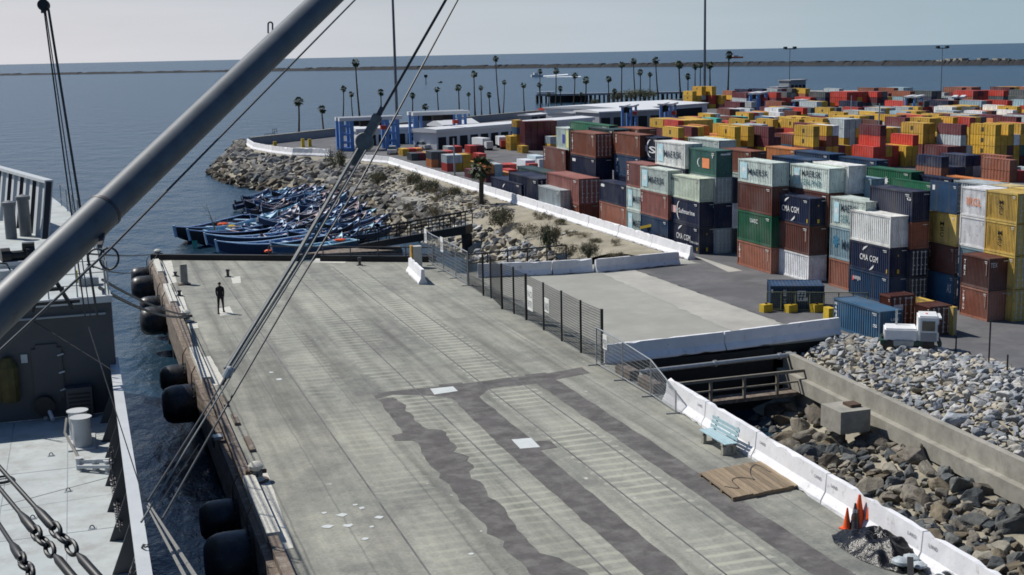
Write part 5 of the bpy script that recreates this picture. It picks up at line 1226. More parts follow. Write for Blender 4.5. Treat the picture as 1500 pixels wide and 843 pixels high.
PALMS = [(437.5, 144, 197, 7.5), (474.5, 156, 193, 6.5), (502, 127, 180, 5), (517.5, 135, 179, 4.5), (527.5, 88, 178, 6.5), (558.6, 132, 176, 5.5), (604, 137, 172, 5), (624, 153, 172, 5), (643, 128, 169, 4.5), (673, 125, 168, 5.5), (687, 136, 169.5, 3.5), (696, 105, 168, 5.5), (705.5, 126, 166.5, 4), (718, 136, 165.5, 4.5), (732, 83, 164.5, 5), (737, 118, 164.3, 3.8),
         (768, 122, 161, 4.5), (791.5, 102, 158, 4), (792, 122, 157.5, 4.2), (814, 101, 154.5, 5), (803, 136, 157, 3.8), (822, 127, 152, 4.4), (840, 108, 154, 5), (857, 114, 152, 6), (851, 136, 152, 3.5), (892, 113, 149.5, 5), (900, 131, 148, 4.6), (910, 92, 147.5, 5), (931, 86.5, 145, 5), (938, 103, 144.5, 5), (952, 107, 142, 4.2), (964, 85, 140, 5.4), (997, 91, 138, 6.5), (1007.5, 109, 137, 5), (1018, 95.5, 137, 4.6), (1025.5, 93, 137, 4.5), (1040.5, 92, 137, 6), (1066, 77, 136, 6.5)]
hsz = lambda top, b: 'very tall' if b-top > 70 else ('tall' if b-top > 45 else ('middling' if b-top > 34 else 'short'))
for i, (x, yt, yb, cp_) in enumerate(PALMS):
    p = W(x, yb, -.7); ppm = F/PX(p)[2]; hgt = zat(p, yt+cp_*.5)+.7
    where = 'behind the left blue gantry' if 495 < x < 585 else ('at the left end of the palm row' if x < 495 else ('behind the right blue gantry' if x < 690 else ('left of the sea trestle' if x < 780 else ('beside the sea trestle' if x < 905 else ('above the dark shrubs' if x < 990 else 'near the right tall mast')))))
    palm(f'{hsz(yt, yb)} slender palm standing {where}, {"%s" % ["first","second","third","fourth","fifth","sixth","seventh","eighth","ninth","tenth","eleventh"][[q for q in range(i+1) if True] and sum(1 for q in PALMS[:i] if ((495 < q[0] < 585) == (495 < x < 585)) and ((q[0] < 495) == (x < 495)) and ((q[0] < 690) == (x < 690)) and ((q[0] < 780) == (x < 780)) and ((q[0] < 905) == (x < 905)) and ((q[0] < 990) == (x < 990)))]} from left there', p.x, p.y, -.9, hgt, cp_/ppm*1.3, i, group='palms along the seawall')
p = W(704, 298, 0); p.x = min(p.x, 38.2); palm('squat bushy palm on the sandy slope against the white yard wall', p.x, p.y, -.25, zat(p, 247)+.2, 1.6, 77, .3)

def bush_mesh(seed, m_, n_=900, sz=.045, up=False):
    rg = random.Random(seed); mb = MB(); lobes = [(Vector((rg.uniform(-.6, .6), rg.uniform(-.6, .6), rg.uniform(.15, .6))), rg.uniform(.25, .5)) for _ in range(9)]
    for k in range(n_):
        c_, r_ = rg.choice(lobes); d = Vector((rg.gauss(0, 1), rg.gauss(0, 1), rg.gauss(0, 1))).normalized(); p = c_+d*r_*rg.random()**.4
        if p.z < 0: p.z = -p.z*.5
        a = Vector((rg.gauss(0, 1), rg.gauss(0, 1), rg.gauss(0, 1)+ (2 if up else 0))).normalized(); b = a.cross(d); b = b.normalized() if b.length > .01 else Vector((1, 0, 0)); s_ = sz*rg.uniform(.6, 1.5); b *= s_*.5; a *= s_*1.6
        mb.add([p-b, p+b, p+a], [(0, 1, 2)])
    return mb.mesh('foliage', m_, fix=False)
BU = [bush_mesh(i, M_bush, 1700) for i in range(4)]; BD = [bush_mesh(i+20, M_bushD, 900, .05, True) for i in range(3)]
def stems_mesh(seed):
    rg = random.Random(seed); mb = MB()
    for k in range(16):
        a = rg.uniform(0, 6.28); r_ = rg.uniform(.2, .7); mb.tube([(0, 0, -.1), (math.cos(a)*r_*.5, math.sin(a)*r_*.5, .35), (math.cos(a)*r_, math.sin(a)*r_, rg.uniform(.5, .95))], [.02, .013, .005], 4)
    return mb.mesh('stems', M_bushD, fix=False)
SB = [stems_mesh(i) for i in range(3)]
def bush(px, py, wpx, hpx, kind, label, z=None, group=None):
    p = W(px, py, -.4 if z is None else z); k = F/PX(p)[2]; sx = wpx/k/1.7; sz = hpx/k/.95
    t = thing('shrub', label, 'shrub', (p.x, p.y, p.z-.1), group); s_ = int(px+py)
    if kind != 'dry': inst('foliage', BU[s_ % 4], t, (0, 0, 0), s_, (sx, sx, sz))
    if kind != 'dark': inst('dry_foliage', BD[s_ % 3], t, (0, 0, 0), s_*2, (sx*1.05, sx*1.05, sz*.8))
    inst('stems', SB[s_ % 3], t, (0, 0, 0), s_, (sx, sx, sz))
bush(498, 246, 34, 32, 'dark', 'dark green bush on the rocky point beside the white barriers', -.3)
bush(734, 328, 46, 30, 'mix', 'wide dry green shrub on the sandy slope right of the squat palm')
bush(804, 362, 34, 42, 'mix', 'tall bright green shrub in the middle of the sandy slope'); bush(862, 376, 30, 28, 'mix', 'small green shrub behind the bridge barrier')
bush(767, 342, 44, 20, 'dry', 'low dry brown scrub between the two green shrubs', -.5); bush(836, 372, 46, 20, 'dry', 'low grey scrub right of the tall green shrub', -.5); bush(900, 376, 30, 12, 'dry', 'tuft of dry grass near the end of the bridge barrier', -.3)
bush(608, 272, 30, 24, 'mix', 'olive shrub among pale rocks, uppermost on the slope'); bush(628, 282, 36, 24, 'mix', 'olive shrub on the slope below the yard wall, left of the broken panel'); bush(664, 290, 28, 22, 'mix', 'olive shrub close to the yard wall, right of the broken panel'); bush(553, 268, 24, 20, 'mix', 'olive shrub low on the rocks behind the wire tackle')
bush(640, 318, 44, 26, 'dry', 'grey brown dead scrub behind the gangway', -.8); bush(598, 306, 18, 14, 'dry', 'brown dead weeds on top of the big concrete block', -.5); bush(1140, 620, 18, 18, 'mix', 'small green weed among the boulders under the catwalk', -3.2)
for i, (x, y, w_, h_) in enumerate(((930, 145, 46, 16), (905, 147, 24, 14), (952, 142, 30, 12), (870, 152, 18, 9), (395, 203, 12, 4), (457, 194, 12, 4), (487, 191, 14, 4))): bush(x, y, w_, h_, 'dark', 'dark round shrub beyond the seawall', -.7, 'shrubs beyond the seawall')
# bare driftwood tree by the boats
rg = random.Random(8); t = thing('bare_tree', 'leafless thin branches standing in the water left of the boats', 'bare tree', tuple(W(322, 350, -3)))
mb = MB(); mb.tube([(0, 0, -1), (-.5, 0, 1.4), (-1.1, 0, 3.4)], [.07, .05, .015], 5); mb.build('trunk', M_bushD, t); mb = MB()
for k in range(26): z = rg.uniform(.6, 3.2); a = rg.uniform(0, 6.28); l_ = rg.uniform(.3, 1.1); x0 = -.36*z; mb.tube([(x0, 0, z), (x0+math.cos(a)*l_*.6, math.sin(a)*l_*.6, z+.1), (x0+math.cos(a)*l_, math.sin(a)*l_, z+rg.uniform(.1, .6))], [.018, .012, .004], 4)
mb.build('branches', M_bushD, t)

# ================================================================== BOATS
def boat_parts():
    n_ = 12; out = []; hull = MB(); inn = MB(); gun = MB()
    def st(t_):
        w_ = .86*(1-max(0, (t_-.42)/.58)**2.1)*(.80+.2*min(1, t_/.3)); sh = .62+.10*(1-t_)**2+.75*max(0, (t_-.35)/.65)**2.2; ke = -.22+.75*max(0, (t_-.72)/.28)**2.2; return w_, sh, ke
    V1 = []; V2 = []
    L = 7.4
    for i in range(n_+1):
        t_ = i/n_; w_, sh, ke = st(t_); y = L*(t_-.5)+.35*max(0, t_-.8)*0
        V1 += [(-w_, y, sh), (-w_*.86, y, ke+.28*(sh-ke)), (0, y-.12*(t_ > .9), ke), (w_*.86, y, ke+.28*(sh-ke)), (w_, y, sh)]
        V2 += [(-w_*.94, y, sh), (-w_*.74, y, max(.10, ke+.15)), (0, y, max(.07, ke+.13)), (w_*.74, y, max(.10, ke+.15)), (w_*.94, y, sh)]
    F_ = [(i*5+j, i*5+j+1, (i+1)*5+j+1, (i+1)*5+j) for i in range(n_) for j in range(4)]
    hull.add(V1, F_+[(0, 4, 3, 2, 1)]); inn.add(V2, F_+[(0, 1, 2, 3, 4)])
    for s_ in (0, 4): gun.tube([Vector(V1[i*5+s_])+Vector((0, 0, .03)) for i in range(n_+1)], .055, 5)
    gun.bar(V1[0], V1[4], .1, .1)
    th_ = MB(); bow = MB()
    thw = []
    for t_ in (.14, .32, .5, .68):
        w_, sh, ke = st(t_); m = MB(); m.box(-w_*.9, w_*.9, L*(t_-.5)-.13, L*(t_-.5)+.13, sh-.2, sh-.13); thw.append(m.mesh('thwart', M_obj))
    w_, sh, ke = st(.86); bow.add([(-w_, L*.36, sh+.01), (w_, L*.36, sh+.01), (0, L*.5, st(1)[1]+.02), (0, L*.5+.1, st(1)[1]+.12)], [(0, 1, 2)]); bow.bar((0, L*.49, st(1)[2]), (0, L*.51, st(1)[1]+.15), .1, .12)
    eng = MB(); eng.box(-.16, .16, -L*.5-.25, -L*.5+.06, .75, 1.2); eng.box(-.07, .07, -L*.5-.18, -L*.5-.02, -.1, .75)
    ribs = MB()
    for t_ in (.22, .41, .59, .77):
        w_, sh, ke = st(t_); y = L*(t_-.5)
        for sg in (-1, 1): ribs.bar((sg*w_*.9, y, sh-.02), (sg*w_*.72, y, .12), .07, .05)
    return hull.mesh('hull', M_obj), inn.mesh('interior', M_obj), gun.mesh('gunwale', M_obj), thw, bow.mesh('bow_deck', M_obj), eng.mesh('outboard_motor', M_obj), ribs.mesh('ribs', M_obj)
HU, IN, GU, TW, BO, EN, RI = boat_parts()
rg = random.Random(5); nb_ = [0]
PALB = [dict(h=(.014,.016,.025), i=(.05,.05,.06), g=(.2,.28,.42), t=(.75,.76,.78)), dict(h=(.03,.05,.10), i=(.16,.17,.22), g=(.38,.52,.72), t=(.72,.62,.6)), dict(h=(.012,.012,.016), i=(.03,.035,.055), g=(.18,.28,.48), t=(.32,.48,.64)), dict(h=(.025,.04,.09), i=(.10,.14,.24), g=(.3,.45,.7), t=(.62,.68,.75)), dict(h=(.03,.05,.10), i=(.12,.2,.36), g=(.40,.58,.8), t=(.48,.64,.78)), dict(h=(.06,.14,.24), i=(.2,.38,.52), g=(.45,.7,.82), t=(.52,.72,.8)), dict(h=(.05,.05,.07), i=(.12,.12,.14), g=(.72,.62,.6), t=(.4,.54,.72))]
def boat(x, y, rz, pal_, label, group=None, tilt=0, s=1.0, pitch=0):
    t = thing('skiff', label, 'boat', (x, y, -2.95), group, rz); t.rotation_euler = (pitch, tilt, rz); t.scale = (s, s, s); q = PALB[pal_]
    inst('hull', HU, t, color=q['h']); inst('interior', IN, t, color=q['i']); inst('gunwale', GU, t, color=q['g']); inst('ribs', RI, t, color=q['g'])
    for m in TW: inst('thwart', m, t, color=q['t'])
    inst('bow_deck', BO, t, color=q['t'] if pal_ != 6 else (.55, .4, .38))
    if rg.random() < .55: inst('outboard_motor', EN, t, color=(.02, .02, .025))
    for k in range(rg.choice((2, 3, 4))):
        g_ = MB(); y = rg.uniform(-2.4, 2.2); x = rg.uniform(-.35, .35); r_ = rg.uniform(.12, .3); g_.lathe((x, y, .3), [(r_*.6, 0), (r_, r_*.5), (r_*.8, r_*1.1), (.02, r_*1.4)], 7); g_.bar((x-.5, y-.3, .62), (x+.4, y+rg.uniform(-1.5, 1.5), .75), .07)
        g_.build('gear', M_obj, t, color=rg.choice(((.6, .45, .42), (.7, .7, .7), (.35, .12, .09), (.08, .08, .1), (.3, .5, .68), (.4, .55, .75), (.62, .62, .66))))
    nb_[0] += 1; return t
# rafts: each is a run of boats side by side; bow pixel of the first and of the last
def bowdir(px, py, px2, py2):
    a, b = W(px, py, -2.5), W(px2, py2, -2.5); return math.atan2(-(a.x-b.x), a.y-b.y)
rafts = [((385, 337), (372, 290), 26, 0, 'left'), ((425, 347), (412, 284), 34, 0, 'second'), ((466, 352), (450, 279), 36, 0, 'third'), ((508, 357), (490, 282), 33, 0, 'fourth'), ((545, 350), (522, 294), 22, 0, 'right')]
for (x0, y0), (x1, y1), n_, bd, nm in rafts:
    for i in range(n_):
        f = i/(n_-1); a = W(x0, y0, -2.6); b = W(x1, y1, -2.6); p = a.lerp(b, f)
        ang = bowdir(300, 330, 400, 318)+rg.uniform(-.5, .55)+.2+(PI if rg.random() < .75 else 0)
        c_ = p+Vector((rg.uniform(-1.3, 1.3), rg.uniform(-.6, .6), 0))
        boat(c_.x, c_.y, ang, rg.choice((0, 1, 1, 3, 3, 4, 4, 5, 6, 2, 6)), f'blue skiff moored side by side in the {nm} raft of boats', f'skiffs of the {nm} raft', rg.uniform(-.38, .38), rg.uniform(.48, .62), rg.uniform(0, .16)).location.z += rg.uniform(0, .5)+(.7*math.sin(PI*f) if nm in ('second', 'third', 'fourth') else 0)
def boat_px(bow, stern, pal_, label, s=None, tilt=0):
    a, b = W(*bow, -2.4), W(*stern, -2.6); d = a-b; L = d.length; c_ = (a+b)/2; o = boat(c_.x, c_.y, math.atan2(-d.x, d.y), pal_, label, None, tilt, L/7.4); o.scale = (L/7.4*.85, L/7.4, min(1.15, L/7.4*.9)); return o
boat_px((257, 349), (372, 322), 2, 'long dark skiff with pale bow, leftmost and farthest of the front boats')
boat_px((404, 325), (306, 347), 5, 'bright light blue skiff with its raised bow pointing right', tilt=.12)
boat_px((277, 354), (425, 334), 2, 'long dark blue skiff with a green rag over its pale bow')
boat_px((302, 360), (452, 345), 4, 'long blue skiff third from the pier end with white striped edge')
boat_px((318, 371), (470, 352), 4, 'blue skiff closest to the pier end, light blue rim')
boat_px((398, 371), (520, 358), 5, 'light blue skiff nearest the gangway foot beside the dock'); boat_px((422, 350), (522, 341), 2, 'dark skiff tucked between the front boats and the gangway')
boat_px((560, 328), (500, 338), 4, 'blue skiff with bow pointing at the gangway rails')
def small(px, py, z, r, m_, name, label, cat, sc_=(1, 1, .6)):
    p = W(px, py, z); mb = MB(); mb.lathe((0, 0, 0), [(r*.5, 0), (r, r*.35), (r*.9, r*.8), (r*.3, r*1.1)], 8); o = mb.build(name, m_, loc=p); o.scale = sc_
    for v in o.data.vertices: v.co += v.co.normalized()*noise.noise(v.co*7)*.2*r
    tag(o, label, cat)
small(327, 331, -2.3, .42, M_orange, 'life_jacket', 'orange life jacket heaped in the leftmost front skiff', 'life jacket', (1.4, 1, .7)); small(339, 334, -2.3, .45, M_yellow, 'fuel_can', 'yellow fuel can in the leftmost front skiff', 'can'); small(315, 336, -2.3, .38, mat('pink cloth', (.5, .3, .26), .8), 'bundle', 'pink bundle left of the orange life jacket', 'bundle')
small(393, 370, -2.3, .35, M_orange, 'float', 'orange float in the skiff closest to the pier end', 'float'); small(498, 354, -2.3, .4, M_orange, 'float', 'orange float in the skiff near the gangway foot', 'float', (1.5, 1, .6))
small(297, 341, -2.3, .3, M_plate, 'bundle', 'white bundle near the bow of the leftmost front skiff', 'bundle')
mb = MB(); p = W(281, 358, -2.0); mb.add([(0, 0, .3), (.5, .1, .3), (.4, -.15, -.5), (.1, -.2, -.4)], [(0, 1, 2, 3)]); tag(mb.build('rag', mat('green cloth', (.08, .35, .26), .9), loc=p, fix=False), 'green rag hanging over the bow of a long dark skiff', 'rag')

# ================================================================== MASTS, GANTRIES, BUILDINGS
def mast(px, yb, ytop, wpx, label, m_=M_pole, z=0, light=False, n_=8, dx=0):
    p = W(px, yb, z); k = F/PX(p)[2]; hgt = (zat(p, ytop) if ytop > -100 else 60)-z; t = thing('light_mast', label, 'mast', (p.x, p.y, z+.004)); mb = MB(); mb.tube([(0, 0, 0), (0, 0, hgt)], [wpx/k/2*1.2, wpx/k/2*.8], n_); mb.build('pole', m_, t, smooth=True)
    mb = MB(); r = wpx/k; mb.tube([(0, 0, -.002), (0, 0, r*.5)], [r*1.2, r*1.2], n_); mb.build('base', M_conc, t)
    if light:
        mb = MB(); mb.bar((-14/k/2, 4/k/2, hgt), (14/k/2, -4/k/2, hgt), 1.2/k); mb.build('crossarm', m_, t)
        for s_ in (-1, 1): mb = MB(); mb.box(-2.2/k, 2.2/k, -2/k, 2/k, -1.8/k, 1.8/k); mb.build('lamp', M_black, t, loc=(s_*6.5/k, -s_*2/k, hgt+.3))
    return t
mast(583, 214, -60, 4.0, 'very tall grey mast beside the left blue gantry'); mast(1032, 150, -60, 3.6, 'very tall grey mast beside the right palms')
mast(1156, 141, 72, 1.1, 'twin lamp mast above the middle of the container yard', light=True); mast(1378, 140, 71, 1.1, 'twin lamp mast above the right dark canopies', light=True)
mast(1286, 236, 152, 2.2, 'pale slim mast among the yellow containers, left of the white box', M_galv); mast(1051, 206, 168, 2.0, 'pale slim mast by the turquoise container', M_galv); mast(666, 257, 203, 2.4, 'pale lamp mast among the red containers', M_galv); mast(1246, 190, 140, 1.4, 'thin grey mast in front of the far stacks', M_galv); mast(1322, 178, 142, 1.6, 'thin pale mast left of the blue gantry legs', M_galv)
mast(814, 164, 153, 1.6, 'small pale flag mast near the red roof', M_galv)
def gantry(label, xl, xr, yt, yb, legw, top=3.2, depth=5, beamc=None, xs=2):
    a, b = W(xl, yb, 0), W(xr, yb-3, 0); k = F/PX(a)[2]; hgt = zat(a, yt); t = thing('gantry_crane', label, 'gantry crane', (a.x, a.y, .004)); d = (b-a); dd = d.normalized(); nn = Vector((-dd.y, dd.x, 0))
    lw = legw/k
    for nm_, q in (('leg', Vector((0, 0, 0))), ('leg', d)):
        for o_ in (0, depth):
            mb = MB(); c_ = q+nn*o_*.5
            for f in (0, 1): x = c_+dd*(f*lw*.78); mb.bar(x, x+Vector((0, 0, hgt-.3)), lw*.28, lw*.28)
            for z in (.25, .5, .75): mb.bar(c_+Vector((0, 0, hgt*z)), c_+dd*lw*.78+Vector((0, 0, hgt*z)), lw*.12)
            mb.bar(c_-dd*lw*.1+Vector((0, 0, .25)), c_+dd*lw*.9+Vector((0, 0, .25)), lw*.5, .5); mb.build(nm_, M_blue, t)
    mb = MB()
    for o_ in (0, depth*.5): mb.bar(nn*o_+Vector((0, 0, hgt-.15))-dd*.3, d+dd*(lw+.3)+nn*o_+Vector((0, 0, hgt-.15)), .9, top/k*1.4)
    mb.build('top_beam', M_roofw, t)
    if (b-a).length > 4: mb = MB(); mb.bar(dd*lw+nn*depth*.5+Vector((0, 0, hgt*.83)), d+nn*depth*.5+Vector((0, 0, hgt*.83)), .15, hgt*.22); mb.build('louvre_panel', M_gap, t)
    mb = MB(); q = d*.55; mb.bar(q+Vector((0, 0, hgt-.9))+nn*1.0-dd*.8, q+Vector((0, 0, hgt-.9))+nn*1.0+dd*.8, 1.2, .9); mb.build('trolley', M_black, t)
    mb = MB(); q = d+dd*(-1.0); mb.bar(q+Vector((0, 0, hgt*.68)), q+dd*.9+Vector((0, 0, hgt*.68)), .7, .6); mb.build('cab', M_red_, t)
    return t, d, hgt
M_red_ = mat('red cab paint', (.5, .06, .04), .5)
g1 = gantry('left of the two blue white gantry cranes near the rocky point', 501, 568, 174, 222, 20, 3.6); g2 = gantry('right of the two blue white gantry cranes near the rocky point', 608, 673, 166, 213, 13, 3.6)
mb = MB(); a = W(522, 218, 0)
for (lb_, xl, xr, yt, yb, lw) in (('short blue gantry behind the stacked rust containers', 924, 931, 155, 196, 8), ('blue gantry with orange cab left of the yellow stacks', 981, 988, 152, 202, 9), ('blue gantry with white top at the left of the distant stacks', 1109, 1121, 136.5, 172, 9), ('blue gantry legs in the middle of the distant stacks', 1172, 1195, 147, 168, 5), ('blue gantry legs right of the small grey buildings', 1241, 1250, 147, 165, 4), ('blue gantry legs behind the white and grey containers', 1285, 1296, 147, 165, 4), ('tall blue gantry with white top between the lettered far stacks', 1338, 1349, 141.5, 182, 6), ('single legged blue gantry at the far right', 1408, 1411, 142, 170, 3), ('blue gantry legs behind the first far rows', 1214, 1226, 149, 166, 4)):
    gantry(lb_, xl, xr, yt, yb, lw, 1.8, 3)
def shed(label, pts_px, ytop, m_wall, m_roof, name='warehouse', slope=0, openings=0, roofh=.25, depth=10, name2='roof', over=.3):
    """front base line given by two points, roof height by a row, building extends away along +Y"""
    (x0, y0), (x1, y1) = pts_px; a, b = W(x0, y0, 0), W(x1, y1, 0); h_ = zat(a, ytop); t = thing(name, label, 'building', (a.x, a.y, .004)); d = b-a; dd = d.normalized(); n_ = Vector((-dd.y, dd.x, 0))
    ang = math.atan2(d.y, d.x); t.rotation_euler = (0, 0, ang); L = d.length
    mb = MB(); mb.box(0, L, 0, depth, 0, h_); mb.build('wall', m_wall, t)
    mb = MB(); mb.add([(-over, -over, h_), (L+over, -over, h_), (L+over, depth+over, h_), (-over, depth+over, h_), (-over, -over, h_+roofh), (L+over, -over, h_+roofh), (L+over, depth*.5, h_+roofh+slope), (-over, depth*.5, h_+roofh+slope), (L+over, depth+over, h_+roofh), (-over, depth+over, h_+roofh)], [(0, 1, 5, 4), (4, 5, 6, 7), (7, 6, 8, 9), (0, 4, 7, 9, 3), (1, 2, 8, 6, 5), (3, 9, 8, 2)]); mb.build(name2, m_roof, t)
    for i in range(openings):
        mb = MB(); w_ = L/openings; mb.box(w_*i+w_*.14, w_*i+w_*.86, -.03, .0, .01, h_*.72); mb.build('doorway', M_gap, t)
    return t, h_, L
shed('long white gatehouse canopy with dark truck lanes, left half', ((640, 220), (775, 207)), 195, M_roofw, M_roofw, 'gatehouse', .2, 9, .5, 5)
shed('long white gatehouse canopy with dark truck lanes, right half', ((778, 207), (868, 198)), 184, M_roofw, M_roofw, 'gatehouse', .2, 6, .5, 5)
shed('white office block seen through the left gantry', ((524, 214), (610, 210)), 193, M_roofw, M_roofw, 'office', .3, 6, .4, 4)
shed('white tank shaped shed seen through the right gantry', ((650, 200), (700, 197)), 186, M_roofw, M_roofw, 'shed', .8, 3, .3, 5)
shed('low white workshop with grey front left of the rust containers', ((878, 192), (968, 187)), 166, M_grey, M_roofw, 'workshop', .3, 5, .25, 8)
shed('big white sloping roofed warehouse behind the seawall', ((918, 178), (1036, 168)), 161, M_roofw, M_roofw, 'warehouse', .5, 2, .2, 22)
shed('small low shed with bright red roof behind the gatehouse', ((802, 172), (838, 170)), 162, M_roofw, M_red_, 'shed', .3, 2, .3, 3)
shed('small grey hut left of the red roofed shed', ((778, 178), (800, 176)), 170, M_grey, M_roofw, 'hut', .2, 2, .2, 3)
shed('low grey hut beside the gatehouse roof', ((838, 182), (880, 178)), 168, M_roofw, M_grey, 'hut', .2, 3, .2, 5)
shed('square grey tower block on the horizon right of the palms', ((1158, 141), (1180, 140)), 119, M_grey, M_grey, 'tower', .1, 4, .3, 5)
shed('small pale block left of the square tower', ((1140, 142), (1154, 141.5)), 129, M_conc, M_grey, 'hut', .1, 2, .3, 4)
shed('long dark canopy at the far right, left one', ((1318, 150), (1378, 149)), 139, M_gap, M_gap, 'canopy', .1, 0, .5, 8); shed('long dark canopy at the far right, right one', ((1389, 150), (1470, 149)), 138.5, M_gap, M_gap, 'canopy', .1, 0, .5, 8)
shed('long pale quay shed along the far shore', ((1130, 146), (1316, 145)), 140, M_gap, M_conc, 'quay_shed', .1, 0, .9, 10); shed('pale quay shed at the right edge of the far shore', ((1474, 146), (1560, 146)), 138, M_conc, M_conc, 'quay_shed', .1, 0, .6, 10)
# cars by the gatehouse
def car(px, py, c, label, s=.62):
    p = W(px, py, 0); t = thing('parked_car', label, 'car', (p.x, p.y, 0), 'cars by the gatehouse', rg.uniform(-.3, .3)); t.scale = (s, s, s); m_ = mat('car paint', c, .35)
    mb = MB(); mb.prism([(-.85, -2.1), (.85, -2.1), (.9, -1.2), (.9, 1.6), (.8, 2.1), (-.8, 2.1), (-.9, 1.6), (-.9, -1.2)], .3, .95); mb.build('body', m_, t); mb = MB(); mb.add([(-.8, -1.1, .95), (.8, -1.1, .95), (.8, 1.5, .95), (-.8, 1.5, .95), (-.65, -.4, 1.5), (.65, -.4, 1.5), (.65, 1.2, 1.5), (-.65, 1.2, 1.5)], [(4, 5, 6, 7), (0, 1, 5, 4), (1, 2, 6, 5), (2, 3, 7, 6), (3, 0, 4, 7)]); mb.build('cabin', M_glass, t)
    mb = MB(); mb.box(-.63, .63, -.38, 1.18, 1.5, 1.54); mb.build('roof', m_, t)
    for x in (-.82, .82):
        for y in (-1.3, 1.3): mb = MB(); mb.lathe((x, y, .33), [(.33, -.1), (.33, .1)], 12, (1, 0, 0)); mb.build('wheel', M_rubber, t)
for i, (x, y, c, l_) in enumerate(((689, 213, (.6, .6, .6), 'white car left of the white pair beside the right gantry'), (700, 213.5, (.65, .65, .65), 'white car right of the right gantry leg'), (733, 211, (.05, .12, .3), 'blue car in front of the gatehouse lanes'), (741, 212, (.65, .65, .65), 'white car beside the blue car at the gatehouse'), (620, 219, (.5, .5, .5), 'grey car between the two gantries'), (575, 226, (.6, .6, .6), 'white car under the left gantry'))): car(x, y, c, l_, .75)
# lorry cluster behind blue navy stacks: small reefer trailers
for i, (x, y, c, l_) in enumerate(((770, 257, (.6, .63, .66), 'white trailer beside the red boxes left of the brown container'), (785, 250, (.5, .6, .65), 'pale trailer behind the white trailer left of the brown container'))):
    p = W(x, y, 0); t = thing('trailer', l_, 'trailer', (p.x, p.y, 0)); mb = MB(); mb.box(0, 1.2, 0, 3.2, .45, 1.7); mb.build('box_body', M_obj, t, color=c); mb = MB(); mb.box(.05, 1.15, -1.1, -.1, .3, 1.4); mb.build('cab', M_obj, t, color=(.5, .1, .08) if i == 0 else (.6, .6, .6))
    for y_ in (-.6, .6, 2.6): mb = MB(); mb.lathe((.6, y_, .25), [(.25, -.62), (.25, .62)], 10, (1, 0, 0)); mb.build('wheel', M_rubber, t)
# yellow bollards on the tip
for i, (x, y, h_) in enumerate(((403, 217, 1.0), (444, 216, 1.35), (454, 215, 1.2))):
    p = W(x, y, 0); mb = MB(); mb.box(-.25, .25, -.25, .25, 0, h_); mb.box(-.3, .3, -.3, .3, 0, .15)
    if i == 0: mb.box(-.9, .3, -.2, .2, .15, .4)
    tag(mb.build('yellow_post', M_yellow, loc=(p.x, p.y, .004)), ['low yellow post with step, leftmost on the paved point', 'taller yellow post in the middle of the paved point', 'yellow post nearest the left gantry on the paved point'][i], 'post')
sheet('pale_pad', [W(402, 219, 0), W(442, 216, 0), W(470, 218, 0), W(430, 222, 0)], .01, M_concP)
railing('grey railing on the beach beyond the paved point', tuple(W(388, 205, -.9)), tuple(W(402, 203, -.9)), 3, 1.0, M_steel, nrail=2); railing('second grey railing with box on the beach', tuple(W(400, 203, -.9)), tuple(W(406, 202, -.9)), 2, 1.7, M_steel, nrail=3)

# ---- breakwater, trestle, sea things
bw = [W(x, y, -3) for x, y in ((-150, 114.5), (0, 111), (380, 105), (740, 100.3), (1000, 97.6), (1120, 96.8), (1300, 96.3), (1500, 95.2), (1700, 94))]
t = thing('breakwater', 'long dark breakwater of boulders stretching across the whole sea', 'breakwater'); mb = MB(); rg = random.Random(4)
for a, b in zip(bw, bw[1:]):
    n_ = 60; k = F/PX(a)[2]
    for i in range(n_):
        p = a.lerp(b, i/n_); q = a.lerp(b, (i+1)/n_+.001); h_ = 2.7 if a.x < 0 else 3.8; h_ *= rg.uniform(.8, 1.15); mb.ext([(-7, 0), (7, 0), (3, h_), (-3, h_)], p, q)
mb.build('stone_mound', mat('breakwater stone', (.02, .022, .026), .9, var=.6, vs=.2, space='World', dirt=(.055, .057, .06), ds=.15, dlo=.55, dhi=.8), t)
for i in range(14):
    mb = MB(); p = bw[6].lerp(bw[7], .4+.6*rg.random())*1.0; r = rg.uniform(2, 5); mb.box(p.x-r, p.x+r, p.y-2+4, p.y+6, p.z+3, p.z+rg.uniform(4.0, 5.6)); mb.build('pale_boulder', M_conc, t)
A, B = W(787, 151, -3), W(1004, 147.5, -3)
zt = zat(A, 139.5); t = thing('trestle_pier', 'low dark trestle jetty on piles in the sea behind the palms', 'jetty', A); d = B-A; mb = MB(); mb.bar(Vector((0, 0, zt+3)), d+Vector((0, 0, zt+3)), 3, .7); mb.build('deck', M_grey, t)
for i in range(34): mb = MB(); q = d*(i/33); mb.bar(q+Vector((0, 0, -1)), q+Vector((0, 0, zt+3)), .5 if i % 4 else .8); mb.build('pile', M_tar, t)
mb = MB(); q = d*.2; mb.box(q.x-6, q.x+8, q.y, q.y+.6, -.5, zt+2.8); mb.build('bent_wall', M_tar, t); mb = MB(); mb.bar(Vector((0, 0, zt+3.4)), Vector((0, 0, zt+3.4))+d.normalized()*6, 2, 1.4); mb.build('head_platform', M_roofw, t)
p = W(813, 111, -2.98); v_ = W(850, 110.6, -2.98)-W(788, 113, -2.98); mb = MB(); a, b, c_ = W(788, 113.5, -2.98), W(832, 109, -2.98), W(850, 113.5, -2.98)
mb.add([W(788, 111.8, -2.95), W(832, 108.6, -2.95), W(832, 109.8, -2.95), W(790, 112.6, -2.95)], [(0, 1, 2, 3)]); mb.add([W(800, 112.9, -2.95), W(850, 111.9, -2.95), W(852, 112.8, -2.95), W(800, 113.4, -2.95)], [(0, 1, 2, 3)])
o = mb.build('wake', M_foam, fix=False); struct(o)
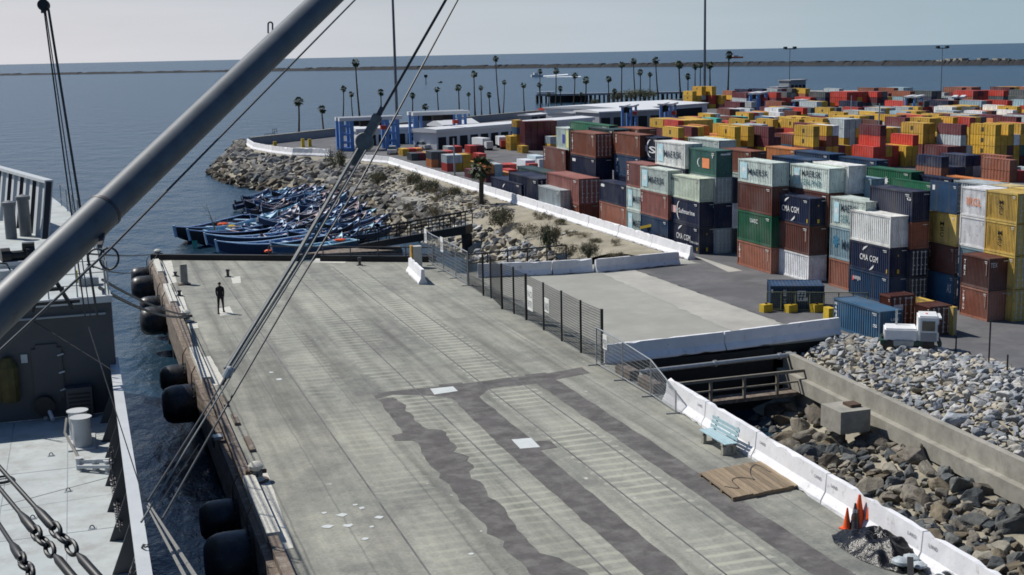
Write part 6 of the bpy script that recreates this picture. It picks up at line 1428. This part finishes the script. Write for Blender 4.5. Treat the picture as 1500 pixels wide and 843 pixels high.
p = W(786, 113, -3); t = thing('motor_boat', 'tiny white motor boat at the head of its wake', 'boat', p); mb = MB(); mb.prism([(-4, -1), (3, -1.2), (5, 0), (3, 1.2), (-4, 1)], 0, 1.6); mb.build('hull', M_roofw, t); mb = MB(); mb.box(-2, 1, -.8, .8, 1.6, 3); mb.build('cabin', M_roofw, t)
p = W(1078, 85.5, -3); t = thing('pilot_boat', 'small orange and white boat near the horizon beside the rightmost palm', 'boat', p); k = F/PX(p)[2]; mb = MB(); mb.prism([(-10/k, -1.5), (8/k, -2), (12/k, 0), (8/k, 2), (-10/k, 1.5)], 0, 2.2/k); mb.build('hull', M_orange, t); mb = MB(); mb.box(-5/k, 3/k, -1, 1, 2.2/k, 4/k); mb.build('cabin', M_roofw, t)
p = W(624, 122, -3); t = thing('channel_marker', 'slim channel marker post standing in the sea', 'marker', p); k = F/PX(p)[2]; mb = MB(); mb.tube([(0, 0, -1), (0, 0, 9/k)], .7/k, 6); mb.build('pole', M_pole, t); mb = MB(); mb.box(-2.4/k, 2.4/k, -.2, .2, 8/k, 12/k); mb.build('board', M_black, t)
mb = MB(); p = W(645, 121.5, -3); k = F/PX(p)[2]; mb.lathe((0, 0, -.3), [(3/k, 0), (3.2/k, .8), (1/k, 1.4)], 10); tag(mb.build('buoy', M_black, loc=p), 'low dark buoy right of the channel marker', 'buoy')
mast(849, 137, 60, .8, 'hair thin aerial among the middle palms', z=-1) if False else None

# ================================================================== THE SHIP AND ITS RIGGING
DZ, FZ = 3.6, 7.1
uw = W(60, 614, DZ).y
sx = lambda u: .60 if u < 42 else .60-(u-42)**1.6*.0105      # outer edge of the hull along u
def hullx(u, z): return .60+.0*z if u < 40 else .60-((u-40)/34)**2*2.4
sh = thing('ship', 'grey ship moored alongside, its open deck and forecastle seen from above', 'ship')
mb = MB(); us = [2+i*2 for i in range(36)]
for u0, u1 in zip(us, us[1:]):
    if u0 > 72: break
    zt_ = FZ if u0 >= uw-1 else DZ; a, b = hullx(u0, 0), hullx(u1, 0)
    zt0 = DZ if u1 <= uw+.5 else FZ
    mb.add([(a, u0, -4), (b, u1, -4), (b, u1, zt0), (a, u0, zt0)], [(0, 1, 2, 3)])
ug = [u for u in us if u <= 72]
mb.add([(hullx(u, 0), u, -4) for u in (uw, uw+.01)]+[(-14, uw, -4)], [(0, 1, 2)])
mb.build('hull_side', M_ship, sh, fix=False)
mb = MB(); mb.prism([(hullx(2, 0), 2), (hullx(uw, 0), uw), (-14, uw), (-14, 2)], DZ-.15, DZ); mb.build('main_deck', M_shipD, sh)
fcu = [uw+i*3 for i in range(20) if uw+i*3 <= 73]
mb = MB(); poly = [(hullx(u, 0), u) for u in fcu]+[(-14, 73), (-14, uw)]; mb.prism(poly, FZ-.12, FZ); mb.build('forecastle_deck', M_shipD, sh)
xw = W(156, 470, FZ).x
mb = MB(); mb.box(-14, hullx(uw, 0)-.02, uw+.02, uw+.14, DZ, FZ-.12); bk = mb.build('bulkhead', M_shipShade, sh)
mb = MB(); mb.box(-14, hullx(uw, 0)+.03, uw-.03, uw+.14, FZ-.14, FZ+.06); mb.build('deck_edge', M_shipW, sh)
# door, vent box and small things on the bulkhead
def onw(px, py): return solve(lambda x: PX((x, uw, zat((x, uw), py)))[0], px, -12, 2)
zdt, zdb = zat((-1, uw), 503), zat((-1, uw), 588); x0, x1 = onw(48, 540), onw(92, 540)
mb = MB(); mb.box(x0, x1, uw-.06, uw+.018, zdb, zdt); dr = mb.build('door', M_shipShade, sh); bm = bmesh.new(); bm.from_mesh(dr.data); bmesh.ops.bevel(bm, geom=[e for e in bm.edges if abs(e.verts[0].co.y-e.verts[1].co.y) > .01], offset=.12, segments=4, affect='EDGES'); bm.to_mesh(dr.data); bm.free()
for f in (.2, .5, .8): mb = MB(); z = zdb+(zdt-zdb)*f; mb.bar((x1-.12, uw-.08, z), (x1+.05, uw-.08, z+.04), .05, .04); mb.build('dog_lever', M_shipW, dr)
mb = MB(); mb.box(x0-.3, x0-.12, uw-.04, uw+.018, zdt-.5, zdt-.25); mb.build('notice_plate', M_shipW, sh)
x0, x1 = onw(98, 590), onw(136, 590); mb = MB(); mb.box(x0, x1, uw-.5, uw+.015, DZ, DZ+.95); vb = mb.build('vent_box', M_shipShade, sh)
mb = MB()
for i in range(6): mb.box(x0+.06, x1-.06, uw-.525, uw-.502, DZ+.15+i*.12, DZ+.2+i*.12)
mb.build('louvre', M_black, vb)
mb = MB(); mb.tube([W(30, 500, DZ+2)+Vector((0, 0, 0)), (onw(78, 606), uw-.6, DZ+.1)], .06, 8); mb.build('stay_pipe', M_shipW, sh)
# oilskin hanging by the door
xo = onw(14, 570); mb = MB(); mb.lathe((xo, uw-.15, zdb+.2), [(.28, 0), (.32, .5), (.3, 1.0), (.12, 1.3)], 10); o = mb.build('oilskin_coat', mat('olive oilskin', (.09, .075, .02), .7, var=.5, vs=4)); tag(o, 'dark olive oilskin coat hanging on the shaded ship bulkhead', 'coat')
# bulwark with sloping braces
bz = DZ+1.45
def bxx(u): return hullx(u, 0)
mb = MB(); mb.box(.545, .58, 4, uw+1.0, DZ, bz-.06); mb.build('bulwark_plate', M_shipShade, sh); mb = MB(); mb.box(.42, .68, 4, uw+1.0, bz-.06, bz); mb.build('bulwark_rail', M_shipW, sh)
u = 20.6
while u < uw:
    mb = MB(); mb.add([(.54, u, DZ), (.0, u, DZ), (.54, u, bz-.1), (.54, u+.04, DZ), (.0, u+.04, DZ), (.54, u+.04, bz-.1)], [(0, 1, 2), (3, 5, 4), (0, 2, 5, 3), (1, 4, 5, 2), (0, 3, 4, 1)]); mb.build('brace', M_shipShade, sh); u += 2.0
# mooring bitts
def cyl(par, name, c_, r, z0, z1, m_, n_=20, cap=None):
    mb = MB(); pr = [(r, z0), (r, z1-.05), (r*1.18, z1-.03), (r*1.18, z1)]; mb.lathe(c_, pr, n_); return mb.build(name, m_, par, smooth=True)
bt = thing('mooring_bitts', 'pair of pale round mooring bitts on the ship deck by the bulwark', 'bitts', tuple(W(117, 655, DZ)))
cyl(bt, 'bitt_post', (0, .75, 0), .25, .04, .85, M_shipW); cyl(bt, 'bitt_post', (.08, 0, 0), .25, .04, .85, M_shipW); mb = MB(); mb.box(-.3, .42, -.4, 1.15, 0, .04); mb.build('base_plate', M_shipW, bt)
mb = MB(); mb.tube([(-.3, .9, .6), (-.36, .3, .35), (-.2, -.5, .2), (.0, -1.6, .1)], .04, 6); mb.build('rope', M_rope, bt)
fl = thing('fairlead', 'pale roller fairlead frame on the ship deck beside the bitts', 'fairlead', tuple(W(135, 690, DZ)))
mb = MB(); mb.bar((-.35, .3, .2), (.45, -.25, .3), .1, .1); mb.bar((-.35, .1, .12), (.45, -.45, .2), .08, .08); mb.build('frame', M_shipW, fl)
for q in ((-.3, .25, 0), (.1, 0, 0), (.4, -.25, 0)): mb = MB(); mb.lathe(q, [(.09, 0), (.09, .3), (.12, .32)], 12); mb.build('roller', M_shipW, fl, smooth=True)
# chains along the inside of the bulwark and the wire rigging
def link_mesh():
    mb = MB(); P_ = []
    for i in range(12):
        a = 2*PI*i/12; P_.append((math.cos(a)*.055, 0, math.sin(a)*.035+(.045 if math.sin(a) > 0 else -.045)))
    P_.append(P_[0]); mb.tube(P_, .017, 6, cap=False); return mb.mesh('chain_link', M_steel, smooth=True)
LK = link_mesh()
def chain(label, pts_, sc_=1.0):
    t = thing('chain', label, 'chain', pts_[0]); O_ = Vector(pts_[0]); step = .125*sc_; k = 0; mb = MB()
    for a, b in zip(pts_, pts_[1:]):
        a, b = Vector(a), Vector(b); n_ = int((b-a).length/step)
        for i in range(n_):
            p = a.lerp(b, i/n_)-O_; o = inst('chain_link', LK, t, p, 0, (sc_, sc_, sc_)); q = (b-a).to_track_quat('Z', 'Y'); o.rotation_euler = (q @ __import__('mathutils').Quaternion((0, 0, 1), PI/2*(k % 2))).to_euler(); k += 1
    return t
chain('dark chain hanging inside the ship bulwark behind the bitts', [W(163, 660, DZ+.9), W(165, 700, DZ+.3), W(172, 745, DZ+.2), W(176, 775, DZ+.5)], 1.1)
chain('chain with shackles drooping over the bulwark near the bottom of the picture', [W(213, 800, bz+.05), W(203, 815, bz-.3), W(193, 845, bz-.5)], 1.1)
def cable(name, label, pts_, r, m_=M_cable, cat='cable', group=None, sag=0, n_=6):
    P_ = []
    for a, b in zip(pts_, pts_[1:]):
        k = 12
        for i in range(k): f = i/k; q = Vector(a).lerp(Vector(b), f); q.z -= sag*4*f*(1-f); P_.append(q)
    P_.append(Vector(pts_[-1])); O_ = P_[0].copy(); mb = MB(); mb.tube([p-O_ for p in P_], r, n_); return tag(mb.build(name, m_, loc=O_, smooth=True), label, cat, group)
# boom
ba, bb = D(-30, 484, 13.0), D(545, -66, 19.0)
bo = thing('cargo_boom', 'thick grey cargo boom crossing the upper left of the view', 'boom', ba); dv = bb-ba
mb = MB(); mb.tube([Vector((0, 0, 0))+dv*f for f in (-.12, .24, .2402, .9, 1.0)], [.205, .200, .188, .185, .185], 40); mb.build('spar', M_boom, bo, smooth=True)
mb = MB(); dn = dv.normalized(); q = dv*.242; mb.tube([q-dn*.02, q+dn*.02], [.205, .205], 40); mb.build('ring', M_steel, bo, smooth=True)
pl_ = D(146, 361, 13.9)-ba; mb = MB(); mb.bar(dv*.243-upv*.19, pl_, .05, .04); mb.build('lug', M_steel, bo)
mb = MB(); c_ = D(160, 379, 13.8)-ba; mb.tube([c_+rgt*math.cos(a)*.10+upv*math.sin(a)*.115 for a in [2*PI*i/20 for i in range(21)]], .013, 6); mb.tube([c_+rgt*math.cos(a)*.10+upv*math.sin(a)*.1-rgt*.13 for a in [PI*.2+1.2*PI*i/14 for i in range(15)]], .011, 6); mb.build('cable_eye', M_cable, bo)
# small shackle eye above the boom
p = D(396, 36, 17.5)-ba; mb = MB(); mb.tube([p+rgt*math.cos(a)*.03+upv*math.sin(a)*.03 for a in [PI*i/8 for i in range(9)]], .012, 6); mb.bar(p-rgt*.03, p-rgt*.03-upv*.12, .02); mb.bar(p+rgt*.03, p+rgt*.03-upv*.12, .02); mb.build('top_eye', M_steel, bo)
Dd = D
cable('guy_wire', 'single dark guy wire running just below the boom', [Dd(530, -10, 21), Dd(160, 366, 13.6), Dd(-20, 532, 11)], .013)
# left vertical falls
bl = Dd(64, 8, 20); t = thing('pulley_block', 'dark pulley block at the top of the left vertical wires', 'pulley', bl); mb = MB(); mb.lathe(-fwd*.05, [(.085, 0), (.09, .03), (.09, .07), (.085, .1)], 18, tuple(fwd)); mb.build('sheave', M_black, t); mb = MB(); mb.bar(upv*.14, -upv*.12, .05, .08); mb.build('hook', M_steel, t)
for i, (x0, x1, y1) in enumerate(((64.5, 107, 330), (66.5, 113, 330), (71, 121.5, 330))): cable('fall_wire', ['left', 'middle', 'right'][i]+' wire of the three hanging from the dark pulley block at left', [Dd(x0, 14, 20), Dd(x1, y1, 20.5), Dd(x1+(x1-x0)*.42, y1+135, 21)], (.014, .01, .022)[i])
# main tackle
tb_ = Dd(534, 208, 15.0); T0 = Dd(549, 180, 15.0); T1 = Dd(522, 232, 15.0)
t = thing('tackle_block', 'large grey double tackle block hanging in front of the boats', 'tackle', tb_)
for k_ in (-.045, 0, .045): mb = MB(); mb.lathe(rgt*.0-fwd*.02+fwd*k_, [(.095, 0), (.105, .01), (.105, .03), (.095, .04)], 20, tuple(fwd)); mb.build('cheek_plate', M_cableL, t)
dt = (T0-T1).normalized(); mb = MB(); mb.bar(dt*.34, -dt*.3, .1, .12, up=tuple(fwd)); mb.build('strap', M_cableL, t); mb = MB(); mb.bar(dt*.28, dt*.45, .05, .05, up=tuple(fwd)); mb.lathe(dt*.3-fwd*.04, [(.06, 0), (.06, .08)], 12, tuple(fwd)); mb.build('shackle', M_steel, t)
cable('topping_wire', 'dark wire rising from the tackle block to the top of the view', [Dd(551, 178, 15), Dd(660, -12, 15)], .017)
for i, (xa, ya, xb, yb, r) in enumerate(((527, 214, 333, 540, .02), (534, 222, 338, 542, .014), (521, 222, 329, 540, .012), (541, 212, 342, 545, .011))):
    cable('tackle_wire', ['thickest', 'right hand', 'left hand', 'outer'][i]+' wire of the bundle running down from the tackle block', [Dd(xa, ya, 15), Dd((xa+xb)/2+2, (ya+yb)/2+3, 13.4), Dd(xb, yb, 12)], r, M_cableL)
t = thing('rope_weight', 'small grey weight gathering the tackle wires above the pier', 'weight', Dd(335, 546, 12)); mb = MB(); dd_ = (Dd(345, 528, 12)-Dd(326, 562, 12)).normalized(); mb.lathe(-dd_*.06, [(.02, 0), (.042, .01), (.042, .1), (.02, .12)], 12, tuple(dd_)); mb.build('body', M_galv, t); mb = MB(); mb.bar(-dd_*.05, -dd_*.13, .03); mb.build('eye', M_steel, t)
cable('lower_wire', 'left wire continuing from the grey weight down to the ship rail', [Dd(331, 553, 12), Dd(216, 735, 9.7)], .009, M_cable); cable('lower_wire', 'right pale wire continuing from the grey weight down to the ship rail', [Dd(338, 552, 12), Dd(207, 765, 9.5)], .009, M_cableL)
cable('long_wire', 'long single wire right of the tackle from top to the seaward kerb', [Dd(676, -10, 15), Dd(530, 262, 14), Dd(430, 427, 12.8), Dd(322, 612, 11.6), Dd(238, 760, 10)], .0105, M_cable)
# mooring lines to the pier
for i, (a, b, r, s_) in enumerate(((Dd(128, 372, 33), b1+Vector((0, 0, .4)), .028, .12), (Dd(128, 388, 33), b1+Vector((0, 0, .35)), .022, .7), (W(150, 410, FZ+.3), b2+Vector((0, 0, .4)), .045, .2), (W(146, 422, FZ+.2), b2+Vector((0, 0, .3)), .055, .3))):
    cable('mooring_line', ['upper thin mooring line to the far corner bollard', 'lower slack mooring line to the far corner bollard', 'upper mooring line to the bollard by the walking person', 'thicker lower mooring line to the bollard by the walking person'][i], [a, b], r, M_rope if i > 1 else M_cable, 'rope', None, s_)
cable('mooring_line', 'thick pale mooring line leaving the ship rail at the bottom, left of its pair', [W(216, 742, bz), Dd(282, 865, 9.2)], .017, M_rope, 'rope'); cable('mooring_line', 'thick pale mooring line leaving the ship rail at the bottom, right of its pair', [W(218, 738, bz), Dd(296, 860, 9.4)], .02, M_rope, 'rope')
cable('lashing', 'thin line from the bulwark to the pier bracket', [W(212, 770, bz), W(316, 648, .1)+Vector((-.6, 0, 0))], .012, M_cable)
# rigging screws bottom left
for i, (xa, ya, xb, yb, xs_) in enumerate(((-12, 672, 152, 855, 88), (-12, 702, 120, 862, 62), (-12, 752, 60, 862, 45))):
    a, b = Dd(xa, ya, 10.2), Dd(xb, yb, 8.6); dd_ = (b-a).normalized(); L = (b-a).length; f = (xs_-20-xa)/(xb-xa)
    t = thing('rigging_screw', ['upper', 'middle', 'lower'][i]+' of three heavy rigging screws on wire stays at the bottom left', 'rigging screw', a)
    mb = MB(); mb.tube([dd_*0, dd_*L*f], .017, 10); mb.build('wire_stay', M_black, t, smooth=True)
    mb = MB(); s0 = L*f; mb.tube([dd_*(s0-.12), dd_*s0, dd_*(s0+.18), dd_*(s0+.24)], [.02, .034, .036, .02], 12); mb.build('socket', M_black, t, smooth=True)
    sd = dd_.cross(fwd).normalized()
    for k_ in range(3):
        mb = MB(); c_ = dd_*(s0+.27+k_*.15); ax = sd if k_ % 2 == 0 else fwd.cross(dd_).cross(dd_).normalized(); P_ = []
        for j in range(15): a_ = 2*PI*j/14; P_.append(c_+dd_*math.cos(a_)*.085+ax*math.sin(a_)*.04)
        mb.tube(P_, .016, 8, cap=False); mb.build('shackle', M_black, t, smooth=True)
    mb = MB(); e = s0+.68; mb.tube([dd_*e, dd_*(e+.08), dd_*(e+.42), dd_*(e+.5)], [.015, .032, .032, .015], 12); mb.build('turnbuckle', M_black, t, smooth=True); mb = MB(); mb.tube([dd_*(e+.5), dd_*(max(L, e+.6))], .016, 8); mb.build('lower_rod', M_black, t)
M_vent = mat('vent paint darkened as shade', (.13, .14, .15), .5, var=.25, vs=2)  # darkened so the colour carries the ventilators' shade side
# forecastle fittings
def on_fc(px, py): return W(px, py, FZ)
for i, (x, yb, h_, r) in enumerate(((17, 350, 1.35, .22), (38, 346, 1.5, .23))):
    p = on_fc(x, yb); t = thing('ventilator', ['left', 'right'][i]+' grey cylindrical ventilator on the forecastle', 'ventilator', p); cyl(t, 'trunk', (0, 0, 0), r, 0, h_, M_vent); mb = MB(); mb.lathe((0, 0, h_), [(r*1.25, 0), (r*1.25, .12), (.02, .2)], 18); mb.build('cap', M_vent, t)
bwA = W(-10, 318, FZ); bwB = W(66, 350, FZ); zb = zat(bwB, 294); 
t = thing('bow_bulwark', 'flared bow bulwark with pale panels between dark stiffeners', 'bulwark', bwA); d = bwB-bwA; hh = 2.2
flr = Vector((.35, .9, 0)); n_ = 7
mb = MB(); A1 = Vector((0, 0, 0))-d*.5; B1 = d; mb.add([A1, B1, B1+flr*.9+Vector((0, 0, hh)), A1+flr*.9+Vector((0, 0, hh))], [(0, 1, 2, 3)]); mb.build('plating', M_shipW, t, fix=False)
for i in range(n_*2): f = -.5+1.5*i/(n_*2-1); q = d*f; mb = MB(); mb.bar(q+Vector((0, -.12, 0)), q+flr*.9+Vector((0, -.12, hh)), .22, .05, up=tuple(flr)); mb.build('stiffener', M_black if i % 2 else M_ship, t)
mb = MB(); mb.bar(A1+flr*.9+Vector((0, 0, hh)), B1+flr*.9+Vector((0, 0, hh)), .35, .12); mb.bar(B1+Vector((0, 0, 0)), B1+flr*.9+Vector((0, 0, hh)), .3, .1); mb.build('cap_rail', M_shipW, t)
t = thing('anchor_windlass', 'dark anchor windlass partly hidden by the boom', 'windlass', on_fc(30, 392)); mb = MB(); mb.lathe((-.6, 0, .4), [(.3, 0), (.3, .3), (.18, .32), (.18, .8), (.3, .82), (.3, 1.1)], 16, (1, 0.2, 0)); mb.build('drum', M_black, t); mb = MB(); mb.box(-.7, .6, -.3, .3, 0, .25); mb.build('bed', M_shipW, t); mb = MB(); mb.box(.1, .5, .1, .5, .25, .8); mb.build('motor', M_black, t)
t = thing('deck_winch', 'dark small winch at the left edge of the forecastle', 'winch', on_fc(8, 424)); cyl(t, 'drum', (0, 0, 0), .22, 0, .6, M_ship); mb = MB(); mb.tube([(-.4, 0, .6), (-.2, 0, .85), (.1, 0, .8), (.2, 0, .55)], .03, 6); mb.build('handle', M_black, t)
t = thing('derrick_stay', 'dark trestle of crossed steel bars on the forecastle edge', 'stay', on_fc(80, 455)); mb = MB(); 
for a, b in (((-.6, 0, 0), (-.1, .2, 1.4)), ((.5, 0, 0), (-.2, .2, 1.4)), ((-.8, .1, .2), (.7, .1, .2)), ((-.3, .0, .6), (.3, .05, .6))): mb.bar(a, b, .09)
mb.build('bars', M_black, t)
# guard rails along the forecastle edge
rl = thing('guard_rail', 'thin wire guard rail along the forecastle edge', 'railing', (0, 0, FZ)); ps = []
for i in range(11): u = uw+.25+i*2.7; ps.append(Vector((hullx(u, 0)-.06, u, 0)))
for q in ps: mb = MB(); mb.bar(q, q+Vector((0, 0, 1.05)), .045); mb.build('stanchion', M_ship, rl)
mb = MB()
for a, b in zip(ps, ps[1:]):
    for z in (.35, .7, 1.05): mb.bar(a+Vector((0, 0, z)), b+Vector((0, 0, z)), .022)
mb.build('wires', M_cableL, rl)
rl = thing('guard_rail', 'thin wire guard rail across the front of the forecastle above the bulkhead', 'railing', (0, 0, FZ)); ps = [Vector((x, uw+.1, .06)) for x in (.45, -.35, -1.15, -1.95, -2.75, -3.6)]
for q in ps: mb = MB(); mb.bar(q, q+Vector((0, 0, 1.05)), .04); mb.build('stanchion', M_ship, rl)
mb = MB()
for z in (.35, .7, 1.05): mb.bar(ps[0]+Vector((0, 0, z)), ps[-1]+Vector((0, 0, z)), .02)
mb.build('wires', M_cableL, rl)
t = thing('deck_chock', 'pale yellow marked chock at the forecastle edge by the mooring lines', 'chock', on_fc(128, 418)); mb = MB(); mb.box(-.25, .35, -.2, .2, 0, .25); mb.bar((-.2, 0, .25), (.1, .0, .6), .08); mb.build('chock_body', M_ship, t); mb = MB(); mb.box(-.3, -.26, -.1, .1, .1, .5); mb.build('yellow_flag', M_yellow, t)
cable('span_wire', 'thin dark wire crossing the shaded bulkhead towards the bulwark', [W(0, 440, FZ), W(168, 545, bz+.3)], .015); cable('stay_wire', 'thin dark wire from the bulwark top past the fairlead', [W(212, 735, bz), W(130, 480, FZ+1)], .012)

# small fittings on the open deck
t = thing('rope_coil', 'flat coil of thin rope lying at the left edge of the ship deck', 'rope', W(3, 705, DZ+.02)); mb = MB(); mb.tube([(math.cos(a)*(.30-.012*a/6.28), math.sin(a)*(.30-.012*a/6.28), .01+.012*a/6.28) for a in [2*PI*4*i/90 for i in range(91)]], .014, 6); mb.build('coil', M_cable, t, smooth=True)
for i, (x, y) in enumerate(((75, 668), (48, 760), (135, 775), (100, 720))):
    t = thing('pad_eye', ['pad eye nearest the bitts', 'pad eye between the rigging screws', 'pad eye close to the lower braces', 'pad eye in the middle of the sunlit deck'][i]+' on the ship', 'pad eye', W(x, y, DZ)); mb = MB(); mb.box(-.09, .09, -.07, .07, 0, .015); mb.build('base_plate', M_ship, t); mb = MB(); mb.tube([(math.cos(a)*.05, 0, .015+math.sin(a)*.07) for a in [PI*i/8 for i in range(9)]], .013, 6); mb.build('ring', M_steel, t)
cable('deck_line', 'thin line stretched across the sunlit ship deck', [W(0, 742, DZ+.1), W(158, 700, DZ+.35)], .007, M_rope, 'rope')
for i, v_ in enumerate((-.9, -2.4)): mb = MB(); mb.box(v_-.01, v_+.01, 12, uw-.1, DZ+.001, DZ+.008); struct(mb.build('deck_seam', M_ship))
for i, u_ in enumerate((24.5, 29.5, 34.5)): mb = MB(); mb.box(-8, .5, u_-.01, u_+.01, DZ+.001, DZ+.006); struct(mb.build('deck_seam', M_ship))
t = thing('hose_reel', 'dark hose reel fixed low on the shaded ship bulkhead', 'hose reel', (onw(66, 600), uw-.25, DZ+.45)); mb = MB(); mb.lathe((0, 0, 0), [(.3, -.12), (.3, -.1), (.18, -.09), (.18, .09), (.3, .1), (.3, .12)], 16, (0, 1, 0)); mb.build('reel', M_black, t); mb = MB(); mb.box(-.05, .05, .05, .2, -.45, .05); mb.build('bracket', M_ship, t)
cable('pipe_run', 'thin pipe running across the top of the shaded bulkhead', [Vector((-9, uw-.1, FZ-.45)), Vector((.4, uw-.1, FZ-.45))], .03, M_ship, 'pipe')

# dry scrub scattered over the sandy bank
rg = random.Random(31)
for i in range(22):
    q = shore_pt(rg.uniform(5.2, 9.3), rg.uniform(.55, .93)); x, y, k = PX(q); bush(x, y, rg.uniform(12, 26), rg.uniform(7, 15), rg.choice(('dry', 'dry', 'mix')), 'low dry grass tuft scattered on the sandy bank', q.z+.05, 'dry tufts on the sandy bank')
for i in range(7):
    p = W(700+i*24, 219-i*2.1, 0); t = thing('trailer', 'white box trailer standing before the long gatehouse canopy', 'trailer', (p.x, p.y-2.5, 0), 'white trailers before the gatehouse', rg.uniform(-.2, .2))
    mb = MB(); mb.box(0, 1.3, 0, 3.4, .5, 1.75); mb.build('box_body', M_roofw, t); mb = MB(); mb.box(.1, 1.2, -1.0, -.1, .3, 1.3); mb.build('cab', M_obj, t, color=rg.choice(((.6, .6, .6), (.1, .15, .3), (.35, .05, .04))))
    for y_ in (-.55, 2.7): mb = MB(); mb.lathe((.65, y_, .25), [(.25, -.62), (.25, .62)], 10, (1, 0, 0)); mb.build('wheel', M_rubber, t)
for i in range(6): a = W(700+i*22, 236-i*2, 0); b = W(735+i*26, 246-i*2.4, 0); sheet('yard_line', [a, b, b+Vector((0, .25, 0)), a+Vector((0, .25, 0))], .006, M_line)
